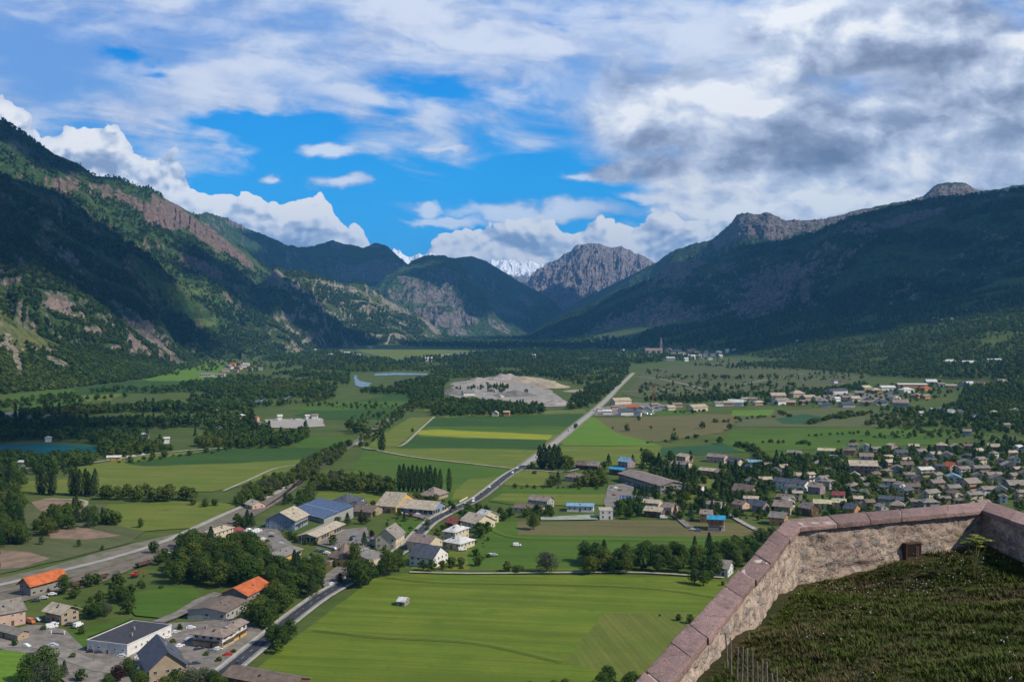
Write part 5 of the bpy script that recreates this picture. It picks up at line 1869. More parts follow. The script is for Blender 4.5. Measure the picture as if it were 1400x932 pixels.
        for (nx, ny, Ls, off_) in ((0, -1, Lu, c_), (0, 1, Lu, c_), (1, 0, Lv, a), (-1, 0, Lv, a)):
            wn_ = Matrix.Rotation(ang, 2) @ Vector((nx, ny))
            faces_cam = wn_.dot(Vector((-ctr.x, -ctr.y))) > 0
            if not faces_cam:
                continue
            sp3 = 3.6 if detail >= 2 else 4.6
            nw_ = max(1, int(Ls / sp3))
            yaw = math.atan2(ny, nx) - math.pi / 2
            for s_ in range(st_):
                for k in range(nw_):
                    t = (k + 0.5) / nw_ - 0.5
                    tx_, ty_ = -ny, nx
                    px_, py_ = nx * off_ + tx_ * t * Ls, ny * off_ + ty_ * t * Ls
                    zz = (s_ + 0.55) * (h / st_)
                    if s_ == 0 and garage and ny == -1 and k % 2 == 0 and garage > k // 2:
                        o = link(bpy.data.objects.new('garage_door', GARAGE), root)
                        o.location = (px_, py_, 0.0)
                        o.rotation_euler = (0, 0, yaw)
                        continue
                    if s_ == 0 and k == nw_ // 2 and ny == -1 and not garage:
                        o = link(bpy.data.objects.new('door', DOOR), root)
                        o.location = (px_, py_, 0.0)
                        o.rotation_euler = (0, 0, yaw)
                        continue
                    if rr_.random() < 0.12:
                        continue
                    key = {'plain': (1.25, 1.35, 'plain'), 'shutter': (1.1, 1.35, 'shutter'), 'wide': (2.6, 1.7, 'plain'), 'small': (1.0, 0.8, 'plain'), 'bay': (3.2, 2.8, 'plain'), 'mid': (1.8, 1.5, 'plain')}[win]
                    o = link(bpy.data.objects.new('window', WIN[key]), root)
                    o.location = (px_, py_, zz)
                    o.rotation_euler = (0, 0, yaw)
            if balcony and ny == -1:
                for s_ in range(1, st_):
                    zz = s_ * (h / st_) - 0.1
                    bxs = [(0, -c_ - 0.7, zz, 2 * a * 0.92, 1.35, 0.16), (0, -c_ - 1.33, zz + 0.98, 2 * a * 0.92, 0.08, 0.1)]
                    nb = int(2 * a * 0.92 / 0.45)
                    bxs += [(-a * 0.92 + 0.45 * (k + .3), -c_ - 1.33, zz + 0.5, 0.16, 0.05, 0.85) for k in range(nb)]
                    link(bpy.data.objects.new('balcony', boxes_mesh('balcony', bxs, M_wood)), root)
            if balcony and nx == 1 and balcony > 1:
                zz = (h / st_) - 0.1
                link(bpy.data.objects.new('balcony', boxes_mesh('balcony', [(a + 0.7, 0, zz, 1.35, 2 * c_ * 0.9, 0.16), (a + 1.33, 0, zz + 0.55, 0.06, 2 * c_ * 0.9, 0.9)], M_wood)), root)
    return root, (a, c_, h, zt)


def by_corners(name, label, cat, A, B, C_, h, **kw):
    """A nearest corner, B end of the side along the ridge, C end of the other side (picture positions of the ground)"""
    a_, b_, c_ = (at(*q) for q in (A, B, C_))
    u = (b_ - a_).to_2d()
    Lu = u.length
    u.normalize()
    vx = Vector((-u.y, u.x))
    s = (c_ - a_).to_2d().dot(vx)
    Lv = max(min(abs((c_ - a_).to_2d().dot(vx)), kw.pop('maxv', 99)), 5.0)
    org = a_.to_2d()
    if s < 0:           # keep the second side on the left: start from the other end
        org = org + u * Lu
        u = -u
    return building(name, label, cat, org, u, Lu, Lv, h, **kw)


BC = by_corners
BC('depot', 'old stone railway depot with a bright orange tiled gable roof beside the tracks', 'depot', (42, 816), (89, 803), (24, 814), 6.0, wall='stone', rcol='orange', pitch=.75, over=1.3, win='mid', chim=0)
BC('house', 'long cream house with a grey-brown roof at the west edge by the lane', 'house', (35, 852), (-12, 861), (31, 838), 6.2, wall='pink', rcol='grey', win='small')
BC('chalet', 'small tan chalet with pale ribbed roof behind the green gate', 'chalet', (84, 854), (62, 849), (104, 846), 5.2, wall='tan', rcol='beige', pitch=.5, over=1.3, win='mid')
BC('garage', 'low tan garage with grey roof and blue-white gable door', 'garage', (24, 878), (-14, 868), (39, 873), 3.2, wall='tan', rcol='grey', chim=0, win='small')
BC('workshop', 'white flat-roofed workshop with dark roof, small square windows and big glazed bays', 'workshop', (174, 899), (119, 892), (230, 870), 5.0, roof='flat', wall='white', rcol='dark', win='small', storeys=1, chim=2)
BC('house', 'tan house with steep slate-blue roof near the lower edge, lane in front', 'house', (204, 941), (191, 915), (251, 927), 7.0, wall='tan', rcol='slate', pitch=.85, over=1.0, win='plain', storeys=2)
BC('hotel', 'white two-storey hotel block with taupe roof and balcony by the parking', 'hotel', (304, 889), (264, 884), (317, 880), 6.2, wall='white', rcol='mauve', pitch=.35, over=1.3, win='mid', balcony=2, base='tan', storeys=2, roof='hip')
BC('hotel_wing', 'white and ochre wing of the hotel running along the main road', 'hotel', (318, 880), (337, 869), (303, 876), 6.0, wall='white', rcol='mauve', pitch=.3, over=1.0, balcony=1, storeys=2, win='mid', base='yellow')
BC('workshop', 'pale long workshop with weathered brown roof behind the hotel', 'workshop', (309, 850), (338, 833), (246, 852), 4.2, wall='grey', rcol='brown', pitch=.16, over=.6, win='mid', storeys=1)
BC('barn', 'grey stone barn with orange-red tiled roof below the dark wood', 'barn', (338, 828), (369, 812), (305, 824), 5.0, wall='stone', rcol='orange', pitch=.45, over=1.0, win='mid', chim=0, storeys=1)
BC('shed', 'long dark brown roofed shed at the lower edge right of the main road start', 'shed', (398, 956), (305, 938), (404, 938), 4.0, wall='brown', rcol='brown', pitch=.35, chim=0)
BC('station', 'cream station building with hipped grey roof facing the parking', 'station', (292, 744), (319, 735), (284, 740), 7.0, roof='hip', wall='cream', rcol='beige', pitch=.4, over=.8, storeys=2)
BC('station_annex', 'small dark red lean-to attached beside the cream station', 'annex', (321, 735), (333, 730), (316, 731), 3.0, wall='brown', rcol='red', chim=0)
BC('house', 'blue-grey house with broken beige roof between the hedge and the solar barn', 'house', (403, 725), (421, 716), (379, 716), 6.5, wall='blue', rcol='beige', pitch=.5, over=1.2, balcony=1)
BC('solar_barn', 'barn whose whole sloping roof is dark blue solar panels', 'barn', (443, 715), (397, 703), (457, 702), 3.2, roof='mono', wall='grey', rcol='solar', pitch=.22, over=.6, chim=0, win='small')
BC('depot_hall', 'long open hall with beige roof and a row of pillared openings by the yard', 'hall', (432, 744), (470, 726), (411, 741), 4.6, wall='tan', rcol='beige', pitch=.25, over=1.2, win='bay', storeys=1, chim=0)
BC('apartment_house', 'yellow balcony apartments under a plain grey-brown roof behind the wood', 'apartments', (385, 779), (412, 767), (364, 773), 7.0, wall='yellow', rcol='grey', pitch=.22, over=1.1, storeys=2, balcony=1, win='wide')
BC('carport', 'low open building with flat brown roof behind the yellow apartments', 'carport', (440, 779), (407, 774), (446, 772), 3.0, roof='flat', wall='brown', rcol='brown', chim=0)
BC('house', 'yellow-cream house with mauve pyramid roof by the junction car park', 'house', (468, 775), (449, 772), (483, 765), 5.2, roof='hip', wall='yellow', rcol='brown', pitch=.75, over=.8)
BC('shop', 'cream low shop with flat grey roof before the dark round trees', 'shop', (505, 776), (482, 767), (524, 767), 4.2, roof='flat', wall='cream', rcol='grey', chim=1)
BC('house', 'cream gabled house with grey roof standing in the open yard left of the main road', 'house', (541, 751), (553, 742), (519, 746), 7.0, wall='cream', rcol='grey', pitch=.8, over=.8, storeys=2)
BC('annex', 'small flat cream annex touching the west side of the gabled house', 'annex', (518, 747), (505, 744), (521, 742), 4.0, roof='hip', wall='cream', rcol='grey', chim=0)
BC('house', 'white house with blue slate roof beside the big dark tree at the meadow edge', 'house', (592, 777), (560, 773), (603, 767), 5.6, wall='white', rcol='slate', pitch=.6, over=.8, storeys=2)
BC('house', 'beige house with grey tiled roof right behind the blue slate roofed one', 'house', (587, 757), (557, 753), (594, 749), 6.0, wall='cream', rcol='mauve', pitch=.45, storeys=2)
BC('house', 'cream villa with pale tiered roofs east of the road bend, front part', 'house', (629, 752), (605, 748), (643, 745), 4.0, roof='hip', wall='cream', rcol='pale', pitch=.4, over=.8)
BC('house', 'cream villa upper block with pale roof rising behind the tiered one', 'house', (622, 742), (606, 740), (632, 734), 6.8, roof='hip', wall='cream', rcol='pale', pitch=.35, over=.8, storeys=2)
BC('shed', 'small red roofed shed by the road bend', 'shed', (619, 722), (608, 720), (623, 716), 3.2, wall='brown', rcol='red', chim=0)
BC('house', 'beige gabled house half hidden in trees east of the road bend', 'house', (650, 725), (629, 720), (655, 715), 4.5, wall='cream', rcol='beige', pitch=.5)
BC('house', 'house with pale greenish roof beside the beige gabled one in the trees', 'house', (661, 717), (649, 714), (667, 710), 5.0, wall='cream', rcol='pale', pitch=.5)
BC('garage', 'yellow garage building with beige roof and dark gates', 'garage', (541, 702), (515, 700), (549, 690), 5.0, wall='yellow', rcol='beige', pitch=.45, over=1.0, garage=3, storeys=1)
BC('showroom', 'long shop hall with beige roof and parked cars before it, joined to the yellow garage', 'shop', (592, 705), (545, 701), (600, 697), 4.0, wall='blue', rcol='beige', pitch=.4, over=.9, win='bay', storeys=1, chim=0)
BC('house', 'brown hipped house just below the row of poplars', 'house', (594, 685), (573, 683), (599, 678), 4.0, roof='hip', wall='tan', rcol='mauve', pitch=.5, over=1.0)
BC('house', 'white house with blue slate hip roof left of the yellow garage', 'house', (473, 698), (450, 696), (483, 689), 5.5, roof='hip', wall='white', rcol='slate', pitch=.35, over=.9)
BC('house', 'low slate hip-roofed wing beside the white and blue house', 'house', (488, 698), (474, 697), (494, 692), 3.5, roof='hip', wall='grey', rcol='slate', pitch=.35)
BC('house', 'low house with a grey-brown roof among the garden trees south of the slate roofs', 'house', (508, 707), (481, 705), (513, 700), 3.4, wall='tan', rcol='brown', pitch=.35)
BC('cottage', 'tiny pinkish cottage alone beside the railway curve', 'cottage', (345, 697), (335, 694), (350, 691), 3.2, wall='pink', rcol='beige', pitch=.5)
BC('hut', 'tiny field hut with white metal roof alone in the big meadow', 'hut', (553, 829), (542, 828), (556, 824), 1.9, wall='stone', rcol='pale', pitch=.5, over=.2, chim=0, detail=1)
BC('house', 'white house with grey roof at the end of the hedge beside the parapet wall', 'house', (995, 789), (969, 786), (999, 782), 4.8, wall='white', rcol='grey', pitch=.5, over=1.0)
# middle band, east of the road
MID = [
    ('house', 'long low beige roofed house behind the roadside hedge', (738, 703), (702, 700), (743, 697), 3.4, dict(wall='cream', rcol='brown')),
    ('house', 'grey gabled house touching the long low beige one', (748, 695), (722, 692), (753, 686), 5.2, dict(wall='grey', rcol='mauve', pitch=.5)),
    ('sports_hall', 'white club building with sky blue roof beside the court', (811, 700), (775, 699), (813, 692), 4.0, dict(wall='white', rcol='blue', pitch=.25, chim=0, storeys=1)),
    ('villa', 'bright white flat-roofed block at the corner of the court', (838, 710), (820, 710), (842, 700), 6.2, dict(roof='flat', wall='white', rcol='yellowish', chim=0, storeys=2)),
    ('chalet', 'dark wooden chalet, the west one of two beside the poplar clump', (800, 642), (787, 641), (803, 637), 4.5, dict(wall='brown', rcol='brown', pitch=.55, over=1.3)),
    ('chalet', 'dark wooden chalet, the east one of two beside the poplar clump', (817, 643), (803, 642), (820, 637), 4.5, dict(wall='brown', rcol='grey', pitch=.55, over=1.3)),
    ('house', 'rambling house with mauve roofs in the garden by the farm lane', (798, 660), (772, 657), (803, 651), 4.2, dict(roof='hip', wall='pink', rcol='mauve', pitch=.5)),
    ('workshop', 'dark workshop with turquoise roof at the end of the long hall', (851, 650), (833, 648), (855, 642), 4.8, dict(wall='brown', rcol='turquoise', pitch=.25, chim=0)),
    ('chalet', 'blue-grey chalet with pale roof behind the turquoise one', (858, 640), (845, 638), (862, 632), 6.0, dict(wall='mauve', rcol='blue', pitch=.6, over=1.0)),
    ('factory_hall', 'very long hall with mauve roof slanting through the middle of the village', (903, 675), (846, 657), (926, 666), 6.5, dict(wall='stone', rcol='mauve', pitch=.22, chim=0, win='wide', over=1.0)),
    ('shop', 'white fronted building with a dark solar panel roof', (878, 692), (848, 691), (880, 684), 4.0, dict(roof='mono', wall='white', rcol='solar', pitch=.15, chim=0)),
    ('house', 'beige stepped house with several roofs facing the brown field', (903, 708), (881, 706), (909, 698), 4.5, dict(wall='brown', rcol='beige', pitch=.4, over=1.0)),
    ('house', 'beige house directly behind the stepped one', (900, 697), (878, 695), (905, 689), 4.5, dict(wall='cream', rcol='beige', pitch=.35)),
    ('house', 'mauve roofed house east of the stepped beige one', (917, 703), (903, 700), (921, 693), 4.5, dict(wall='pink', rcol='mauve', pitch=.4)),
    ('house', 'cream house with grey roof standing before the tall conifers', (940, 644), (917, 642), (945, 636), 5.8, dict(wall='cream', rcol='grey', pitch=.4)),
    ('house', 'beige house partly behind the cream one by the conifers', (937, 633), (925, 631), (940, 626), 6.0, dict(wall='pink', rcol='beige', pitch=.4)),
    ('chalet', 'orange-brown chalet with turquoise roof and white terrace', (990, 726), (968, 725), (993, 718), 7.6, dict(wall='orange', rcol='turquoise', pitch=.3, balcony=1, base='white', over=1.0)),
    ('house', 'mauve roofed house right behind the turquoise roofed chalet', (972, 715), (957, 714), (976, 708), 6.0, dict(wall='orange', rcol='mauve', pitch=.4)),
    ('house', 'white villa with grey roof and shaded front above the turquoise roof', (985, 700), (966, 698), (989, 691), 5.0, dict(wall='white', rcol='grey', pitch=.3, balcony=1)),
    ('house', 'small white two-storey cube among the fruit gardens', (958, 675), (945, 674), (961, 668), 5.6, dict(roof='hip', wall='white', rcol='brown', pitch=.3)),
    ('house', 'orange walled house with beige roof on the village lane', (976, 651), (955, 649), (980, 644), 4.4, dict(wall='orange', rcol='beige', pitch=.35)),
    ('house', 'small beige house touching the orange walled one', (989, 653), (978, 652), (992, 647), 4.2, dict(wall='cream', rcol='mauve', pitch=.5)),
    ('house', 'wide house with round-topped beige gable below the blue-green field', (990, 633), (966, 631), (995, 624), 5.4, dict(wall='pink', rcol='mauve', pitch=.45)),
    ('chalet', 'dark gabled chalet with cream base next to the wide beige gable', (1008, 640), (993, 638), (1011, 631), 6.0, dict(wall='cream', rcol='slate', pitch=.55, over=1.2)),
    ('house', 'cream house with sky blue roof under the green slope', (1040, 641), (1021, 640), (1045, 633), 6.0, dict(wall='pink', rcol='blue', pitch=.3)),
    ('chalet', 'big wooden gabled chalet with long sloping roof amid dark trees', (1026, 682), (1002, 679), (1034, 671), 6.0, dict(wall='tan', rcol='brown', pitch=.75, over=1.4)),
    ('house', 'white house with flat pink roof in front of the big wooden chalet', (1036, 693), (1017, 692), (1039, 686), 6.0, dict(wall='white', rcol='beige', pitch=.2)),
    ('house', 'low pink house between the gardens', (1015, 697), (1001, 695), (1018, 690), 3.6, dict(wall='pink', rcol='brown')),
    ('chalet', 'slate gabled chalet by the lane below the white house', (1043, 701), (1028, 699), (1047, 692), 4.5, dict(wall='mauve', rcol='slate', pitch=.6)),
    ('chalet', 'red-brown timber barn house just left of the parapet corner', (1072, 719), (1052, 717), (1078, 709), 5.6, dict(wall='orange', rcol='grey', pitch=.5, over=1.2)),
    ('chalet', 'brown gabled house behind the red-brown timber one', (1080, 704), (1058, 702), (1085, 695), 6.0, dict(wall='tan', rcol='mauve', pitch=.6, over=1.2)),
    ('chalet', 'dark red small gabled chalet above the parapet corner', (1106, 706), (1092, 703), (1110, 697), 5.6, dict(wall='brown', rcol='mauve', pitch=.6)),
    ('house', 'row of terraced white houses under a long slate roof', (1100, 672), (1057, 667), (1106, 661), 6.0, dict(wall='white', rcol='slate', pitch=.45)),
    ('house', 'mauve house at the east end of the terraced row', (1121, 676), (1104, 674), (1125, 666), 5.6, dict(wall='mauve', rcol='mauve', pitch=.5)),
    ('house', 'pale stone ruin-like house behind the mauve one', (1134, 669), (1118, 667), (1138, 661), 6.4, dict(roof='hip', wall='grey', rcol='grey', pitch=.3)),
    ('house', 'low brown house alone under the slate-roofed row', (1081, 689), (1061, 687), (1085, 681), 4.6, dict(wall='tan', rcol='brown', pitch=.3)),
    ('house', 'house with straw-coloured roof, the west one of a pair', (1136, 697), (1113, 696), (1139, 689), 4.4, dict(wall='cream', rcol='yellowish', pitch=.4)),
    ('house', 'house with straw-coloured roof, the east one of a pair, red roof behind', (1156, 696), (1138, 695), (1159, 688), 4.6, dict(wall='cream', rcol='yellowish', pitch=.4)),
    ('house', 'red and beige striped roof peeping over the straw-coloured roof', (1154, 687), (1138, 686), (1157, 681), 5.4, dict(wall='cream', rcol='red', pitch=.4)),
    ('apartment_block', 'large grey apartment block with long beige roof and purple balconies', (1200, 654), (1162, 653), (1203, 645), 11.0, dict(wall='mauve', rcol='beige', pitch=.55, win='wide', balcony=1, storeys=3)),
    ('house', 'orange gabled house right above the parapet coping', (1168, 705), (1153, 703), (1172, 696), 4.6, dict(wall='orange', rcol='slate', pitch=.6)),
    ('house', 'wide low building with dark blue roof in the lower village', (1238, 691), (1201, 688), (1243, 681), 3.6, dict(wall='grey', rcol='slate', pitch=.35)),
    ('house', 'pale yellow stacked-roof house by the green slope', (1142, 625), (1118, 624), (1146, 616), 6.4, dict(wall='cream', rcol='yellowish', pitch=.35)),
    ('house', 'blue roofed dark house below the yellow stacked-roof one', (1146, 633), (1126, 632), (1150, 624), 4.4, dict(wall='brown', rcol='blue', pitch=.5)),
    ('house', 'white and grey house west of the yellow stacked roofs', (1094, 626), (1076, 625), (1098, 618), 5.0, dict(wall='white', rcol='grey', pitch=.35)),
    ('house', 'small house with pale hip roof in the trees above the terraced row', (1078, 634), (1066, 633), (1081, 628), 4.0, dict(roof='hip', wall='tan', rcol='beige')),
]
for nm, lb, A, B, C_, h, kw in MID:
    cat = {'sports_hall': 'club building', 'factory_hall': 'hall', 'apartment_block': 'apartments'}.get(nm, nm)
    mv = 24 if nm == 'factory_hall' else 14 if nm == 'apartment_block' else 10.5
    BC(nm, lb, cat, A, B, C_, h, maxv=mv, **kw)

# ------------------------------------------------------------------ further village houses: centre of the base, width, wall, roof, storeys
ORD = ['first', 'second', 'third', 'fourth', 'fifth', 'sixth', 'seventh', 'eighth', 'ninth', 'tenth', 'eleventh', 'twelfth', 'thirteenth', 'fourteenth', 'fifteenth', 'sixteenth', 'seventeenth', 'eighteenth',
       'nineteenth', 'twentieth']


def ordinal(k):
    if k < 20:
        return ORD[k]
    tens = {2: 'twenty', 3: 'thirty', 4: 'forty', 5: 'fifty', 6: 'sixty', 7: 'seventy', 8: 'eighty', 9: 'ninety'}
    k1 = k + 1
    if k1 >= 100:
        return '%dth' % k1
    t, o = divmod(k1, 10)
    if o == 0:
        return {'twenty': 'twentieth', 'thirty': 'thirtieth', 'forty': 'fortieth', 'fifty': 'fiftieth', 'sixty': 'sixtieth', 'seventy': 'seventieth', 'eighty': 'eightieth', 'ninety': 'ninetieth'}[tens[t]]
    return tens[t] + '-' + ORD[o - 1]


VILL = """1162 623 15 tan brown;1215 632 10 orange beige;1260 624 12 tan grey;1289 616 16 tan beige;1309 618 16 pink beige;1297 630 18 cream grey;1272 636 15 orange slate;1339 623 14 white beige;1360 618 14 tan beige;
1393 618 12 white pale;1384 626 14 white beige;1266 651 20 cream pale;1303 645 20 pink orange;1323 640 20 white grey;1318 649 16 white mauve;1343 648 20 pink grey;1381 643 18 pink beige;1395 648 16 orange beige;
1306 661 20 white blue;1282 657 13 grey grey;1360 656 20 grey mauve;1367 663 20 cream mauve;1329 670 22 pink mauve;1234 671 17 white grey;1244 657 13 white mauve;1258 663 18 pink brown;1216 665 15 white mauve;
1206 675 17 grey slate;1250 675 16 tan brown;1282 670 17 tan mauve;1305 676 16 cream grey;1274 683 22 cream grey;1333 686 20 cream grey;1354 677 22 white mauve;1391 671 24 mauve grey;1229 699 20 tan mauve;1272 697 22 grey grey;
1207 702 14 grey grey;1373 688 10 white grey;1189 697 12 tan brown;1345 695 16 grey mauve;1253 695 12 tan grey;1292 690 14 pink mauve;1314 694 14 cream brown;1397 683 12 cream mauve;1213 651 12 tan mauve;
1228 648 14 grey mauve;1338 658 12 cream grey;1386 657 14 tan grey;1180 664 9 tan grey;1184 683 10 grey grey"""
MIDS = """849 553 26 cream beige;865 561 15 cream orange;830 567 12 white pale;856 568 18 white slate;876 562 12 grey beige;886 564 16 white grey;908 559 15 white grey;926 557 13 pink mauve;954 562 26 cream beige;
983 555 12 white grey;996 555 12 pink beige;841 561 10 pink mauve;917 561 12 cream beige;895 558 10 grey mauve;872 569 10 white slate;820 563 8 white beige;
1029 549 12 grey mauve;1038 554 14 pink beige;1007 555 20 white pale;1064 545 20 tan beige;1069 553 22 white grey;1082 554 12 orange beige;1091 543 18 pink beige;1106 547 18 tan beige;1126 552 14 white grey;1133 539 14 mauve slate;
1146 539 26 white slate;1159 547 12 pink mauve;1170 549 12 cream beige;1159 557 18 grey slate;1186 554 13 grey mauve;1143 524 10 white slate;1149 524 6 white red;1184 534 16 tan yellowish;1198 537 14 orange beige;
1214 534 20 white pale;1266 534 14 orange orange;1240 537 20 white pale;1219 541 10 white grey;1224 548 14 white grey;1206 554 14 white slate;1187 552 12 grey slate;1255 544 15 red mauve;1266 545 12 red grey;1274 526 14 grey pale;
1287 528 10 grey grey;1301 530 14 pink beige;1320 528 12 grey slate;1327 528 12 cream pale;1344 528 14 pink brown;1370 525 18 pink mauve;1276 564 7 grey pale;1288 564 8 grey pale;1303 569 14 white pale;1315 568 14 white grey;
1261 569 8 cream pale;1333 574 8 white slate;1360 569 10 grey beige;1391 566 14 white pale;1335 553 5 white pale;1130 557 10 white slate;1118 549 10 cream mauve;1100 553 12 pink mauve;1176 541 12 grey grey;1233 556 20 grey mauve;1018 549 8 white beige;1144 549 9 white pale;1376 587 10 tan grey;1323 596 10 grey mauve"""
HILLV = """1300 497 18 white pale;1326 498 18 white pale;1354 495 8 grey pale;1365 495 10 grey pale;1265 441 5 white pale;1279 438 6 white pale;1289 440 9 white mauve;1296 437 6 cream pale;1302 439 5 white pale;1091 468 4 white pale;
1004 480 4 white pale;1321 426 4 white pale;985 489 6 grey pale;1110 497 6 grey beige"""
FARV = """452 487 6 white pale;459 484 7 white pale;466 483 9 white mauve;474 486 8 pink pale;482 488 8 cream pale;489 489 8 white pale;431 480 4 white pale;476 461 8 white pale;487 461 6 cream mauve;493 463 5 white pale;
505 477 6 white pale;610 463 5 white pale;636 467 7 white pale;680 461 6 white pale;690 460 8 cream pale;697 459 5 white pale;706 461 7 white pale;716 462 5 white pale;742 465 5 white pale;750 463 4 cream pale;
805 475 5 white mauve;812 477 5 white pale;824 476 5 grey mauve;833 475 5 white pale;586 494 10 white pale;697 482 5 white pale;730 489 5 white pale;862 478 6 grey mauve;852 481 5 white pale;868 475 8 mauve mauve;
876 479 10 pink mauve;884 477 8 grey mauve;888 482 9 mauve mauve;915 480 9 white mauve;922 483 10 cream mauve;928 481 9 white mauve;921 487 9 pink mauve;917 493 12 grey pale;932 487 10 white mauve;940 489 8 white mauve;
944 482 8 pink mauve;947 491 8 white pale;953 485 7 cream mauve;957 489 8 white mauve;963 488 8 white mauve;966 484 6 white mauve;975 487 6 white mauve;983 484 7 white pale;911 483 8 pink mauve;938 494 6 white pale;995 482 5 white pale;949 480 6 cream mauve;971 492 6 white mauve;959 493 6 cream mauve"""
LEFTV = """262 485 12 white mauve;272 487 9 cream mauve;286 482 8 grey mauve;294 490 9 mauve mauve;312 504 11 white mauve;318 501 9 orange orange;325 505 10 pink mauve;332 502 8 white mauve;337 500 7 white pale;341 506 7 cream brown;
329 498 6 white mauve;308 508 9 cream mauve;347 503 6 white mauve;322 509 7 tan brown;356 506 6 grey mauve;300 497 6 tan brown;333 578 14 orange mauve;349 577 8 pink orange;329 573 9 white pale;351 584 9 mauve mauve;293 566 5 white pale;
382 575 6 white pale;430 573 8 white mauve;420 573 6 white pale;198 600 5 white pale;227 606 3 white pale;65 604 6 white pale;81 497 8 pink beige;85 517 12 tan beige;30 638 5 white pale;677 569 9 cream pale;693 569 8 orange beige;640 541 16 white grey;672 536 10 grey mauve;686 544 6 cream pale"""

PALW = {'red': 'pink'}
VPOS = [(float(s.split()[0]), float(s.split()[1])) for s in VILL.replace('\n', '').split(';')]
COLN = {'slate': 'dark slate', 'pale': 'pale metal', 'beige': 'beige', 'mauve': 'mauve-brown', 'grey': 'grey', 'brown': 'brown', 'orange': 'orange', 'red': 'red', 'blue': 'light blue', 'yellowish': 'straw-coloured'}


def village(txt, place, group, detail, seed, hs=(4.6, 6.4), lines=8):
    rr_ = random.Random(seed)
    items = []
    for s in txt.replace('\n', '').split(';'):
        a = s.split()
        items.append([float(a[0]), float(a[1]), float(a[2]), a[3], a[4]])
    cnt = {}
    items.sort()
    for it in items:
        cnt.setdefault((it[3], it[4]), []).append(it)
    for it in items:
        px, py, wpx, wc, rc = it
        wc_ = PALW.get(wc, wc)
        if wc == 'red':
            wc_ = 'orange'
        p = at(px, py)
        mpp = p.y / F
        W_ = wpx * mpp
        lim = 48 if wpx > 24 else 30
        W_ = min(W_, lim)
        D_ = min(max(W_ * rr_.uniform(0.62, 0.85), 6), 15 if W_ < 20 else 17)
        ang = rr_.choice((0.08, 0.16, -0.12, 0.3, -0.3, 0.5, 1.25, 1.4, -1.2)) + rr_.uniform(-.08, .08)
        if abs(ang) > 0.8:
            W_, D_ = D_ * 1.1, W_ * 0.92
        if W_ < 6:
            W_ = 6
        h = rr_.uniform(*hs) + (1.0 if W_ > 22 else 0)
        u = Vector((math.cos(ang), math.sin(ang)))
        vx = Vector((-u.y, u.x))
        org = p.to_2d() - u * W_ / 2 - vx * D_ / 2 + Vector((0, D_ * 0.35))
        same = cnt[(wc, rc)]
        size = 'long' if wpx > 19 else 'small' if wpx < 9 else 'gabled'
        lb = '%s %s house, %s roof, %s' % (size, wc_, COLN[rc], place)
        if len(same) > 1:
            k = same.index(it)
            lb += ', ' + ordinal(k) + ' from the left'
        nm = 'house' if wpx <= 22 else 'hall'
        building(nm, lb, nm, org, u, W_, D_, h, roof='hip' if rr_.random() < 0.16 else 'gable', wall=wc_, rcol=rc, pitch=rr_.uniform(.38, .62), over=.8, group=group, detail=detail,
                 win='shutter' if rr_.random() < .4 else 'mid', balcony=1 if (detail >= 1 and rr_.random() < .3) else 0, chim=1 if detail else 0)


rx_ = random.Random(77)
extra = []
for _ in range(900):
    px, py = rx_.uniform(1020, 1405), rx_.uniform(614, 704)
    if px < 1150 and (py < 640 or rx_.random() < .5):
        continue
    if py > 716 - (px - 1080) * .09:
        continue
    p = at(px, py)
    if all(math.hypot(p.x - a, p.y - b_) > r + 9.5 for a, b_, r in FOOT) and \
            all(math.hypot(px - e[0], (py - e[1]) * 2.2) > 17 for e in VPOS + extra):
        extra.append((px, py))
    if len(extra) >= 46:
        break
VILL += ';' + ';'.join('%.0f %.0f %d %s %s' % (a, b_, rx_.randint(11, 17), rx_.choice(('white', 'cream', 'tan', 'pink', 'white', 'cream')), rx_.choice(('beige', 'mauve', 'grey', 'brown', 'beige', 'slate'))) for a, b_ in extra)
village(VILL, 'in the east village', 'houses of the village beyond the parapet', 1, 3)
village(MIDS, 'in the outer settlement', 'houses of the settlement below the east slope', 0, 4, (4.5, 6.5))
village(HILLV, 'up on the east slope', 'houses on the east slope', 0, 5, (6, 8))
village(FARV, 'far up the valley', 'houses far up the valley', 0, 6, (8, 12))
village(LEFTV, 'by the river woods', 'houses scattered near the river', 0, 7, (4.5, 6.5))
building('farm', 'long white farm building with a row of dark doors at the west hamlet', 'farm', at(273, 515).to_2d(), Vector((1, 0.05)), 62, 16, 6, roof='gable', wall='white', rcol='mauve', pitch=.3, detail=1, win='bay', storeys=1, chim=0)
building('warehouse', 'long warehouse with pale roof and orange end wall in the outer settlement', 'warehouse', at(1228, 531).to_2d(), Vector((1, -0.1)), 60, 22, 8, roof='gable', wall='orange', rcol='pale', pitch=.2, detail=0)
building('riding_hall', 'lakeside kiosk with pale roof and orange front by the farm lane', 'kiosk', at(146, 630).to_2d(), Vector((1, 0.25)), 13, 9, 3.2, roof='gable', wall='orange', rcol='pale', pitch=.3, detail=1, chim=0)

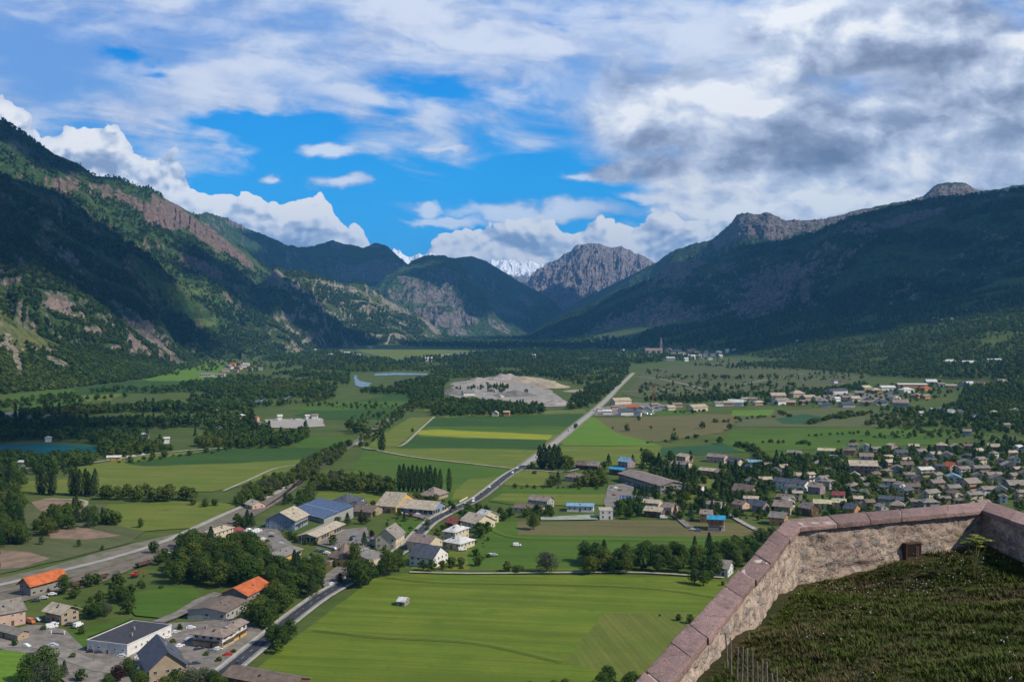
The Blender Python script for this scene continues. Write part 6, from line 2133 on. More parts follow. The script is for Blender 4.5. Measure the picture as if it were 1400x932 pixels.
# church far up the valley, on the rising ground
cpt = at(900, 484)
ch, _ = building('church', 'large pale stone church with long nave and pointed bell tower above the far village', 'church', cpt.to_2d() + Vector((-55, 0)), Vector((1, 0.06)), 75, 24, 17, wall='pink', rcol='mauve', pitch=.7, detail=0)
bm = bmesh.new()
bmesh.ops.create_cube(bm, size=1, matrix=Matrix.Translation((34, 10, 20)) @ Matrix.Diagonal((11, 11, 46, 1)))
bm_obj('tower', bm, MATS['wall_stone'], ch, False)
bm = bmesh.new()
bmesh.ops.create_cone(bm, segments=8, radius1=7.4, radius2=0.3, depth=34, cap_ends=True, matrix=Matrix.Translation((34, 10, 60)))
sp4 = bm_obj('spire', bm, MATS['roof_mauve'], ch, False)
for sx in (-1, 1):
    for sy in (-1, 1):
        bm = bmesh.new()
        bmesh.ops.create_cone(bm, segments=4, radius1=1.6, radius2=0.1, depth=9, cap_ends=True, matrix=Matrix.Translation((34 + sx * 5, 10 + sy * 5, 47.4)))
        bm_obj('pinnacle', bm, MATS['wall_stone'], ch, False)

# tower crane
cr = link(bpy.data.objects.new('tower_crane', None))
cq = at(893, 552)
cr.location = cq
tag(cr, 'orange tower crane standing over the outer settlement', 'crane')
M_crane = vary('crane_orange', (0.42, 0.17, 0.05), (0.30, 0.13, 0.05), 2)


def lattice(name, a, b_, w_, parent):
    bm = bmesh.new()
    ax = (b_ - a).normalized()
    s = ax.orthogonal().normalized() * w_
    t = ax.cross(s).normalized() * w_
    n_ = max(2, int((b_ - a).length / (w_ * 2.2)))
    cs = [s + t, s - t, -s - t, -s + t]
    for c_ in cs:
        tube(bm, [a + c_, b_ + c_], 0.16, 0.16, 4)
    for k in range(n_):
        p_, q_ = a.lerp(b_, k / n_), a.lerp(b_, (k + 1) / n_)
        for i in range(4):
            tube(bm, [p_ + cs[i], q_ + cs[(i + 1) % 4]], 0.09, 0.09, 3)
    return bm_obj(name, bm, M_crane, parent, False)


lattice('mast', Vector((0, 0, 0)), Vector((0, 0, 31)), 0.9, cr)
lattice('jib', Vector((-2, 0, 31.5)), Vector((26, -14, 31.5)), 0.6, cr)
lattice('counter_jib', Vector((-1, 0, 31.5)), Vector((-9, 4.5, 31.5)), 0.6, cr)
lattice('apex', Vector((0, 0, 32)), Vector((0, 0, 37)), 0.4, cr)
cw = boxes_mesh('counterweight', [(-8.5, 4.3, 30.2, 2.4, 1.6, 2.6)], MATS['wall_grey'])
link(bpy.data.objects.new('counterweight', cw), cr)


# ================================================================== vehicles
PAINTS = {'white': (0.70, 0.70, 0.70), 'silver': (0.42, 0.44, 0.46), 'black': (0.02, 0.02, 0.022), 'grey': (0.15, 0.16, 0.17), 'blue': (0.04, 0.09, 0.22), 'red': (0.38, 0.03, 0.02), 'orange': (0.55, 0.14, 0.03), 'dark': (0.05, 0.06, 0.08)}
CARP = {}
for k, c_ in PAINTS.items():
    m, n, b = new_mat('car_paint_' + k)
    b.inputs['Base Color'].default_value = c_ + (1,)
    b.inputs['Roughness'].default_value = 0.3
    b.inputs['Specular IOR Level'].default_value = 0.5
    b.inputs['Coat Weight'].default_value = 0.4
    CARP[k] = m
M_tyre = vary('tyre', (0.02, 0.02, 0.02), (0.03, 0.03, 0.03), 0.2)
M_lamp = vary('lamp_glass', (0.6, 0.6, 0.55), (0.4, 0.4, 0.4), 0.1, 0.2)


def lofted(sections, mat_name='body'):
    """sections: list of (x, [(y, z) ...]) closed rings"""
    bm = bmesh.new()
    prev = None
    for x, ring in sections:
        cur = [bm.verts.new((x, y, z)) for y, z in ring]
        if prev:
            for i in range(len(cur)):
                bm.faces.new((prev[i], prev[(i + 1) % len(cur)], cur[(i + 1) % len(cur)], cur[i]))
        else:
            bm.faces.new(cur[::-1])
        prev = cur
    bm.faces.new(prev)
    bmesh.ops.recalc_face_normals(bm, faces=bm.faces)
    for f in bm.faces:
        f.smooth = False
    return bm


def ring(w_, z0, z1, t=0.82):
    return [(-w_, z0), (w_, z0), (w_ * 1.0, z0 + (z1 - z0) * 0.55), (w_ * t, z1), (-w_ * t, z1), (-w_ * 1.0, z0 + (z1 - z0) * 0.55)]


def car_meshes(L_, W_, H_, van):
    w_ = W_ / 2
    z0, zb = 0.28, H_ * 0.60
    s = [(-L_ / 2, ring(w_ * .86, z0 + .1, zb * .88, .9)), (-L_ / 2 + .15, ring(w_ * .96, z0, zb * .97, .93)), (-L_ * .2, ring(w_, z0, zb, .94)), (L_ * .2, ring(w_, z0, zb * .98, .94)), (L_ / 2 - .25, ring(w_ * .95, z0, zb * .86, .9)), (L_ / 2, ring(w_ * .8, z0 + .1, zb * .72, .9))]
    body = bpy.data.meshes.new('body')
    bm = lofted(s)
    bm.to_mesh(body)
    bm.free()
    if van:
        s = [(-L_ / 2 + .05, ring(w_ * .93, zb - .05, H_ - .05, .93)), (-L_ / 2 + .3, ring(w_ * .95, zb - .05, H_, .94)), (L_ * .16, ring(w_ * .95, zb - .05, H_, .92)), (L_ * .36, ring(w_ * .9, zb - .06, zb + .04, .9))]
        g = [(L_ * .17, ring(w_ * .955, zb + .06, H_ - .12, .92)), (L_ * .30, ring(w_ * .93, zb + .02, zb + .42, .9))]
    else:
        s = [(-L_ * .40, ring(w_ * .86, zb - .05, zb + .02, .9)), (-L_ * .28, ring(w_ * .86, zb - .05, H_ - .05, .82)), (-L_ * .05, ring(w_ * .86, zb - .05, H_, .82)), (L_ * .08, ring(w_ * .86, zb - .05, H_ - .06, .82)), (L_ * .27, ring(w_ * .86, zb - .06, zb, .9))]
        g = [(-L_ * .37, ring(w_ * .875, zb, zb + .03, .85)), (-L_ * .27, ring(w_ * .885, zb, H_ - .14, .85)), (L_ * .06, ring(w_ * .885, zb, H_ - .14, .85)), (L_ * .25, ring(w_ * .875, zb, zb + .03, .85))]
    cab = bpy.data.meshes.new('cabin')
    bm = lofted(s)
    bm.to_mesh(cab)
    bm.free()
    gl = bpy.data.meshes.new('glazing')
    bm = lofted(g)
    bm.to_mesh(gl)
    bm.free()
    wh = bpy.data.meshes.new('wheel')
    bm = bmesh.new()
    bmesh.ops.create_cone(bm, segments=14, radius1=.33, radius2=.33, depth=.22, cap_ends=True, matrix=Matrix.Rotation(R(90), 4, 'X'))
    bm.to_mesh(wh)
    bm.free()
    hl = boxes_mesh('headlight', [(0, 0, 0, 0.08, 0.34, 0.14)], M_lamp)
    wh.materials.append(M_tyre)
    gl.materials.append(M_glass)
    return body, cab, gl, wh, hl


CARM = {'car': (4.2, 1.75, 1.46, car_meshes(4.2, 1.75, 1.46, False)), 'van': (5.2, 1.95, 2.1, car_meshes(5.2, 1.95, 2.1, True))}
PM = {}


def painted(me, k):
    key = (me.name, k)
    if key not in PM:
        c_ = me.copy()
        c_.materials.clear()
        c_.materials.append(CARP[k])
        PM[key] = c_
    return PM[key]


def vehicle(kind, px, py, colr, label, group, ang=None, z=0.45, big=1.0):
    L_, W_, H_, (body, cab, gl, wh, hl) = CARM[kind]
    p = at(px, py)
    root = link(bpy.data.objects.new(kind, None))
    root.location = (p.x, p.y, p.z + z)
    root.rotation_euler = (0, 0, ang if ang is not None else 0.0)
    tag(root, label, kind, group)
    link(bpy.data.objects.new('body', painted(body, colr)), root)
    link(bpy.data.objects.new('cabin', painted(cab, colr)), root)
    link(bpy.data.objects.new('glazing', gl), root)
    if p.y < 900:
        for sx in (-1, 1):
            for sy in (-1, 1):
                o = link(bpy.data.objects.new('wheel', wh), root)
                o.location = (sx * L_ * .31, sy * (W_ / 2 - .08), .33)
        for sy in (-1, 1):
            o = link(bpy.data.objects.new('headlight', hl), root)
            o.location = (L_ / 2 - .02, sy * W_ * .3, .62)
    return root


def road_ang(line, p):
    i = min(range(len(line) - 1), key=lambda k: (line[k] - p).length)
    d = line[i + 1] - line[i]
    return math.atan2(d.y, d.x)


# traffic on the main road (picture position, colour, side)
for i, (px, py, c_, sd_, w_) in enumerate([(321, 905, 'black', -1.6, 'dark car at the foot of the main road by the brown shed'), (636, 691, 'silver', 1.6, 'silver car on the main road just past the bend'),
                                           (646, 686, 'white', -1.6, 'white car on the main road coming into the bend'), (650, 683, 'white', 1.6, 'second white car close behind in the bend'),
                                           (664, 675, 'grey', 1.6, 'grey car halfway along the dark straight'), (673, 667, 'white', 1.6, 'white car by the lay-by on the straight'),
                                           (699, 648, 'white', -1.6, 'white car near the farm lane junction'), (711, 642, 'white', 1.6, 'white car where the surface turns pale')]):
    p = at(px, py)
    a = road_ang(main, p)
    i0 = min(range(len(main) - 1), key=lambda k: (main[k] - p).length)
    nrm = Vector((math.sin(a), -math.cos(a), 0))
    r = vehicle('car', px, py, c_, w_, 'traffic on the main road', a + (math.pi if sd_ < 0 else 0), 0.93)
    q = main[i0] + nrm * sd_ * -1
    r.location.x, r.location.y = q.x, q.y
for px, py, w_ in ((777, 590, 'dark car far along the pale straight'), (812, 562, 'small dark car by the settlement entrance')):
    r = vehicle('car', px, py, 'dark', w_, 'traffic on the main road', road_ang(oldl, at(px, py)), 0.95)

CARS = [
    ('car', 73, 884, 'silver', 0.1, 'silver car driving alone on the lane before the green gate'), ('car', 125, 893, 'black', .1, 'black car parked against the white workshop, west one'),
    ('car', 137, 894, 'dark', .1, 'dark car parked against the white workshop, middle one'), ('car', 167, 899, 'silver', .1, 'silver car at the front corner of the white workshop'),
    ('car', 191, 901, 'white', .3, 'white car between the workshop and the slate-roofed house'), ('van', 71, 859, 'white', .5, 'white van parked before the tan chalet'),
    ('car', 74, 855, 'white', .5, 'white car behind the van by the tan chalet'), ('van', 42, 852, 'orange', -.6, 'orange-red tipper van by the cream house'),
    ('car', 52, 849, 'white', -.6, 'white car beside the orange van'), ('van', 107, 857, 'white', 1.3, 'white van at the garden fence of the chalet'),
    ('car', 96, 855, 'dark', .2, 'dark car right of the tan chalet'), ('car', 60, 819, 'silver', .4, 'silver car below the orange-roofed depot'), ('car', 72, 814, 'white', .4, 'white car under the depot roof edge'),
    ('car', 50, 822, 'dark', .4, 'dark car at the depot corner'), ('car', 261, 860, 'white', .3, 'white car behind the hotel'), ('car', 258, 876, 'silver', 1.2, 'silver car in the hotel yard by its west side'),
    ('car', 272, 889, 'black', .6, 'black car under the hotel balcony'), ('car', 290, 892, 'grey', .3, 'grey car before the hotel entrance'), ('car', 298, 889, 'white', .3, 'white car close to the hotel corner'),
    ('car', 254, 910, 'black', .2, 'black car near the slate-roofed house, west of two'), ('car', 268, 909, 'dark', .2, 'dark car near the slate-roofed house, east of two'), ('car', 228, 873, 'white', 1.0, 'white car at the end of the workshop'),
    ('car', 190, 918, 'silver', 1.3, 'silver car beside the slate-roofed house, in the shade'), ('van', 349, 729, 'white', .5, 'white van in the station car park'), ('van', 353, 727, 'white', .5, 'second white van behind it in the station car park'),
    ('car', 370, 731, 'silver', .1, 'silver car in the middle of the station car park'), ('car', 371, 735, 'black', .1, 'black car in the middle of the station car park'), ('car', 348, 753, 'white', 1.5, 'white car at the wood edge of the station car park'),
    ('car', 340, 725, 'white', .5, 'white car by the lean-to of the station'), ('car', 336, 728, 'silver', .5, 'silver car by the lean-to of the station'), ('car', 447, 757, 'white', .1, 'white car in the row before the yellow-cream house'),
    ('car', 441, 755, 'dark', .1, 'dark car in the row before the yellow-cream house'), ('car', 435, 753, 'grey', .1, 'grey car in the row before the yellow-cream house'), ('car', 453, 760, 'silver', .1, 'silver car in the row before the yellow-cream house'),
    ('car', 421, 780, 'white', .1, 'white car under the trees by the brown carport'), ('car', 454, 800, 'white', .8, 'pale car on the slip lane beside the main road'), ('car', 525, 701, 'blue', .1, 'blue car before the yellow garage'),
    ('car', 549, 703, 'white', .0, 'white car before the shop hall, westmost'), ('car', 562, 704, 'red', .0, 'red car before the shop hall'), ('car', 571, 704, 'white', .0, 'white car before the middle of the shop hall'),
    ('car', 585, 706, 'grey', .0, 'grey car before the shop hall, eastmost'), ('car', 519, 749, 'white', .2, 'white car by the cream gabled house'), ('car', 500, 753, 'silver', .2, 'silver car near the round tree in the yard'),
    ('car', 491, 754, 'white', .2, 'white car in the row beside the cream shop'), ('van', 632, 753, 'white', .3, 'white van before the cream villa'), ('van', 707, 747, 'white', .1, 'white van standing alone in the green field'),
    ('car', 671, 760, 'white', .1, 'pale car in the garden by the meadow hedge, west one'), ('car', 676, 760, 'silver', .1, 'silver car in the garden by the meadow hedge, east one'),
    ('car', 842, 668, 'white', .5, 'white car in the yard of the long hall'), ('car', 848, 671, 'black', .5, 'black car in the yard of the long hall'), ('car', 858, 662, 'silver', .2, 'silver car along the long hall'),
    ('car', 866, 663, 'white', .2, 'white car along the long hall'), ('van', 824, 656, 'white', .2, 'white van at the west end of the hall yard'), ('car', 91, 637, 'white', .3, 'white car at the lakeside'), ('car', 99, 634, 'silver', .3, 'silver camper at the lakeside'),
    ('car', 176, 625, 'white', .3, 'white car on the lane past the kiosk, west one'), ('car', 183, 624, 'white', .3, 'white car on the lane past the kiosk, middle one'), ('car', 196, 622, 'white', .3, 'white car on the lane past the kiosk, east one'),
    ('car', 947, 725, 'silver', .1, 'silver car by the turquoise-roofed chalet'), ('car', 955, 726, 'blue', .1, 'blue car by the turquoise-roofed chalet'), ('van', 907, 709, 'white', .0, 'white van at the edge of the brown field'),
    ('car', 230, 758, 'silver', .7, 'pale car under the round trees by the tracks'), ('car', 241, 750, 'blue', .7, 'blue car between the round station trees')]
for kd, px, py, c_, a, lb in CARS:
    vehicle(kd, px, py, c_, lb, None, a)
for px, py, c_, lb in ((240, 866, 'silver', 'silver car at the back of the hotel yard'), (246, 885, 'white', 'white car alone in the middle of the hotel yard'), (238, 900, 'blue', 'blue car at the west end of the hotel yard'), (312, 897, 'red', 'red car at the roadside corner of the hotel'),
                       (36, 885, 'white', 'white car on the lane at the west edge'), (458, 752, 'white', 'white car beside the long open hall'), (490, 740, 'grey', 'grey car in the pillared hall yard'), (484, 735, 'blue', 'blue car deep in the pillared hall yard'),
                       (360, 738, 'white', 'white car at the hedge of the station car park'), (383, 744, 'silver', 'silver car near the yellow apartments'), (870, 666, 'grey', 'grey car at the hall front, east part'), (840, 678, 'red', 'red car in the lower hall yard'), (846, 686, 'white', 'white car before the solar roof'),
                       (836, 672, 'silver', 'silver car at the west side of the hall yard')):
    vehicle('car', px, py, c_, lb, None, random.Random(px).uniform(-1, 1))
rr_ = random.Random(12)
for k in range(26):
    px, py = rr_.uniform(378, 436), 574 + rr_.uniform(-.6, .6)
    vehicle('car', px, py, rr_.choice(('white', 'silver', 'white', 'grey')), 'small parked car along the far edge of the sand yard', 'cars along the sand yard', rr_.uniform(-.3, .3), 0.6) if k < 12 else \
        vehicle('car', rr_.uniform(815, 905), rr_.uniform(565, 568.5), rr_.choice(('white', 'silver', 'blue', 'white')), 'small parked car in front of the settlement by the pale road', 'cars parked at the settlement edge', rr_.uniform(-.4, .4), 0.6)

# goods wagons and a red excavator by the tracks
M_wag = vary('wagon_rust', (0.12, 0.06, 0.045), (0.07, 0.045, 0.04), 1.5)
for i, (px, py, lb) in enumerate(((107, 802, 'rusty goods wagon on the siding beside the big depot tree'), (122, 798, 'rusty goods wagon coupled in the middle of the siding'), (137, 794, 'rusty goods wagon at the east end of the siding'), (196, 775, 'dark wagon standing alone near the station trees'))):
    p = at(px, py)
    wg = link(bpy.data.objects.new('goods_wagon', None))
    wg.location = (p.x, p.y, 0.9)
    wg.rotation_euler = (0, 0, 1.12)
    tag(wg, lb, 'wagon', 'goods wagons on the siding')
    link(bpy.data.objects.new('wagon_body', boxes_mesh('wagon_body', [(0, 0, 1.2, 9.6, 2.7, 0.25), (0, 1.3, 1.75, 9.6, .1, .9), (0, -1.3, 1.75, 9.6, .1, .9), (4.75, 0, 1.75, .1, 2.5, .9), (-4.75, 0, 1.75, .1, 2.5, .9)], M_wag)), wg)
    for sx in (-3.3, 3.3):
        me = bpy.data.meshes.new('wheelset')
        bm = bmesh.new()
        for sy in (-.8, .8):
            bmesh.ops.create_cone(bm, segments=12, radius1=.48, radius2=.48, depth=.16, cap_ends=True, matrix=Matrix.Translation((sx, sy, .5)) @ Matrix.Rotation(R(90), 4, 'X'))
        bmesh.ops.create_cube(bm, size=1, matrix=Matrix.Translation((sx, 0, .5)) @ Matrix.Diagonal((.16, 1.7, .16, 1)))
        bm.to_mesh(me)
        bm.free()
        me.materials.append(M_tyre)
        link(bpy.data.objects.new('wheelset', me), wg)
p = at(184, 790)
dg = link(bpy.data.objects.new('excavator', None))
dg.location = (p.x, p.y, .7)
tag(dg, 'small orange-red digger beside the tracks in front of the wood', 'digger')
link(bpy.data.objects.new('tracks', boxes_mesh('tracks', [(0, .9, .4, 3.4, .6, .8), (0, -.9, .4, 3.4, .6, .8)], M_tyre)), dg)
link(bpy.data.objects.new('cab', boxes_mesh('cab', [(-.3, 0, 1.5, 3.2, 2.2, 1.1), (.5, .5, 2.5, 1.4, 1.1, 1.2)], CARP['red'], .06)), dg)
bm = bmesh.new()
tube(bm, [Vector((1, -.3, 1.8)), Vector((3.2, -.3, 3.9)), Vector((5.2, -.3, 3.0)), Vector((5.4, -.3, 1.0))], .26, .18, 5)
bm_obj('arm', bm, CARP['red'], dg, False)
link(bpy.data.objects.new('bucket', boxes_mesh('bucket', [(5.2, -.3, .6, .9, 1.0, .8)], M_tyre, .05)), dg)

# green gate by the lane and utility posts
g0, g1 = at(70, 868), at(88, 869)
gt = link(bpy.data.objects.new('gate', None))
gt.location = (g0 + g1) / 2 + Vector((0, 0, .3))
gl_ = (g1 - g0).length
gt.rotation_euler = (0, 0, math.atan2((g1 - g0).y, (g1 - g0).x))
tag(gt, 'dark green gate between two white posts at the chalet drive', 'gate')
link(bpy.data.objects.new('gate_panel', boxes_mesh('gate_panel', [(0, 0, .95, gl_ - .6, .08, .1), (0, 0, .15, gl_ - .6, .08, .1)] + [(-gl_ / 2 + .5 + .2 * k, 0, .55, .13, .05, .9) for k in range(int((gl_ - .8) / .2))], vary('gate_green', (.02, .05, .035), (.015, .035, .03), .5))), gt)
for s in (-1, 1):
    link(bpy.data.objects.new('post', boxes_mesh('post', [(s * gl_ / 2, 0, .9, .45, .45, 1.9), (s * gl_ / 2, 0, 1.9, .6, .6, .14)], MATS['wall_white'], .03)), gt)
M_pole = vary('pole_wood', (0.20, 0.17, 0.14), (0.13, .11, .09), .6)
for i, (px, py, h, lb) in enumerate([(375, 722, 9, 'wooden power pole beside the station car park hedge'), (145, 900, 8, 'lamp pole in the lane before the white workshop'), (128, 905, 7, 'thin lamp pole west of the workshop lane'), (301, 905, 8, 'lamp pole at the hotel parking'),
                                     (412, 745, 8, 'lamp pole beside the long open hall'), (716, 654, 7, 'power pole at the farm lane junction'), (900, 655, 9, 'power pole behind the long village hall'), (1190, 690, 9, 'power pole among the lower village trees'),
                                     (600, 690, 8, 'lamp pole beyond the shop hall at the road')]):
    p = at(px, py)
    po = link(bpy.data.objects.new('utility_pole', None))
    po.location = p
    tag(po, lb, 'pole')
    bm = bmesh.new()
    tube(bm, [Vector((0, 0, -.3)), Vector((0, 0, h))], .16, .11, 6)
    bm_obj('pole_shaft', bm, M_pole, po)
    link(bpy.data.objects.new('crossarm', boxes_mesh('crossarm', [(0, 0, h - .5, 1.8, .12, .14), (-.8, 0, h - .3, .1, .1, .25), (.8, 0, h - .3, .1, .1, .25)], M_pole)), po)

# low roadside walls
for (pa, pb, lb) in (((604, 703), (622, 690), 'low pale wall along the bend in front of the shop hall'), ((628, 687), (639, 681), 'short pale wall at the road beyond the poplar row')):
    a_, b_ = at(*pa), at(*pb)
    d = b_ - a_
    me = boxes_mesh('roadside_wall', [(0, 0, .6, d.length, .5, 1.6), (0, 0, 1.42, d.length + .1, .62, .12)], MATS['wall_cream'], .03)
    o = link(bpy.data.objects.new('roadside_wall', me))
    o.location = (a_ + b_) / 2
    o.rotation_euler = (0, 0, math.atan2(d.y, d.x))
    tag(o, lb, 'wall')


# ================================================================== trees
def leaf_material(name, a, b_, c3, dark=0.5):
    m, n, b = new_mat(name)
    r = n.math('FRACT', n.add(n.attr('tint'), n.mul(n.rand(), 1.0)))
    c_ = n.ramp(r, [(0.0, a), (0.45, b_), (0.8, c3), (1.0, a)])
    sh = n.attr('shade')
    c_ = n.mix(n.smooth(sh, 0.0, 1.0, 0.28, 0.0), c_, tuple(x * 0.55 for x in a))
    n._in(b.inputs['Base Color'], c_)
    b.inputs['Roughness'].default_value = 0.65
    b.inputs['Specular IOR Level'].default_value = 0.12
    tr = n.n.new('ShaderNodeBsdfTranslucent')
    n._in(tr.inputs['Color'], n.vmath('MULTIPLY', c_, (1.5, 1.5, 0.8)))
    ms = n.n.new('ShaderNodeMixShader')
    ms.inputs[0].default_value = 0.3
    n.l.new(b.outputs[0], ms.inputs[1])
    n.l.new(tr.outputs[0], ms.inputs[2])
    o_ = [q for q in n.n if q.type == 'OUTPUT_MATERIAL'][0]
    n.l.new(ms.outputs[0], o_.inputs[0])
    return m


M_leaf = leaf_material('broad_leaves', (0.038, 0.076, 0.013), (0.064, 0.110, 0.016), (0.108, 0.130, 0.022))
M_needle = leaf_material('needles', (0.026, 0.060, 0.018), (0.036, 0.074, 0.021), (0.050, 0.082, 0.024))
M_poplar = leaf_material('poplar_leaves', (0.024, 0.052, 0.013), (0.034, 0.064, 0.014), (0.044, 0.072, 0.018))
M_grey = leaf_material('willow_leaves', (0.075, 0.095, 0.05), (0.095, 0.11, 0.06), (0.08, 0.10, 0.05))
M_plum = leaf_material('purple_leaves', (0.035, 0.014, 0.018), (0.05, 0.02, 0.022), (0.04, 0.018, 0.02))
M_bark = vary('bark', (0.11, 0.085, 0.06), (0.065, 0.05, 0.035), 0.6)


def crown(kind, nq, seed, qs):
    """leaf clumps in a unit tree (height 1, foot at 0): returns vertices, quads, shade"""
    r_ = np.random.RandomState(seed)
    if kind in ('broad', 'willow', 'bush'):
        nl = 15 if kind != 'bush' else 9
        C_, S = [], []
        z0, z1, rad = {'broad': (0.24, 0.86, 0.36), 'willow': (0.22, 0.74, 0.50), 'bush': (0.18, 0.72, 0.62)}[kind]
        for k in range(nl):
            t = (k + 0.5) / nl
            a = k * 2.399 + r_.rand()
            zz = z0 + (z1 - z0) * t
            rr = rad * math.sqrt(max(1 - (2 * t - 0.85) ** 2, 0.05)) * r_.uniform(0.35, 0.75)
            C_.append((math.cos(a) * rr, math.sin(a) * rr, zz))
            S.append(r_.uniform(0.13, 0.20) * (1.25 if kind != 'broad' else 1.0))
        C_, S = np.array(C_), np.array(S)
        k = r_.randint(0, nl, nq)
        d = r_.normal(size=(nq, 3))
        d /= np.linalg.norm(d, axis=1, keepdims=True)
        rad_ = r_.uniform(0.55, 1.08, nq) ** 0.6
        P = C_[k] + d * (S[k] * rad_)[:, None] * np.array([1, 1, 0.85])
        P[:, 2] = np.maximum(P[:, 2], 0.05)
        ctr = np.array([0, 0, 0.5])
        out_ = P - ctr
    elif kind == 'conifer':
        t = r_.uniform(0, 1, nq) ** 0.75
        tier = np.floor(t * 11) / 11
        tt = tier * 0.55 + t * 0.45
        a = r_.uniform(0, 2 * np.pi, nq)
        arm = 1 + 0.35 * np.sin(a * 5 + tier * 40)
        rr = 0.235 * (1 - tt) ** 0.85 * arm * r_.uniform(0.35, 1.0, nq) ** 0.5 + 0.008
        P = np.stack([np.cos(a) * rr, np.sin(a) * rr, 0.10 + 0.90 * t - rr * 0.25], -1)
        out_ = P - np.array([0, 0, 0.4])
        d = np.stack([np.cos(a), np.sin(a), 0.4 + 0 * a], -1)
    else:   # poplar
        t = r_.uniform(0, 1, nq)
        a = r_.uniform(0, 2 * np.pi, nq)
        prof = np.sin(np.pi * np.clip(t, 0.02, 0.99) ** 0.75) ** 0.6
        rr = 0.115 * prof * r_.uniform(0.4, 1.1, nq) ** 0.5 * (1 + 0.25 * np.sin(a * 3 + t * 25))
        P = np.stack([np.cos(a) * rr, np.sin(a) * rr, 0.05 + 0.95 * t], -1)
        out_ = np.stack([np.cos(a), np.sin(a), 0.5 + 0 * a], -1)
        d = out_
    # quad axes: facing outwards, jittered
    nrm = out_ / (np.linalg.norm(out_, axis=1, keepdims=True) + 1e-6) * 0.8 + d * 0.7 + r_.normal(size=(nq, 3)) * 0.55
    nrm /= np.linalg.norm(nrm, axis=1, keepdims=True)
    up = r_.normal(size=(nq, 3))
    u = np.cross(nrm, up)
    u /= np.linalg.norm(u, axis=1, keepdims=True)
    v = np.cross(nrm, u)
    s = qs * r_.uniform(0.6, 1.25, nq)[:, None]
    u, v = u * s, v * s * r_.uniform(0.6, 1.0, nq)[:, None]
    V = np.stack([P - u, P - v * 1.0 + u * 0.1, P + u, P + v], 1)
    V += nrm[:, None, :] * (r_.normal(size=(nq, 4)) * 0.25)[..., None] * s[:, None, :]
    Fc = np.arange(nq * 4).reshape(-1, 4)
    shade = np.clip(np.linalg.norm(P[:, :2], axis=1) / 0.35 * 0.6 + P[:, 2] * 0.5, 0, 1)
    return V.reshape(-1, 3), Fc, np.repeat(shade, 4)


def trunk_mesh(kind):
    bm = bmesh.new()
    r_ = random.Random(3)
    if kind in ('conifer', 'poplar'):
        tube(bm, [Vector((0, 0, -0.03)), Vector((0, 0, .4)), Vector((0.004, 0, .93))], .018, .004, 7)
    elif kind == 'bush':
        for k in range(4):
            a = k * 1.7
            tube(bm, [Vector((0, 0, -.03)), Vector((math.cos(a) * .2, math.sin(a) * .2, .45))], .03, .012, 5)
    else:
        tube(bm, [Vector((0, 0, -0.03)), Vector((.008, 0, .2)), Vector((-.005, .01, .45)), Vector((0, 0, .75))], .028, .008, 7)
        for k in range(6):
            a = k * 1.05 + r_.random()
            h_ = .2 + .07 * k
            tube(bm, [Vector((0, 0, h_)), Vector((math.cos(a) * .12, math.sin(a) * .12, h_ + .1)), Vector((math.cos(a) * .24, math.sin(a) * .24, h_ + .2))], .012, .004, 5)
    me = bpy.data.meshes.new('trunk')
    for f in bm.faces:
        f.smooth = True
    bm.to_mesh(me)
    bm.free()
    me.materials.append(M_bark)
    return me


LEAFM = {'broad': M_leaf, 'willow': M_grey, 'bush': M_leaf, 'conifer': M_needle, 'poplar': M_poplar, 'plum': M_plum}
TRUNK = {k: trunk_mesh(k) for k in ('broad', 'willow', 'bush', 'conifer', 'poplar')}
TRUNK['plum'] = TRUNK['broad']
PROTO = {}
for k, nq, qs in (('broad', 2400, 0.026), ('willow', 2600, 0.024), ('bush', 1300, 0.045), ('conifer', 1900, 0.020), ('poplar', 1700, 0.0155), ('plum', 1800, 0.028)):
    for s in range(6 if k in ('broad', 'bush') else 4):
        V, Fc, sh_ = crown('broad' if k == 'plum' else k, nq, 100 + s * 7, qs)
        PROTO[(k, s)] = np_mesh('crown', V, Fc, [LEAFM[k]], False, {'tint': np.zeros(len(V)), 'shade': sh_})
MIDP = {}
for k, nq, qs in (('broad', 900, 0.042), ('bush', 420, 0.08), ('conifer', 700, 0.034), ('poplar', 600, 0.027)):
    for s in range(5):
        V, Fc, sh_ = crown(k, nq, 300 + s * 7, qs)
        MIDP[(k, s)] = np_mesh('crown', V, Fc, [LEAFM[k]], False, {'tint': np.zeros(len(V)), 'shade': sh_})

# all trees are first gathered, then the ones that show largest become objects and the rest one mass
TREES = []       # kind, x, y, z, height, width factor, place phrase, group


def free(x, y, m=0.0):
    for fx_, fy_, fr in FOOT:
        if (x - fx_) ** 2 + (y - fy_) ** 2 < (fr + m) ** 2:
            return False
    return True


def near_line(line, x, y, d):
    return any((p.x - x) ** 2 + (p.y - y) ** 2 < d * d for p in line)


def tree(kind, px, py, h, place, group, wf=1.0):
    p = at(px, py)
    TREES.append((kind, p.x, p.y, p.z, h, wf, place, group))


def in_poly(px, py, poly):
    x, y = np.asarray(px), np.asarray(py)
    c_ = np.zeros(x.shape, bool)
    n_ = len(poly)
    for i in range(n_):
        x1, y1 = poly[i]
        x2, y2 = poly[(i + 1) % n_]
        if y1 == y2:
            continue
        k = ((y1 > y) != (y2 > y)) & (x < (x2 - x1) * (y - y1) / (y2 - y1) + x1)
        c_ ^= k
    return c_


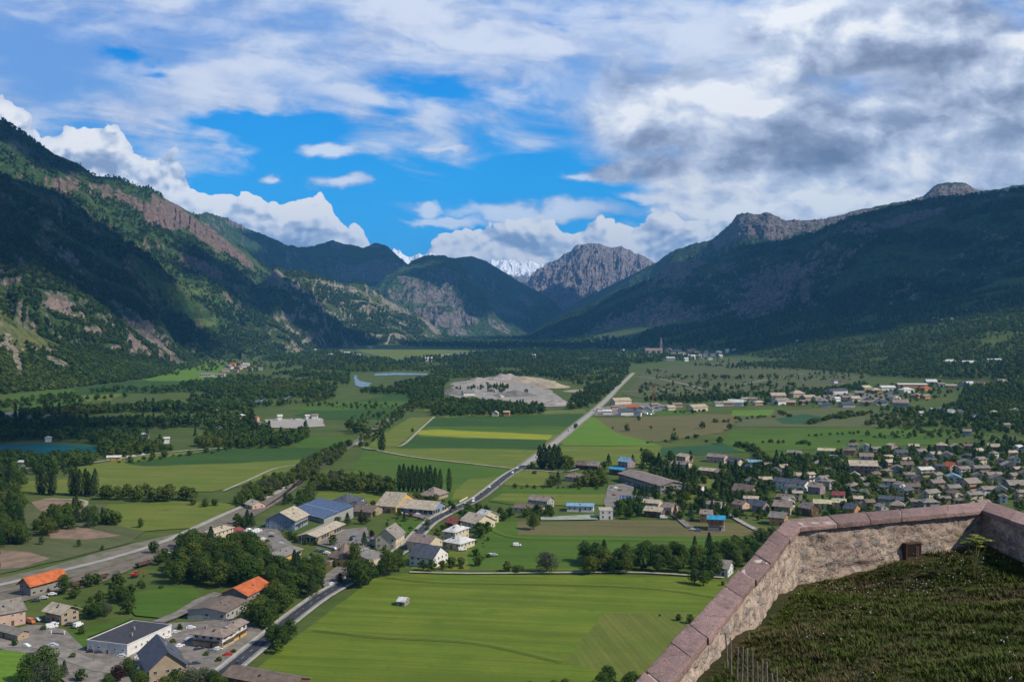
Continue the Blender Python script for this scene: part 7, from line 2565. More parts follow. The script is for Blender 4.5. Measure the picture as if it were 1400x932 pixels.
def wood(poly, spacing, hr, mix, place, group, avoid=(), clump=0.0, seed=None, jitter=0.42):
    """trees spread through an area given by its picture outline"""
    W = [at(*p) for p in poly]
    xs_ = [p.x for p in W]
    ys_ = [p.y for p in W]
    x0, x1, y0, y1 = min(xs_), max(xs_), min(ys_), max(ys_)
    gx, gy = np.meshgrid(np.arange(x0, x1 + spacing, spacing), np.arange(y0, y1 + spacing, spacing))
    gx = gx.ravel() + nrs.uniform(-jitter, jitter, gx.size) * spacing
    gy = gy.ravel() + nrs.uniform(-jitter, jitter, gy.size) * spacing
    k = in_poly(gx, gy, [(p.x, p.y) for p in W])
    for a in avoid:
        A = [at(*p) for p in a]
        k &= ~in_poly(gx, gy, [(p.x, p.y) for p in A])
    if clump:
        k &= fbm(gx / (spacing * 7), gy / (spacing * 7), 3, seed or 5) > clump
    gx, gy = gx[k], gy[k]
    gz = ground_h(gx, gy)
    qx, qy, _f = to_px(gx, gy, gz)
    far_v = np.hypot((qx - 925) / 85, (qy - 484) / 12) < 1
    far_v |= np.hypot((qx - 320) / 60, (qy - 503) / 12) < 1
    k = ~far_v | (nrs.rand(len(gx)) < 0.3)
    gx, gy, gz = gx[k], gy[k], gz[k]
    kinds = list(mix)
    pr = np.array([mix[q] for q in kinds], float)
    pr /= pr.sum()
    ks = nrs.choice(len(kinds), len(gx), p=pr)
    for x, y, z, q in zip(gx, gy, gz, ks):
        if spacing < 60 and not free(x, y, 0.6):
            continue
        if 330 < y < 1500 and near_line(main[::2] if y < 760 else oldl, x, y, 6.5):
            continue
        kd = kinds[q]
        h = nrs.uniform(*hr) * (1.12 if kd == 'conifer' else 0.42 if kd == 'bush' else 1.5 if kd == 'poplar' else 1.0)
        TREES.append((kd, x, y, z, h * (1.15 if y > 1500 else 1.0), nrs.uniform(1.0, 1.4) if kd == 'broad' else nrs.uniform(0.9, 1.25), place, group))


B1 = {'broad': 1}
wood([(236, 779), (262, 752), (300, 753), (345, 750), (352, 768), (372, 783), (352, 802), (300, 803), (240, 800)], 8.5, (11, 16), {'broad': 5, 'conifer': 1.2}, 'in the dark wood below the station', 'trees of the wood below the station')
wood([(372, 786), (398, 779), (436, 778), (438, 806), (420, 826), (395, 838), (372, 862), (352, 866), (345, 846), (372, 812)], 7.5, (9, 13.5), {'broad': 5, 'conifer': 1}, 'between the barn and the main road', 'trees between the barn and the main road')
for px, py, h in ((372, 884, 11), (386, 886, 11), (397, 874, 10), (379, 893, 7)):
    tree('broad', px, py, h, 'beside the lower main road', 'roadside trees at the lower main road')
wood([(98, 803), (150, 796), (232, 797), (238, 806), (184, 812), (183, 838), (130, 858), (104, 852)], 9.5, (5.5, 9), {'broad': 4, 'bush': 1.5}, 'in the gardens north of the white workshop', 'garden trees north of the white workshop')
tree('broad', 88, 812, 11, 'by the depot', None)
tree('willow', 143, 842, 8, 'in the workshop gardens', None)
for px, py, h in ((211, 757, 9), (226, 768, 9), (246, 748, 9.5), (252, 752, 8), (278, 750, 11), (218, 772, 8)):
    tree('broad', px, py, h, 'near the station tracks', 'round trees near the station tracks', 1.15)
wood([(226, 776), (240, 768), (262, 770), (262, 785), (236, 792)], 8, (9, 12), B1, 'where the tracks meet the wood', 'trees where the tracks meet the wood')
wood([(48, 716), (80, 702), (110, 700), (112, 722), (80, 728), (50, 740)], 9, (9, 13), {'broad': 3, 'conifer': 1}, 'over the rough ground by the gravel track', 'trees on the rough ground west of the tracks')
wood([(112, 712), (162, 712), (165, 720), (120, 722)], 8, (9, 12), {'broad': 3, 'conifer': 1}, 'over the rough ground by the gravel track', 'trees on the rough ground west of the tracks')
for px, py, h in ((108, 748, 6), (57, 745, 7), (192, 722, 8), (30, 745, 10), (140, 752, 4)):
    tree('broad', px, py, h, 'on the rough ground west of the tracks', 'trees on the rough ground west of the tracks', .8)
wood([(-30, 690), (22, 684), (30, 704), (30, 748), (-30, 750)], 9, (11, 16), {'broad': 4, 'conifer': 1}, 'at the west edge of the rough ground', 'trees at the west edge')
wood([(-30, 655), (24, 650), (28, 668), (20, 684), (-30, 688)], 10, (12, 17), {'broad': 4, 'poplar': .3}, 'at the west edge by the lake', 'trees at the west edge')
wood([(140, 675), (262, 682), (264, 687), (150, 685), (138, 680)], 9, (9, 13), B1, 'in the hedgerow east of the poplars', 'trees of the long hedgerow', )
wood([(262, 686), (300, 690), (300, 696), (264, 692)], 9, (5, 8), {'broad': 2, 'bush': 1}, 'at the end of the long hedgerow', 'trees of the long hedgerow')
for px, py, h in ((54, 675, 23), (59, 676, 22), (68, 676, 23), (73, 677, 21), (98, 677, 22), (104, 677, 24), (109, 678, 22), (117, 677, 22), (121, 678, 20), (130, 677, 22), (127, 679, 18)):
    tree('poplar', px, py, h, 'in the poplar rows by the lake meadow', 'poplars by the lake meadow', 1.15)
wood([(318, 690), (345, 672), (400, 655), (400, 664), (372, 680), (330, 698)], 7.5, (6.5, 9.5), {'broad': 3, 'bush': 1}, 'along the railway curve', 'trees along the railway curve')
wood([(322, 684), (350, 664), (395, 650), (410, 640), (440, 622), (475, 606), (480, 611), (455, 635), (430, 655), (400, 662), (350, 684)], 8.5, (6.5, 9.5), {'broad': 3, 'willow': 1}, 'along the railway curve', 'trees along the railway curve')
wood([(404, 690), (420, 670), (450, 650), (470, 655), (440, 668), (425, 690), (410, 702)], 8, (7, 10), {'broad': 3, 'willow': .7}, 'between the railway and the poplar row', 'trees west of the poplar row')
wood([(425, 662), (470, 656), (530, 664), (545, 672), (535, 678), (470, 672), (430, 672)], 8.5, (9, 12.5), {'broad': 4, 'willow': .5}, 'between the railway and the poplar row', 'trees west of the poplar row')
wood([(480, 612), (500, 593), (530, 572), (560, 550), (600, 522), (613, 522), (590, 545), (540, 578), (500, 612)], 10, (5.5, 9), {'broad': 3, 'bush': 2}, 'along the straight of the railway', 'trees along the railway straight', clump=.40)
for px, h in zip((546, 552, 558.5, 564, 570, 576, 582.5, 588, 595, 602, 614), (22, 23, 21, 22.5, 22, 21, 22, 23, 21, 20, 21)):
    tree('poplar', px, 671 + (px - 546) * .05, h, 'in the straight poplar row above the yellow garage', 'straight row of poplars', 1.0)
for px, py, h in ((520, 616, 22), (524, 616, 20)):
    tree('poplar', px, py, h, 'beside the railway at the farm track', 'pair of poplars by the railway', 1.2)
tree('broad', 564, 591, 7, 'alone on the field path', None)
for px, py, h in ((738, 639, 22), (744, 640, 24), (751, 641, 23), (758, 641, 24), (764, 641, 22), (741, 642, 20), (755, 643, 19)):
    tree('poplar', px, py, h, 'in the clump at the pale road', 'poplar clump beside the pale road', 1.4)
for px, py, h in ((772, 641, 15), (780, 640, 13), (728, 642, 9), (722, 642, 6), (776, 645, 10)):
    tree('broad', px, py, h, 'in the clump at the pale road', 'trees beside the poplar clump')
# river woods
LAKE = [(-80, 642), (-80, 606), (60, 602), (133, 607), (135, 630), (100, 642)]
SANDY = [(355, 571), (445, 570), (448, 588), (360, 588)]
wood([(-60, 608), (-60, 572), (60, 566), (180, 562), (260, 552), (330, 560), (350, 575), (340, 590), (270, 604), (240, 618), (160, 621), (132, 612), (60, 604)], 12, (10, 15), {'broad': 6, 'conifer': .6, 'poplar': .15}, 'in the river woods', 'trees of the river woods', clump=.48, avoid=[LAKE, SANDY])
wood([(135, 612), (240, 618), (200, 623), (140, 627)], 11, (9, 13), B1, 'between lake and lane', 'trees between lake and lane', avoid=[LAKE])
wood([(60, 566), (110, 556), (200, 550), (260, 545), (420, 540), (470, 545), (420, 552), (330, 560), (180, 566)], 14, (8, 13), B1, 'in the river woods', 'trees of the river woods', clump=.50)
wood([(300, 592), (350, 588), (420, 590), (420, 600), (395, 612), (300, 614), (265, 612)], 10, (9, 13), {'broad': 5, 'conifer': 1}, 'south of the sand yard', 'trees south of the sand yard', clump=.36)
for px, py, h in ((28, 586, 20), (345, 584, 24), (418, 588, 14), (52, 568, 16), (478, 590, 16), (495, 590, 19), (487, 593, 16), (500, 593, 12)):
    tree('conifer' if px in (28, 345, 418) else 'broad', px, py, h, 'standing out above the river woods', 'tall trees standing out by the river', 1.3)
for px, py, h in ((16, 640, 12), (30, 634, 13), (45, 637, 9), (62, 643, 12), (72, 644, 12), (86, 641, 9), (108, 637, 13), (118, 636, 12), (124, 636, 10), (80, 628, 11), (92, 630, 11), (22, 628, 12), (10, 627, 11), (50, 633, 11), (36, 632, 10), (68, 636, 12), (103, 636, 10)):
    tree('broad', px, py, h, 'on the lake shore', 'trees on the lake shore', 1.2)
wood([(380, 545), (400, 556), (450, 556), (480, 560), (540, 558), (548, 556), (530, 553), (420, 550)], 13, (4, 7), {'broad': 1, 'bush': 1}, 'in the hedges beyond the sand yard', 'hedges beyond the sand yard', clump=.45)
wood([(448, 571), (545, 562), (560, 556), (540, 572), (470, 582)], 13, (4, 8), {'broad': 1, 'bush': 1}, 'in the hedges beyond the sand yard', 'hedges beyond the sand yard', clump=.42)
# belts farther up the valley
QUAR = [(606, 530), (640, 518), (700, 514), (746, 516), (800, 529), (804, 533), (778, 547), (772, 559), (690, 553), (640, 548), (606, 545)]
F1_ = 'in the valley woods'
F2_ = 'valley woods'
wood([(240, 528), (300, 520), (380, 512), (430, 505), (520, 500), (600, 497), (615, 505), (606, 525), (560, 540), (500, 538), (400, 540), (300, 545)], 15, (8, 13), B1, F1_, F2_, clump=.47, avoid=[[(478, 509), (590, 508), (590, 516), (515, 534), (478, 530)]])
wood([(560, 540), (606, 525), (606, 548), (590, 560), (562, 556)], 12, (7, 11), B1, F1_, F2_, clump=.3)
wood([(592, 551), (640, 549), (700, 554), (745, 558), (742, 566), (690, 568), (600, 570), (588, 567)], 10.5, (7, 11), {'broad': 5, 'conifer': 1}, 'in the belt before the quarry', 'trees of the belt before the quarry')
wood([(600, 497), (690, 490), (780, 492), (862, 497), (858, 512), (835, 522), (800, 529), (745, 516), (640, 517), (610, 520)], 15, (8, 13), {'broad': 3, 'conifer': 2}, F1_, F2_, clump=.40, avoid=[QUAR])
wood([(805, 530), (835, 522), (858, 512), (850, 524), (812, 556), (790, 560), (776, 560), (780, 547)], 11, (6, 10), {'broad': 3, 'conifer': 2}, F1_, F2_, clump=.30)
wood([(640, 522), (700, 530), (680, 540), (770, 530), (700, 548), (640, 545), (615, 535)], 15, (5, 9), {'broad': 3, 'conifer': 1}, 'on the quarry heaps', 'trees on the quarry heaps', clump=.56)
wood([(380, 500), (450, 492), (470, 488), (540, 494), (700, 480), (870, 470), (1000, 486), (870, 498), (690, 492), (430, 508)], 19, (10, 16), {'broad': 2, 'conifer': 2}, F1_, F2_, clump=.42, avoid=[[(736, 494), (808, 494), (808, 504), (736, 506)]])
wood([(500, 467), (600, 464), (720, 461), (860, 466), (880, 474), (720, 482), (690, 478), (560, 473)], 44, (16, 24), {'broad': 2, 'conifer': 1}, F1_, F2_)
wood([(340, 512), (345, 497), (380, 484), (460, 480), (500, 490), (400, 503)], 20, (10, 15), {'broad': 3, 'conifer': 1}, F1_, F2_, clump=.47)
wood([(205, 518), (230, 512), (260, 490), (345, 484), (345, 496), (300, 508)], 20, (8, 12), {'broad': 3}, F1_, F2_, clump=.50)
wood([(0, 552), (100, 540), (200, 528), (330, 530), (340, 538), (200, 542), (100, 552), (0, 560)], 18, (7, 12), {'broad': 3, 'bush': 1}, 'between the western fields', 'trees between the western fields', clump=.50)
# heath and east slopes
wood([(868, 526), (885, 503), (1000, 492), (1120, 495), (1200, 508), (1150, 532), (1000, 540), (880, 546)], 25, (4.5, 12), {'broad': 2, 'bush': 3, 'conifer': .6}, 'scattered over the eastern heath', 'bushes and trees on the heath', clump=.46, jitter=.75)
wood([(868, 551), (900, 545), (1020, 541), (1130, 533), (1180, 525), (1190, 530), (1130, 541), (1040, 545), (930, 553)], 13, (6, 10), {'broad': 3, 'conifer': 1}, 'behind the outer settlement', 'trees behind the outer settlement', clump=.28)
wood([(1000, 500), (1100, 487), (1200, 480), (1400, 470), (1480, 480), (1480, 520), (1400, 520), (1290, 518), (1200, 515), (1100, 505)], 15, (8, 13), {'broad': 4, 'conifer': 1}, 'on the east slope', 'trees on the east slope', clump=.30)
wood([(960, 478), (1050, 460), (1200, 445), (1400, 428), (1480, 430), (1480, 480), (1400, 470), (1200, 480), (1060, 492)], 17, (9, 14), {'broad': 3, 'conifer': 1.5}, 'on the east slope', 'trees on the east slope', clump=.31)
wood([(960, 480), (1050, 463), (1150, 440), (1300, 408), (1440, 392), (1500, 400), (1480, 432), (1400, 430), (1200, 447), (1050, 462)], 19, (10, 16), {'broad': 2, 'conifer': 2}, 'on the east slope', 'trees on the east slope', clump=.28)
wood([(860, 468), (900, 478), (960, 479), (1050, 461), (1150, 440), (1180, 428), (1050, 420), (960, 440), (880, 455)], 22, (12, 18), {'broad': 2, 'conifer': 2}, 'on the east slope', 'trees on the east slope', clump=.28)
wood([(1320, 530), (1400, 520), (1450, 530), (1450, 600), (1330, 590), (1280, 575), (1270, 562), (1310, 555)], 14, (8, 12), {'broad': 4, 'conifer': 1}, 'in the woods above the east village', 'trees in the woods above the east village', clump=.28)
wood([(1200, 562), (1270, 562), (1330, 590), (1300, 588), (1200, 586), (1180, 582)], 15, (7, 11), {'broad': 3}, 'in the woods above the east village', 'trees in the woods above the east village', clump=.42)
wood([(1000, 556), (1200, 556), (1290, 545), (1320, 528), (1280, 524), (1150, 530), (1040, 545)], 22, (5, 9), {'broad': 3, 'bush': 1}, 'between the houses of the outer settlement', 'trees in the outer settlement', clump=.3)
for line, sp_m, hr in (([(925, 565), (965, 562)], 8, (4, 6)), ([(1000, 573), (1060, 570)], 9, (4, 6)), ([(1105, 580), (1140, 572), (1165, 566)], 7, (6, 9)), ([(1040, 605), (1100, 607), (1110, 609)], 7, (4, 6)),
                       ([(1100, 597), (1140, 595), (1180, 592)], 9, (3, 5)), ([(1225, 593), (1300, 591), (1345, 588)], 9, (4, 6)), ([(880, 606), (935, 600), (960, 595)], 10, (2, 4)), ([(960, 605), (1000, 603)], 10, (3, 5)),
                       ([(1010, 610), (1030, 617), (1040, 628)], 7, (6, 9)), ([(1148, 573), (1190, 565)], 8, (6, 9)), ([(1065, 566), (1085, 571)], 9, (5, 8)), ([(980, 578), (1015, 576)], 10, (5, 8)), ([(1190, 580), (1240, 582)], 9, (5, 9)),
                       ([(1260, 583), (1310, 580)], 10, (6, 9)), ([(1150, 605), (1190, 604)], 9, (3, 5)), ([(1225, 565), (1245, 568)], 9, (5, 8))):
    P_ = [at(*p) for p in line]
    for a_, b_ in zip(P_, P_[1:]):
        n_ = max(1, int((b_ - a_).length / sp_m))
        for k in range(n_):
            q_ = a_.lerp(b_, (k + rnd.random() * .8) / n_) + Vector((rnd.uniform(-4, 4), rnd.uniform(-6, 6), 0))
            TREES.append((rnd.choice(('broad', 'bush')), q_.x, q_.y, gh(q_.x, q_.y), rnd.uniform(*hr), 1.3, 'in the hedges of the eastern meadows', 'hedge trees in the eastern meadows'))
for px, py, h in ((857, 590, 11), (838, 586, 4), (890, 586, 5), (873, 575, 8), (921, 604, 12), (951, 600, 7), (960, 586, 11), (998, 588, 10), (984, 607, 10), (922, 589, 5), (947, 566, 8), (877, 617, 5), (811, 549, 6), (787, 586, 8)):
    tree('broad', px, py, h, 'alone on the brown meadow', 'single trees on the brown meadow', 1.2)
# east village greenery
GARD = 'between the houses of the east village'
wood([(1040, 632), (1160, 628), (1162, 650), (1140, 655), (1060, 662), (1030, 668), (1020, 650)], 10, (8, 13), {'broad': 4, 'conifer': 1.6}, 'in the grove above the terraced row', 'trees of the grove above the terraced row')
wood([(1160, 622), (1300, 612), (1400, 606), (1450, 610), (1450, 640), (1350, 636), (1250, 640), (1205, 645), (1205, 630), (1160, 632)], 11.5, (6, 10.5), {'broad': 4, 'conifer': 2, 'poplar': .1}, GARD, 'garden trees of the east village', clump=.3)
wood([(1205, 645), (1350, 636), (1450, 640), (1450, 700), (1330, 700), (1200, 708), (1100, 716), (1120, 690), (1140, 670)], 10.5, (5, 8.5), {'broad': 5, 'conifer': 1.2, 'bush': 1.5}, GARD, 'garden trees of the east village', clump=.3)
wood([(1125, 655), (1160, 652), (1200, 658), (1205, 668), (1190, 700), (1165, 690), (1140, 680), (1130, 668)], 9.5, (7, 11), {'broad': 4, 'conifer': 1}, 'in the trees round the grey apartment block', 'trees round the grey apartment block')
wood([(985, 640), (1060, 642), (1060, 662), (1045, 690), (1000, 700), (985, 720), (950, 700), (955, 680), (985, 660)], 9.5, (6, 11), {'broad': 3, 'conifer': 2.5}, GARD, 'garden trees of the middle village', clump=.3)
wood([(1000, 704), (1080, 694), (1110, 690), (1115, 700), (1070, 712), (1010, 712)], 9, (3.5, 6), {'broad': 2, 'bush': 2}, GARD, 'garden trees of the middle village', clump=.3)
wood([(885, 650), (930, 646), (960, 660), (940, 690), (945, 712), (925, 716), (918, 700), (935, 690), (925, 672)], 11, (8, 13), {'broad': 2, 'conifer': 4}, 'east of the long mauve-roofed hall', 'trees east of the long hall', clump=.2)
wood([(858, 682), (888, 676), (905, 680), (900, 688), (870, 688)], 9, (8, 12), {'broad': 1, 'conifer': 3}, 'south of the long mauve-roofed hall', 'trees south of the long hall')
wood([(845, 690), (875, 692), (878, 706), (850, 712), (840, 708)], 8, (8, 11), B1, 'beside the white flat-roofed block', 'trees beside the white flat-roofed block')
wood([(800, 652), (830, 652), (832, 664), (810, 668), (788, 666)], 8.5, (8, 11), B1, 'between the chalets and the hall yard', 'trees between the chalets and the hall yard')
for px, py, h, kd in ((756, 665, 11, 'broad'), (763, 663, 12, 'conifer'), (752, 666, 8, 'broad'), (832, 637, 12, 'conifer'), (865, 638, 12, 'conifer'), (826, 640, 8, 'broad'), (884, 636, 17, 'broad'), (892, 640, 16, 'broad'), (901, 641, 16, 'conifer'),
                      (910, 638, 9, 'broad'), (917, 632, 13, 'broad'), (878, 643, 9, 'broad'), (944, 632, 12, 'conifer'), (731, 648, 4, 'bush')):
    tree(kd, px, py, h, 'around the chalets north of the long hall', 'trees north of the long hall', 1.2)
wood([(655, 712), (690, 712), (760, 708), (768, 700), (745, 702), (700, 704), (665, 698), (650, 704)], 9, (5.5, 9), {'broad': 3, 'bush': 1}, 'in the hedge below the long low house', 'trees in the hedge below the long low house')
tree('broad', 730, 724, 12, 'alone at the edge of the brown field', None, 1.1)
wood([(625, 700), (650, 694), (668, 700), (672, 716), (664, 740), (640, 738), (652, 726), (650, 716), (630, 712)], 9, (6, 9), {'broad': 3, 'bush': 1}, 'round the beige house by the bend', 'trees round the beige house by the bend')
wood([(585, 782), (600, 776), (640, 766), (655, 752), (672, 762), (660, 775), (640, 780)], 9, (5, 8), {'broad': 2, 'bush': 1}, 'along the hedge north of the big meadow', 'trees along the hedge of the big meadow')
wood([(644, 740), (665, 735), (680, 745), (672, 752), (650, 750)], 9, (2.5, 4), {'broad': 1, 'bush': 2}, 'in the vegetable garden', 'bushes in the vegetable garden')
for px, py, h, kd, wf in ((748, 783, 14, 'willow', 1.1), (694, 781, 7, 'broad', 1.2), (708, 783, 5, 'bush', 1.5), (533, 786, 14, 'broad', 1.1), (545, 781, 13, 'broad', 1.1), (521, 788, 10, 'broad', 1), (528, 779, 12, 'broad', 1),
                          (493, 803, 15, 'broad', 1.15), (504, 799, 14, 'broad', 1.1), (482, 797, 13, 'broad', 1.1), (484, 775, 15, 'broad', .9), (465, 797, 6, 'plum', 1.2), (455, 746, 8, 'broad', 1.2), (431, 745, 4.5, 'broad', 1), (418, 744, 4, 'broad', 1),
                          (498, 746, 9, 'conifer', 1.3), (508, 736, 6, 'plum', 1.1), (590, 782, 8, 'broad', 1.2), (578, 780, 7, 'broad', 1), (618, 775, 7, 'broad', 1.3), (606, 778, 6, 'broad', 1.3), (630, 774, 6, 'broad', 1.2), (597, 735, 7, 'broad', 1.3),
                          (552, 737, 3, 'bush', 1), (475, 718, 9, 'conifer', 1.4), (493, 716, 6, 'plum', 1.2), (500, 716, 6, 'broad', 1.2), (462, 716, 6, 'broad', 1.4), (405, 722, 4, 'bush', 1.5), (510, 693, 6, 'broad', 1.2), (325, 717, 9, 'broad', 1.1),
                          (338, 720, 12, 'conifer', 1.3), (344, 722, 11, 'conifer', 1.3), (332, 722, 9, 'broad', 1.1), (390, 690, 10, 'conifer', 1.2), (396, 688, 9, 'broad', 1), (440, 733, 4, 'bush', 1.2), (606, 690, 5, 'broad', 1.2)):
    tree(kd, px, py, h, 'in the gardens and yards left and right of the road bend', 'trees in the yards near the road bend', wf)
wood([(345, 728), (378, 716), (400, 730), (412, 738), (404, 742), (372, 728)], 7, (3.5, 5.5), {'broad': 2, 'bush': 2}, 'in the hedge round the blue-grey house', 'hedge round the blue-grey house')
wood([(500, 728), (590, 724), (598, 731), (580, 736), (510, 733)], 6, (3, 4.2), {'bush': 1}, 'in the clipped hedge round the lawn', 'hedge round the lawn by the road')
wood([(535, 708), (590, 708), (592, 712), (536, 712)], 6, (3, 4.2), {'bush': 1}, 'in the clipped hedge round the lawn', 'hedge round the lawn by the road')
wood([(545, 684), (572, 682), (600, 686), (620, 690), (615, 697), (600, 690), (560, 690)], 8, (5, 8), {'broad': 2, 'bush': 1}, 'round the brown hipped house', 'trees round the brown hipped house')
wood([(790, 782), (812, 760), (830, 768), (870, 764), (960, 758), (1000, 752), (1055, 745), (1060, 770), (1010, 782), (985, 790), (880, 782), (838, 786)], 9, (8.5, 13), {'broad': 6, 'conifer': .3}, 'in the tree belt north of the big meadow', 'trees of the belt north of the big meadow')
for px, py, h in ((800, 768, 13), (815, 772, 14), (826, 780, 13), (806, 785, 11), (962, 800, 9), (950, 798, 9), (972, 792, 6), (928, 848, 4), (943, 852, 5), (902, 842, 1.6), (988, 800, 3)):
    tree('broad', px, py, h, 'at the north edge of the big meadow', 'trees at the edges of the big meadow', 1.15)
wood([(930, 645), (1010, 642), (1060, 660), (1110, 680), (1100, 700), (1000, 712), (930, 712), (905, 690), (920, 660)], 11, (4.5, 8), {'broad': 5, 'bush': 2}, GARD, 'garden trees of the middle village', clump=.36)
wood([(668, 662), (740, 664), (836, 667), (836, 671), (740, 669), (680, 668)], 10, (3, 6), {'broad': 1, 'bush': 2}, 'in the field hedge south of the poplar clump', 'hedge south of the poplar clump', clump=.42)
wood([(1180, 572), (1300, 575), (1400, 590), (1450, 600), (1400, 606), (1300, 600), (1180, 600)], 15, (5, 9), {'broad': 4, 'bush': 2}, 'in the hedges of the eastern meadows', 'hedge trees in the eastern meadows', clump=.47)
wood([(0, 640), (100, 642), (240, 620), (320, 614), (320, 618), (240, 626), (100, 650), (0, 650)], 9, (4, 9), {'broad': 2, 'bush': 2}, 'along the lake lane', 'trees along the lake lane', clump=.50)
wood([(440, 705), (600, 735), (640, 700), (600, 690), (510, 690), (470, 700)], 13, (3.5, 7), {'broad': 3, 'bush': 2, 'conifer': .5}, 'in the gardens inside the road bend', 'trees inside the road bend', clump=.42)
wood([(1460, 420), (2000, 390), (2000, 620), (1460, 640)], 20, (8, 13), {'broad': 3, 'conifer': 1}, 'x', 'x', clump=.36)
wood([(1010, 805), (1110, 745), (1460, 712), (1700, 700), (1700, 1000), (960, 1000), (930, 960)], 14, (7, 12), {'broad': 3, 'conifer': 1}, 'x', 'x', clump=.40)
wood([(-500, 700), (-60, 660), (-60, 790), (-500, 900)], 14, (9, 14), {'broad': 3}, 'x', 'x', clump=.42)
wood([(-60, 636), (-60, 626), (20, 628), (131, 627), (133, 634), (100, 639), (0, 640)], 10, (9, 13), {'broad': 1}, 'on the lake shore', 'trees on the lake shore', clump=.44)
for px, py, h, kd in ((236, 880, 3, 'bush'), (246, 862, 4, 'broad'), (282, 897, 2.5, 'bush'), (244, 895, 2.5, 'bush'), (320, 893, 2.5, 'bush'), (300, 905, 3, 'bush'), (100, 900, 3, 'bush'), (20, 884, 4, 'broad'), (60, 862, 3, 'bush'), (112, 868, 5, 'broad'), (356, 748, 4, 'broad'),
                      (365, 742, 3, 'bush'), (480, 740, 4, 'broad'), (476, 752, 5, 'broad'), (512, 757, 5, 'broad'), (525, 752, 3, 'bush'), (560, 752, 4, 'broad'), (548, 760, 5, 'broad'), (530, 742, 3, 'bush'), (426, 765, 5, 'broad'), (433, 768, 4, 'bush')):
    tree(kd, px, py, h, 'in the yards beside the lower road', 'small trees and bushes in the yards')
# lower edge
for px, py, h, kd in ((42, 933, 12, 'broad'), (62, 925, 13, 'broad'), (55, 940, 12, 'willow'), (35, 945, 10, 'broad'), (72, 938, 10, 'broad'), (88, 926, 7, 'conifer'), (110, 932, 6, 'broad'), (160, 935, 8, 'plum'), (175, 925, 8, 'broad'), (190, 945, 9, 'broad'),
                      (148, 944, 7, 'broad'), (240, 948, 10, 'broad'), (260, 944, 10, 'willow'), (278, 940, 9, 'willow'), (292, 942, 8, 'broad'), (300, 950, 8, 'broad'), (225, 955, 9, 'broad')):
    tree(kd, px, py, h, 'near the lower lane', 'trees near the lower lane', 1.1)
wood([(700, 962), (760, 945), (820, 938), (880, 936), (900, 960), (880, 1000), (700, 1000)], 7, (7, 10), {'broad': 3, 'bush': 1}, 'at the foot of the fort hill', 'trees at the foot of the fort hill', clump=.3)

# ------------------------------------------------------------------ forest on the slopes: pure mass
SLOPE_TREES = []


def slope_wood(name, n_, hr, mix, ymax=9e9, pxr=(-260, 1660), rockmax=0.34, meadmax=0.45):
    V, rk, md, PX, PY = SLOPES[name]
    nu, nv = rk.shape
    du = np.linalg.norm(V[1:, :-1, :2] - V[:-1, :-1, :2], axis=-1)
    dv = np.linalg.norm(V[:-1, 1:] - V[:-1, :-1], axis=-1)
    wgt = (du * dv) * ((rk[:-1, :-1] < rockmax) & (PX[:-1, :-1] > pxr[0]) & (PX[:-1, :-1] < pxr[1]) & (V[:-1, :-1, 1] < ymax) & (V[:-1, :-1, 2] > 0.5))
    wgt = wgt * np.where(md[:-1, :-1] > meadmax, 0.12, 1.0)
    wgt = wgt * (fbm(V[:-1, :-1, 0] / 190, V[:-1, :-1, 1] / 190 + V[:-1, :-1, 2] / 120, 4, 71) > 0.44)
    wgt = wgt / np.maximum(V[:-1, :-1, 1], 500) ** 1.2
    # fewer on faces turned away
    pw = wgt.ravel() / wgt.sum()
    idx = nrs.choice(pw.size, n_, p=pw)
    i, j = idx // (nv - 1), idx % (nv - 1)
    a, b_ = nrs.rand(n_)[:, None], nrs.rand(n_)[:, None]
    P = V[i, j] * (1 - a) * (1 - b_) + V[i + 1, j] * a * (1 - b_) + V[i, j + 1] * (1 - a) * b_ + V[i + 1, j + 1] * a * b_
    kinds = list(mix)
    pr = np.array([mix[q] for q in kinds], float)
    ks = nrs.choice(len(kinds), n_, p=pr / pr.sum())
    h = nrs.uniform(hr[0], hr[1], n_)
    for q, kd in enumerate(kinds):
        k = ks == q
        SLOPE_TREES.append((kd, P[k], h[k]))


slope_wood('mountain_foot', 19000, (6, 12), {'broad': 3, 'conifer': 1, 'bush': 1})
slope_wood('mountain_spur', 19000, (10, 17), {'conifer': 3, 'broad': 2})
slope_wood('mountain', 15000, (13, 22), {'conifer': 3, 'broad': 1})
slope_wood('rocky_hill', 7000, (13, 20), {'conifer': 1, 'broad': 2})
slope_wood('east_shoulder', 20000, (13, 21), {'conifer': 3, 'broad': 2})
slope_wood('east_spur', 20000, (12, 20), {'conifer': 3, 'broad': 1})

LODS = {}


def lod(kind, level):
    if (kind, level) not in LODS:
        base = {'willow': 'willow', 'plum': 'broad'}.get(kind, kind)
        nq = {1: 240, 2: 80, 3: 22, 4: 9}[level]
        qs = {1: 0.075, 2: 0.115, 3: 0.18, 4: 0.27}[level] * {'conifer': .8, 'poplar': .55, 'bush': 1.6}.get(base, 1.0)
        LODS[(kind, level)] = [crown(base, nq, 500 + level * 10 + s, qs) for s in range(4)]
    return LODS[(kind, level)]


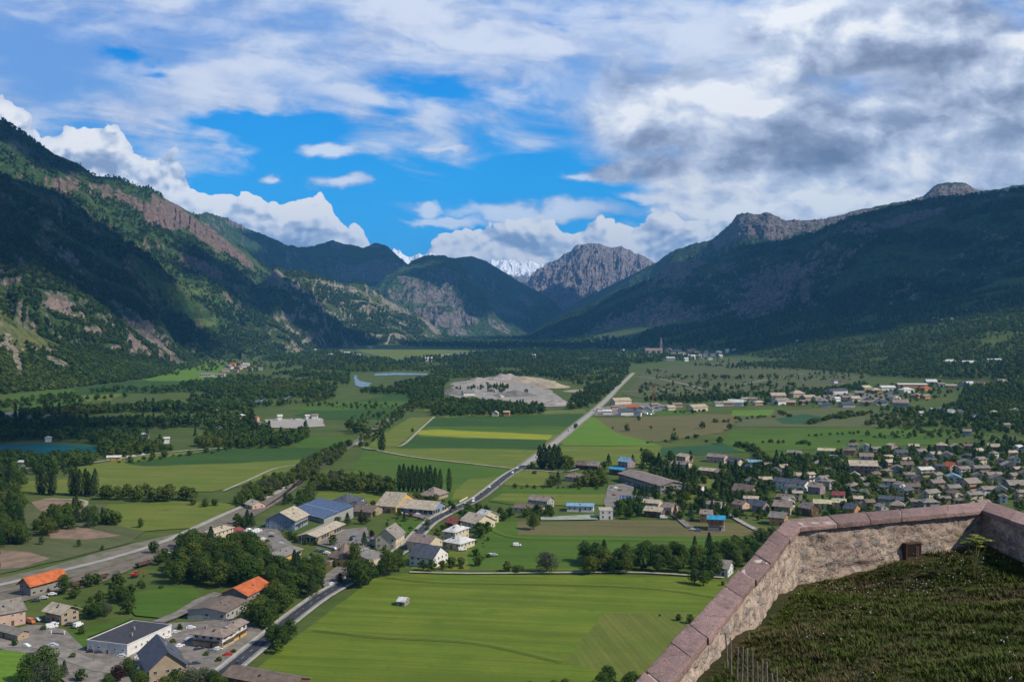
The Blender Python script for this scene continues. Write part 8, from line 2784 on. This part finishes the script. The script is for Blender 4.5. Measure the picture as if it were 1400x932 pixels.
def mass(name, label, cat_kind, groups):
    """groups: (kind, level, P (n,3), h (n), w (n)) merged into one mesh"""
    Vs, Fs, T, S = [], [], [], []
    base = 0
    for kd, lv, P, h, w_ in groups:
        var = lod(kd, lv)
        sel = nrs.randint(0, len(var), len(P))
        for s, (V0, F0, S0) in enumerate(var):
            k = sel == s
            n_ = int(k.sum())
            if not n_:
                continue
            a = nrs.uniform(0, 2 * np.pi, n_)
            ca, sa = np.cos(a)[:, None], np.sin(a)[:, None]
            x = (V0[None, :, 0] * ca - V0[None, :, 1] * sa) * (h[k] * w_[k])[:, None] + P[k, 0:1]
            y = (V0[None, :, 0] * sa + V0[None, :, 1] * ca) * (h[k] * w_[k])[:, None] + P[k, 1:2]
            z = V0[None, :, 2] * h[k][:, None] + P[k, 2:3] - 0.4
            Vs.append(np.stack([x, y, z], -1).reshape(-1, 3))
            Fs.append((F0[None] + (np.arange(n_) * len(V0))[:, None, None]).reshape(-1, 4) + base)
            tn_ = np.clip((fbm(P[k, 0] / 160, P[k, 1] / 160 + P[k, 2] / 110, 4, 13) - 0.3) * 1.9 + nrs.normal(0, 0.16, n_), 0, 0.98)
            T.append(np.repeat(tn_, len(V0)))
            S.append(np.tile(S0, n_))
            base += n_ * len(V0)
    if not Vs:
        return
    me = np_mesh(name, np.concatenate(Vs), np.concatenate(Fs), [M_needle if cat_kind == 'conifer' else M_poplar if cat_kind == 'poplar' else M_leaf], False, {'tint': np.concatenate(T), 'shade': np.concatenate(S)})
    tag(link(bpy.data.objects.new(name, me)), label, 'forest', kind='stuff')


# which ones become objects
KINDN = {'broad': 'broadleaf_tree', 'conifer': 'conifer', 'poplar': 'poplar', 'bush': 'bush', 'willow': 'willow_tree', 'plum': 'purple_tree'}
KINDL = {'broad': 'broadleaf tree', 'conifer': 'dark conifer', 'poplar': 'slim poplar', 'bush': 'leafy bush', 'willow': 'grey-green willow', 'plum': 'purple-leaved tree'}
LIMIT = {'broad': 300, 'conifer': 160, 'poplar': 60, 'bush': 110, 'willow': 60, 'plum': 20}
byk = {}
outside = []
for t in TREES:
    X_, Y_, _f = to_px(t[1], t[2], t[3])
    if -60 < X_ < 1460 and Y_ < 990:
        byk.setdefault(t[0], []).append((t[4] / t[2], float(X_), t))
    elif t[2] > 250:
        outside.append(t)
rest = []
chosen = []
for kd, ls in byk.items():
    ls.sort(key=lambda q: -q[0])
    chosen += ls[:LIMIT[kd]]
    rest += [q[2] for q in ls[LIMIT[kd]:]]
chosen.sort(key=lambda q: q[1])
grp = {}
for q in chosen:
    grp.setdefault((q[2][0], q[2][6]), []).append(q)
for (kd, place), ls in grp.items():
    hs_ = sorted(q[2][4] for q in ls)
    for i, (sz, px, t) in enumerate(ls):
        _, x, y, z, h, wf, _pl, gname = t
        word = '' if len(ls) < 3 else ('tall ' if h > hs_[int(len(hs_) * .7)] else 'low ' if h < hs_[int(len(hs_) * .3)] else 'middle-sized ')
        lb = word + KINDL[kd] + ' ' + place
        if len(ls) > 1:
            lb += ', ' + ordinal(i) + ' from the left'
        lb = lb if len(lb.split()) <= 16 else ' '.join(lb.replace(', ', ' ').split()[:16])
        seed_ = rnd.randrange(10 ** 6)
        near = y < 640
        rot = rnd.uniform(0, 6.28)
        table = PROTO if (y < 900 or kd in ('willow', 'plum')) else MIDP
        nvr = sum(1 for q_ in table if q_[0] == kd)
        cm = table[(kd, seed_ % nvr)]
        nm = KINDN[kd]
        sc_ = (h * wf, h * wf, h)
        if y < 1000:
            root = link(bpy.data.objects.new(nm, None))
            root.location = (x, y, z)
            root.rotation_euler = (0, 0, rot)
            root.scale = sc_
            link(bpy.data.objects.new('trunk', TRUNK[kd]), root)
            link(bpy.data.objects.new('crown', cm), root)
        else:
            root = link(bpy.data.objects.new(nm, cm))
            root.location = (x, y, z)
            root.rotation_euler = (0, 0, rot)
            root.scale = sc_
        tag(root, lb[0].lower() + lb[1:], KINDL[kd].split()[-1] if kd != 'broad' else 'tree', gname)

rest += outside
# the rest: one mass per kind
for kd, nm, lb in (('broad', 'woodland', 'woods of broadleaf trees spread over the valley floor'), ('conifer', 'conifer_wood', 'dark conifers mixed through the valley woods'),
                   ('bush', 'scrub', 'scrub and hedges scattered over the valley'), ('poplar', 'poplar_wood', 'slim poplars mixed through the river woods')):
    for q_k in ((kd,) if kd != 'broad' else ('broad', 'willow', 'plum'),):
        sel = [t for t in rest if t[0] in q_k]
    if not sel:
        continue
    A = np.array([[t[1], t[2], t[3], t[4], t[5]] for t in sel], float)
    lv = np.where(A[:, 1] < 1150, 1, np.where(A[:, 1] < 2300, 2, np.where(A[:, 1] < 5000, 3, 4)))
    mass(nm, lb, kd, [(kd, l_, A[lv == l_, :3], A[lv == l_, 3], A[lv == l_, 4]) for l_ in (1, 2, 3, 4) if (lv == l_).any()])
sb = [(kd, 3 if P[:, 1].mean() < 4200 else 4, P, h, np.full(len(h), 1.25)) for kd, P, h in SLOPE_TREES]
mass('mountain_forest', 'forest of conifers covering the mountain slopes', 'conifer', [g for g in sb if g[0] == 'conifer'])
mass('slope_woodland', 'broadleaf woodland covering the lower mountain slopes', 'broad', [g for g in sb if g[0] != 'conifer'])
print('TREES', len(TREES), 'objects', len(chosen), 'rest', len(rest), {k: len(v) for k, v in byk.items()})
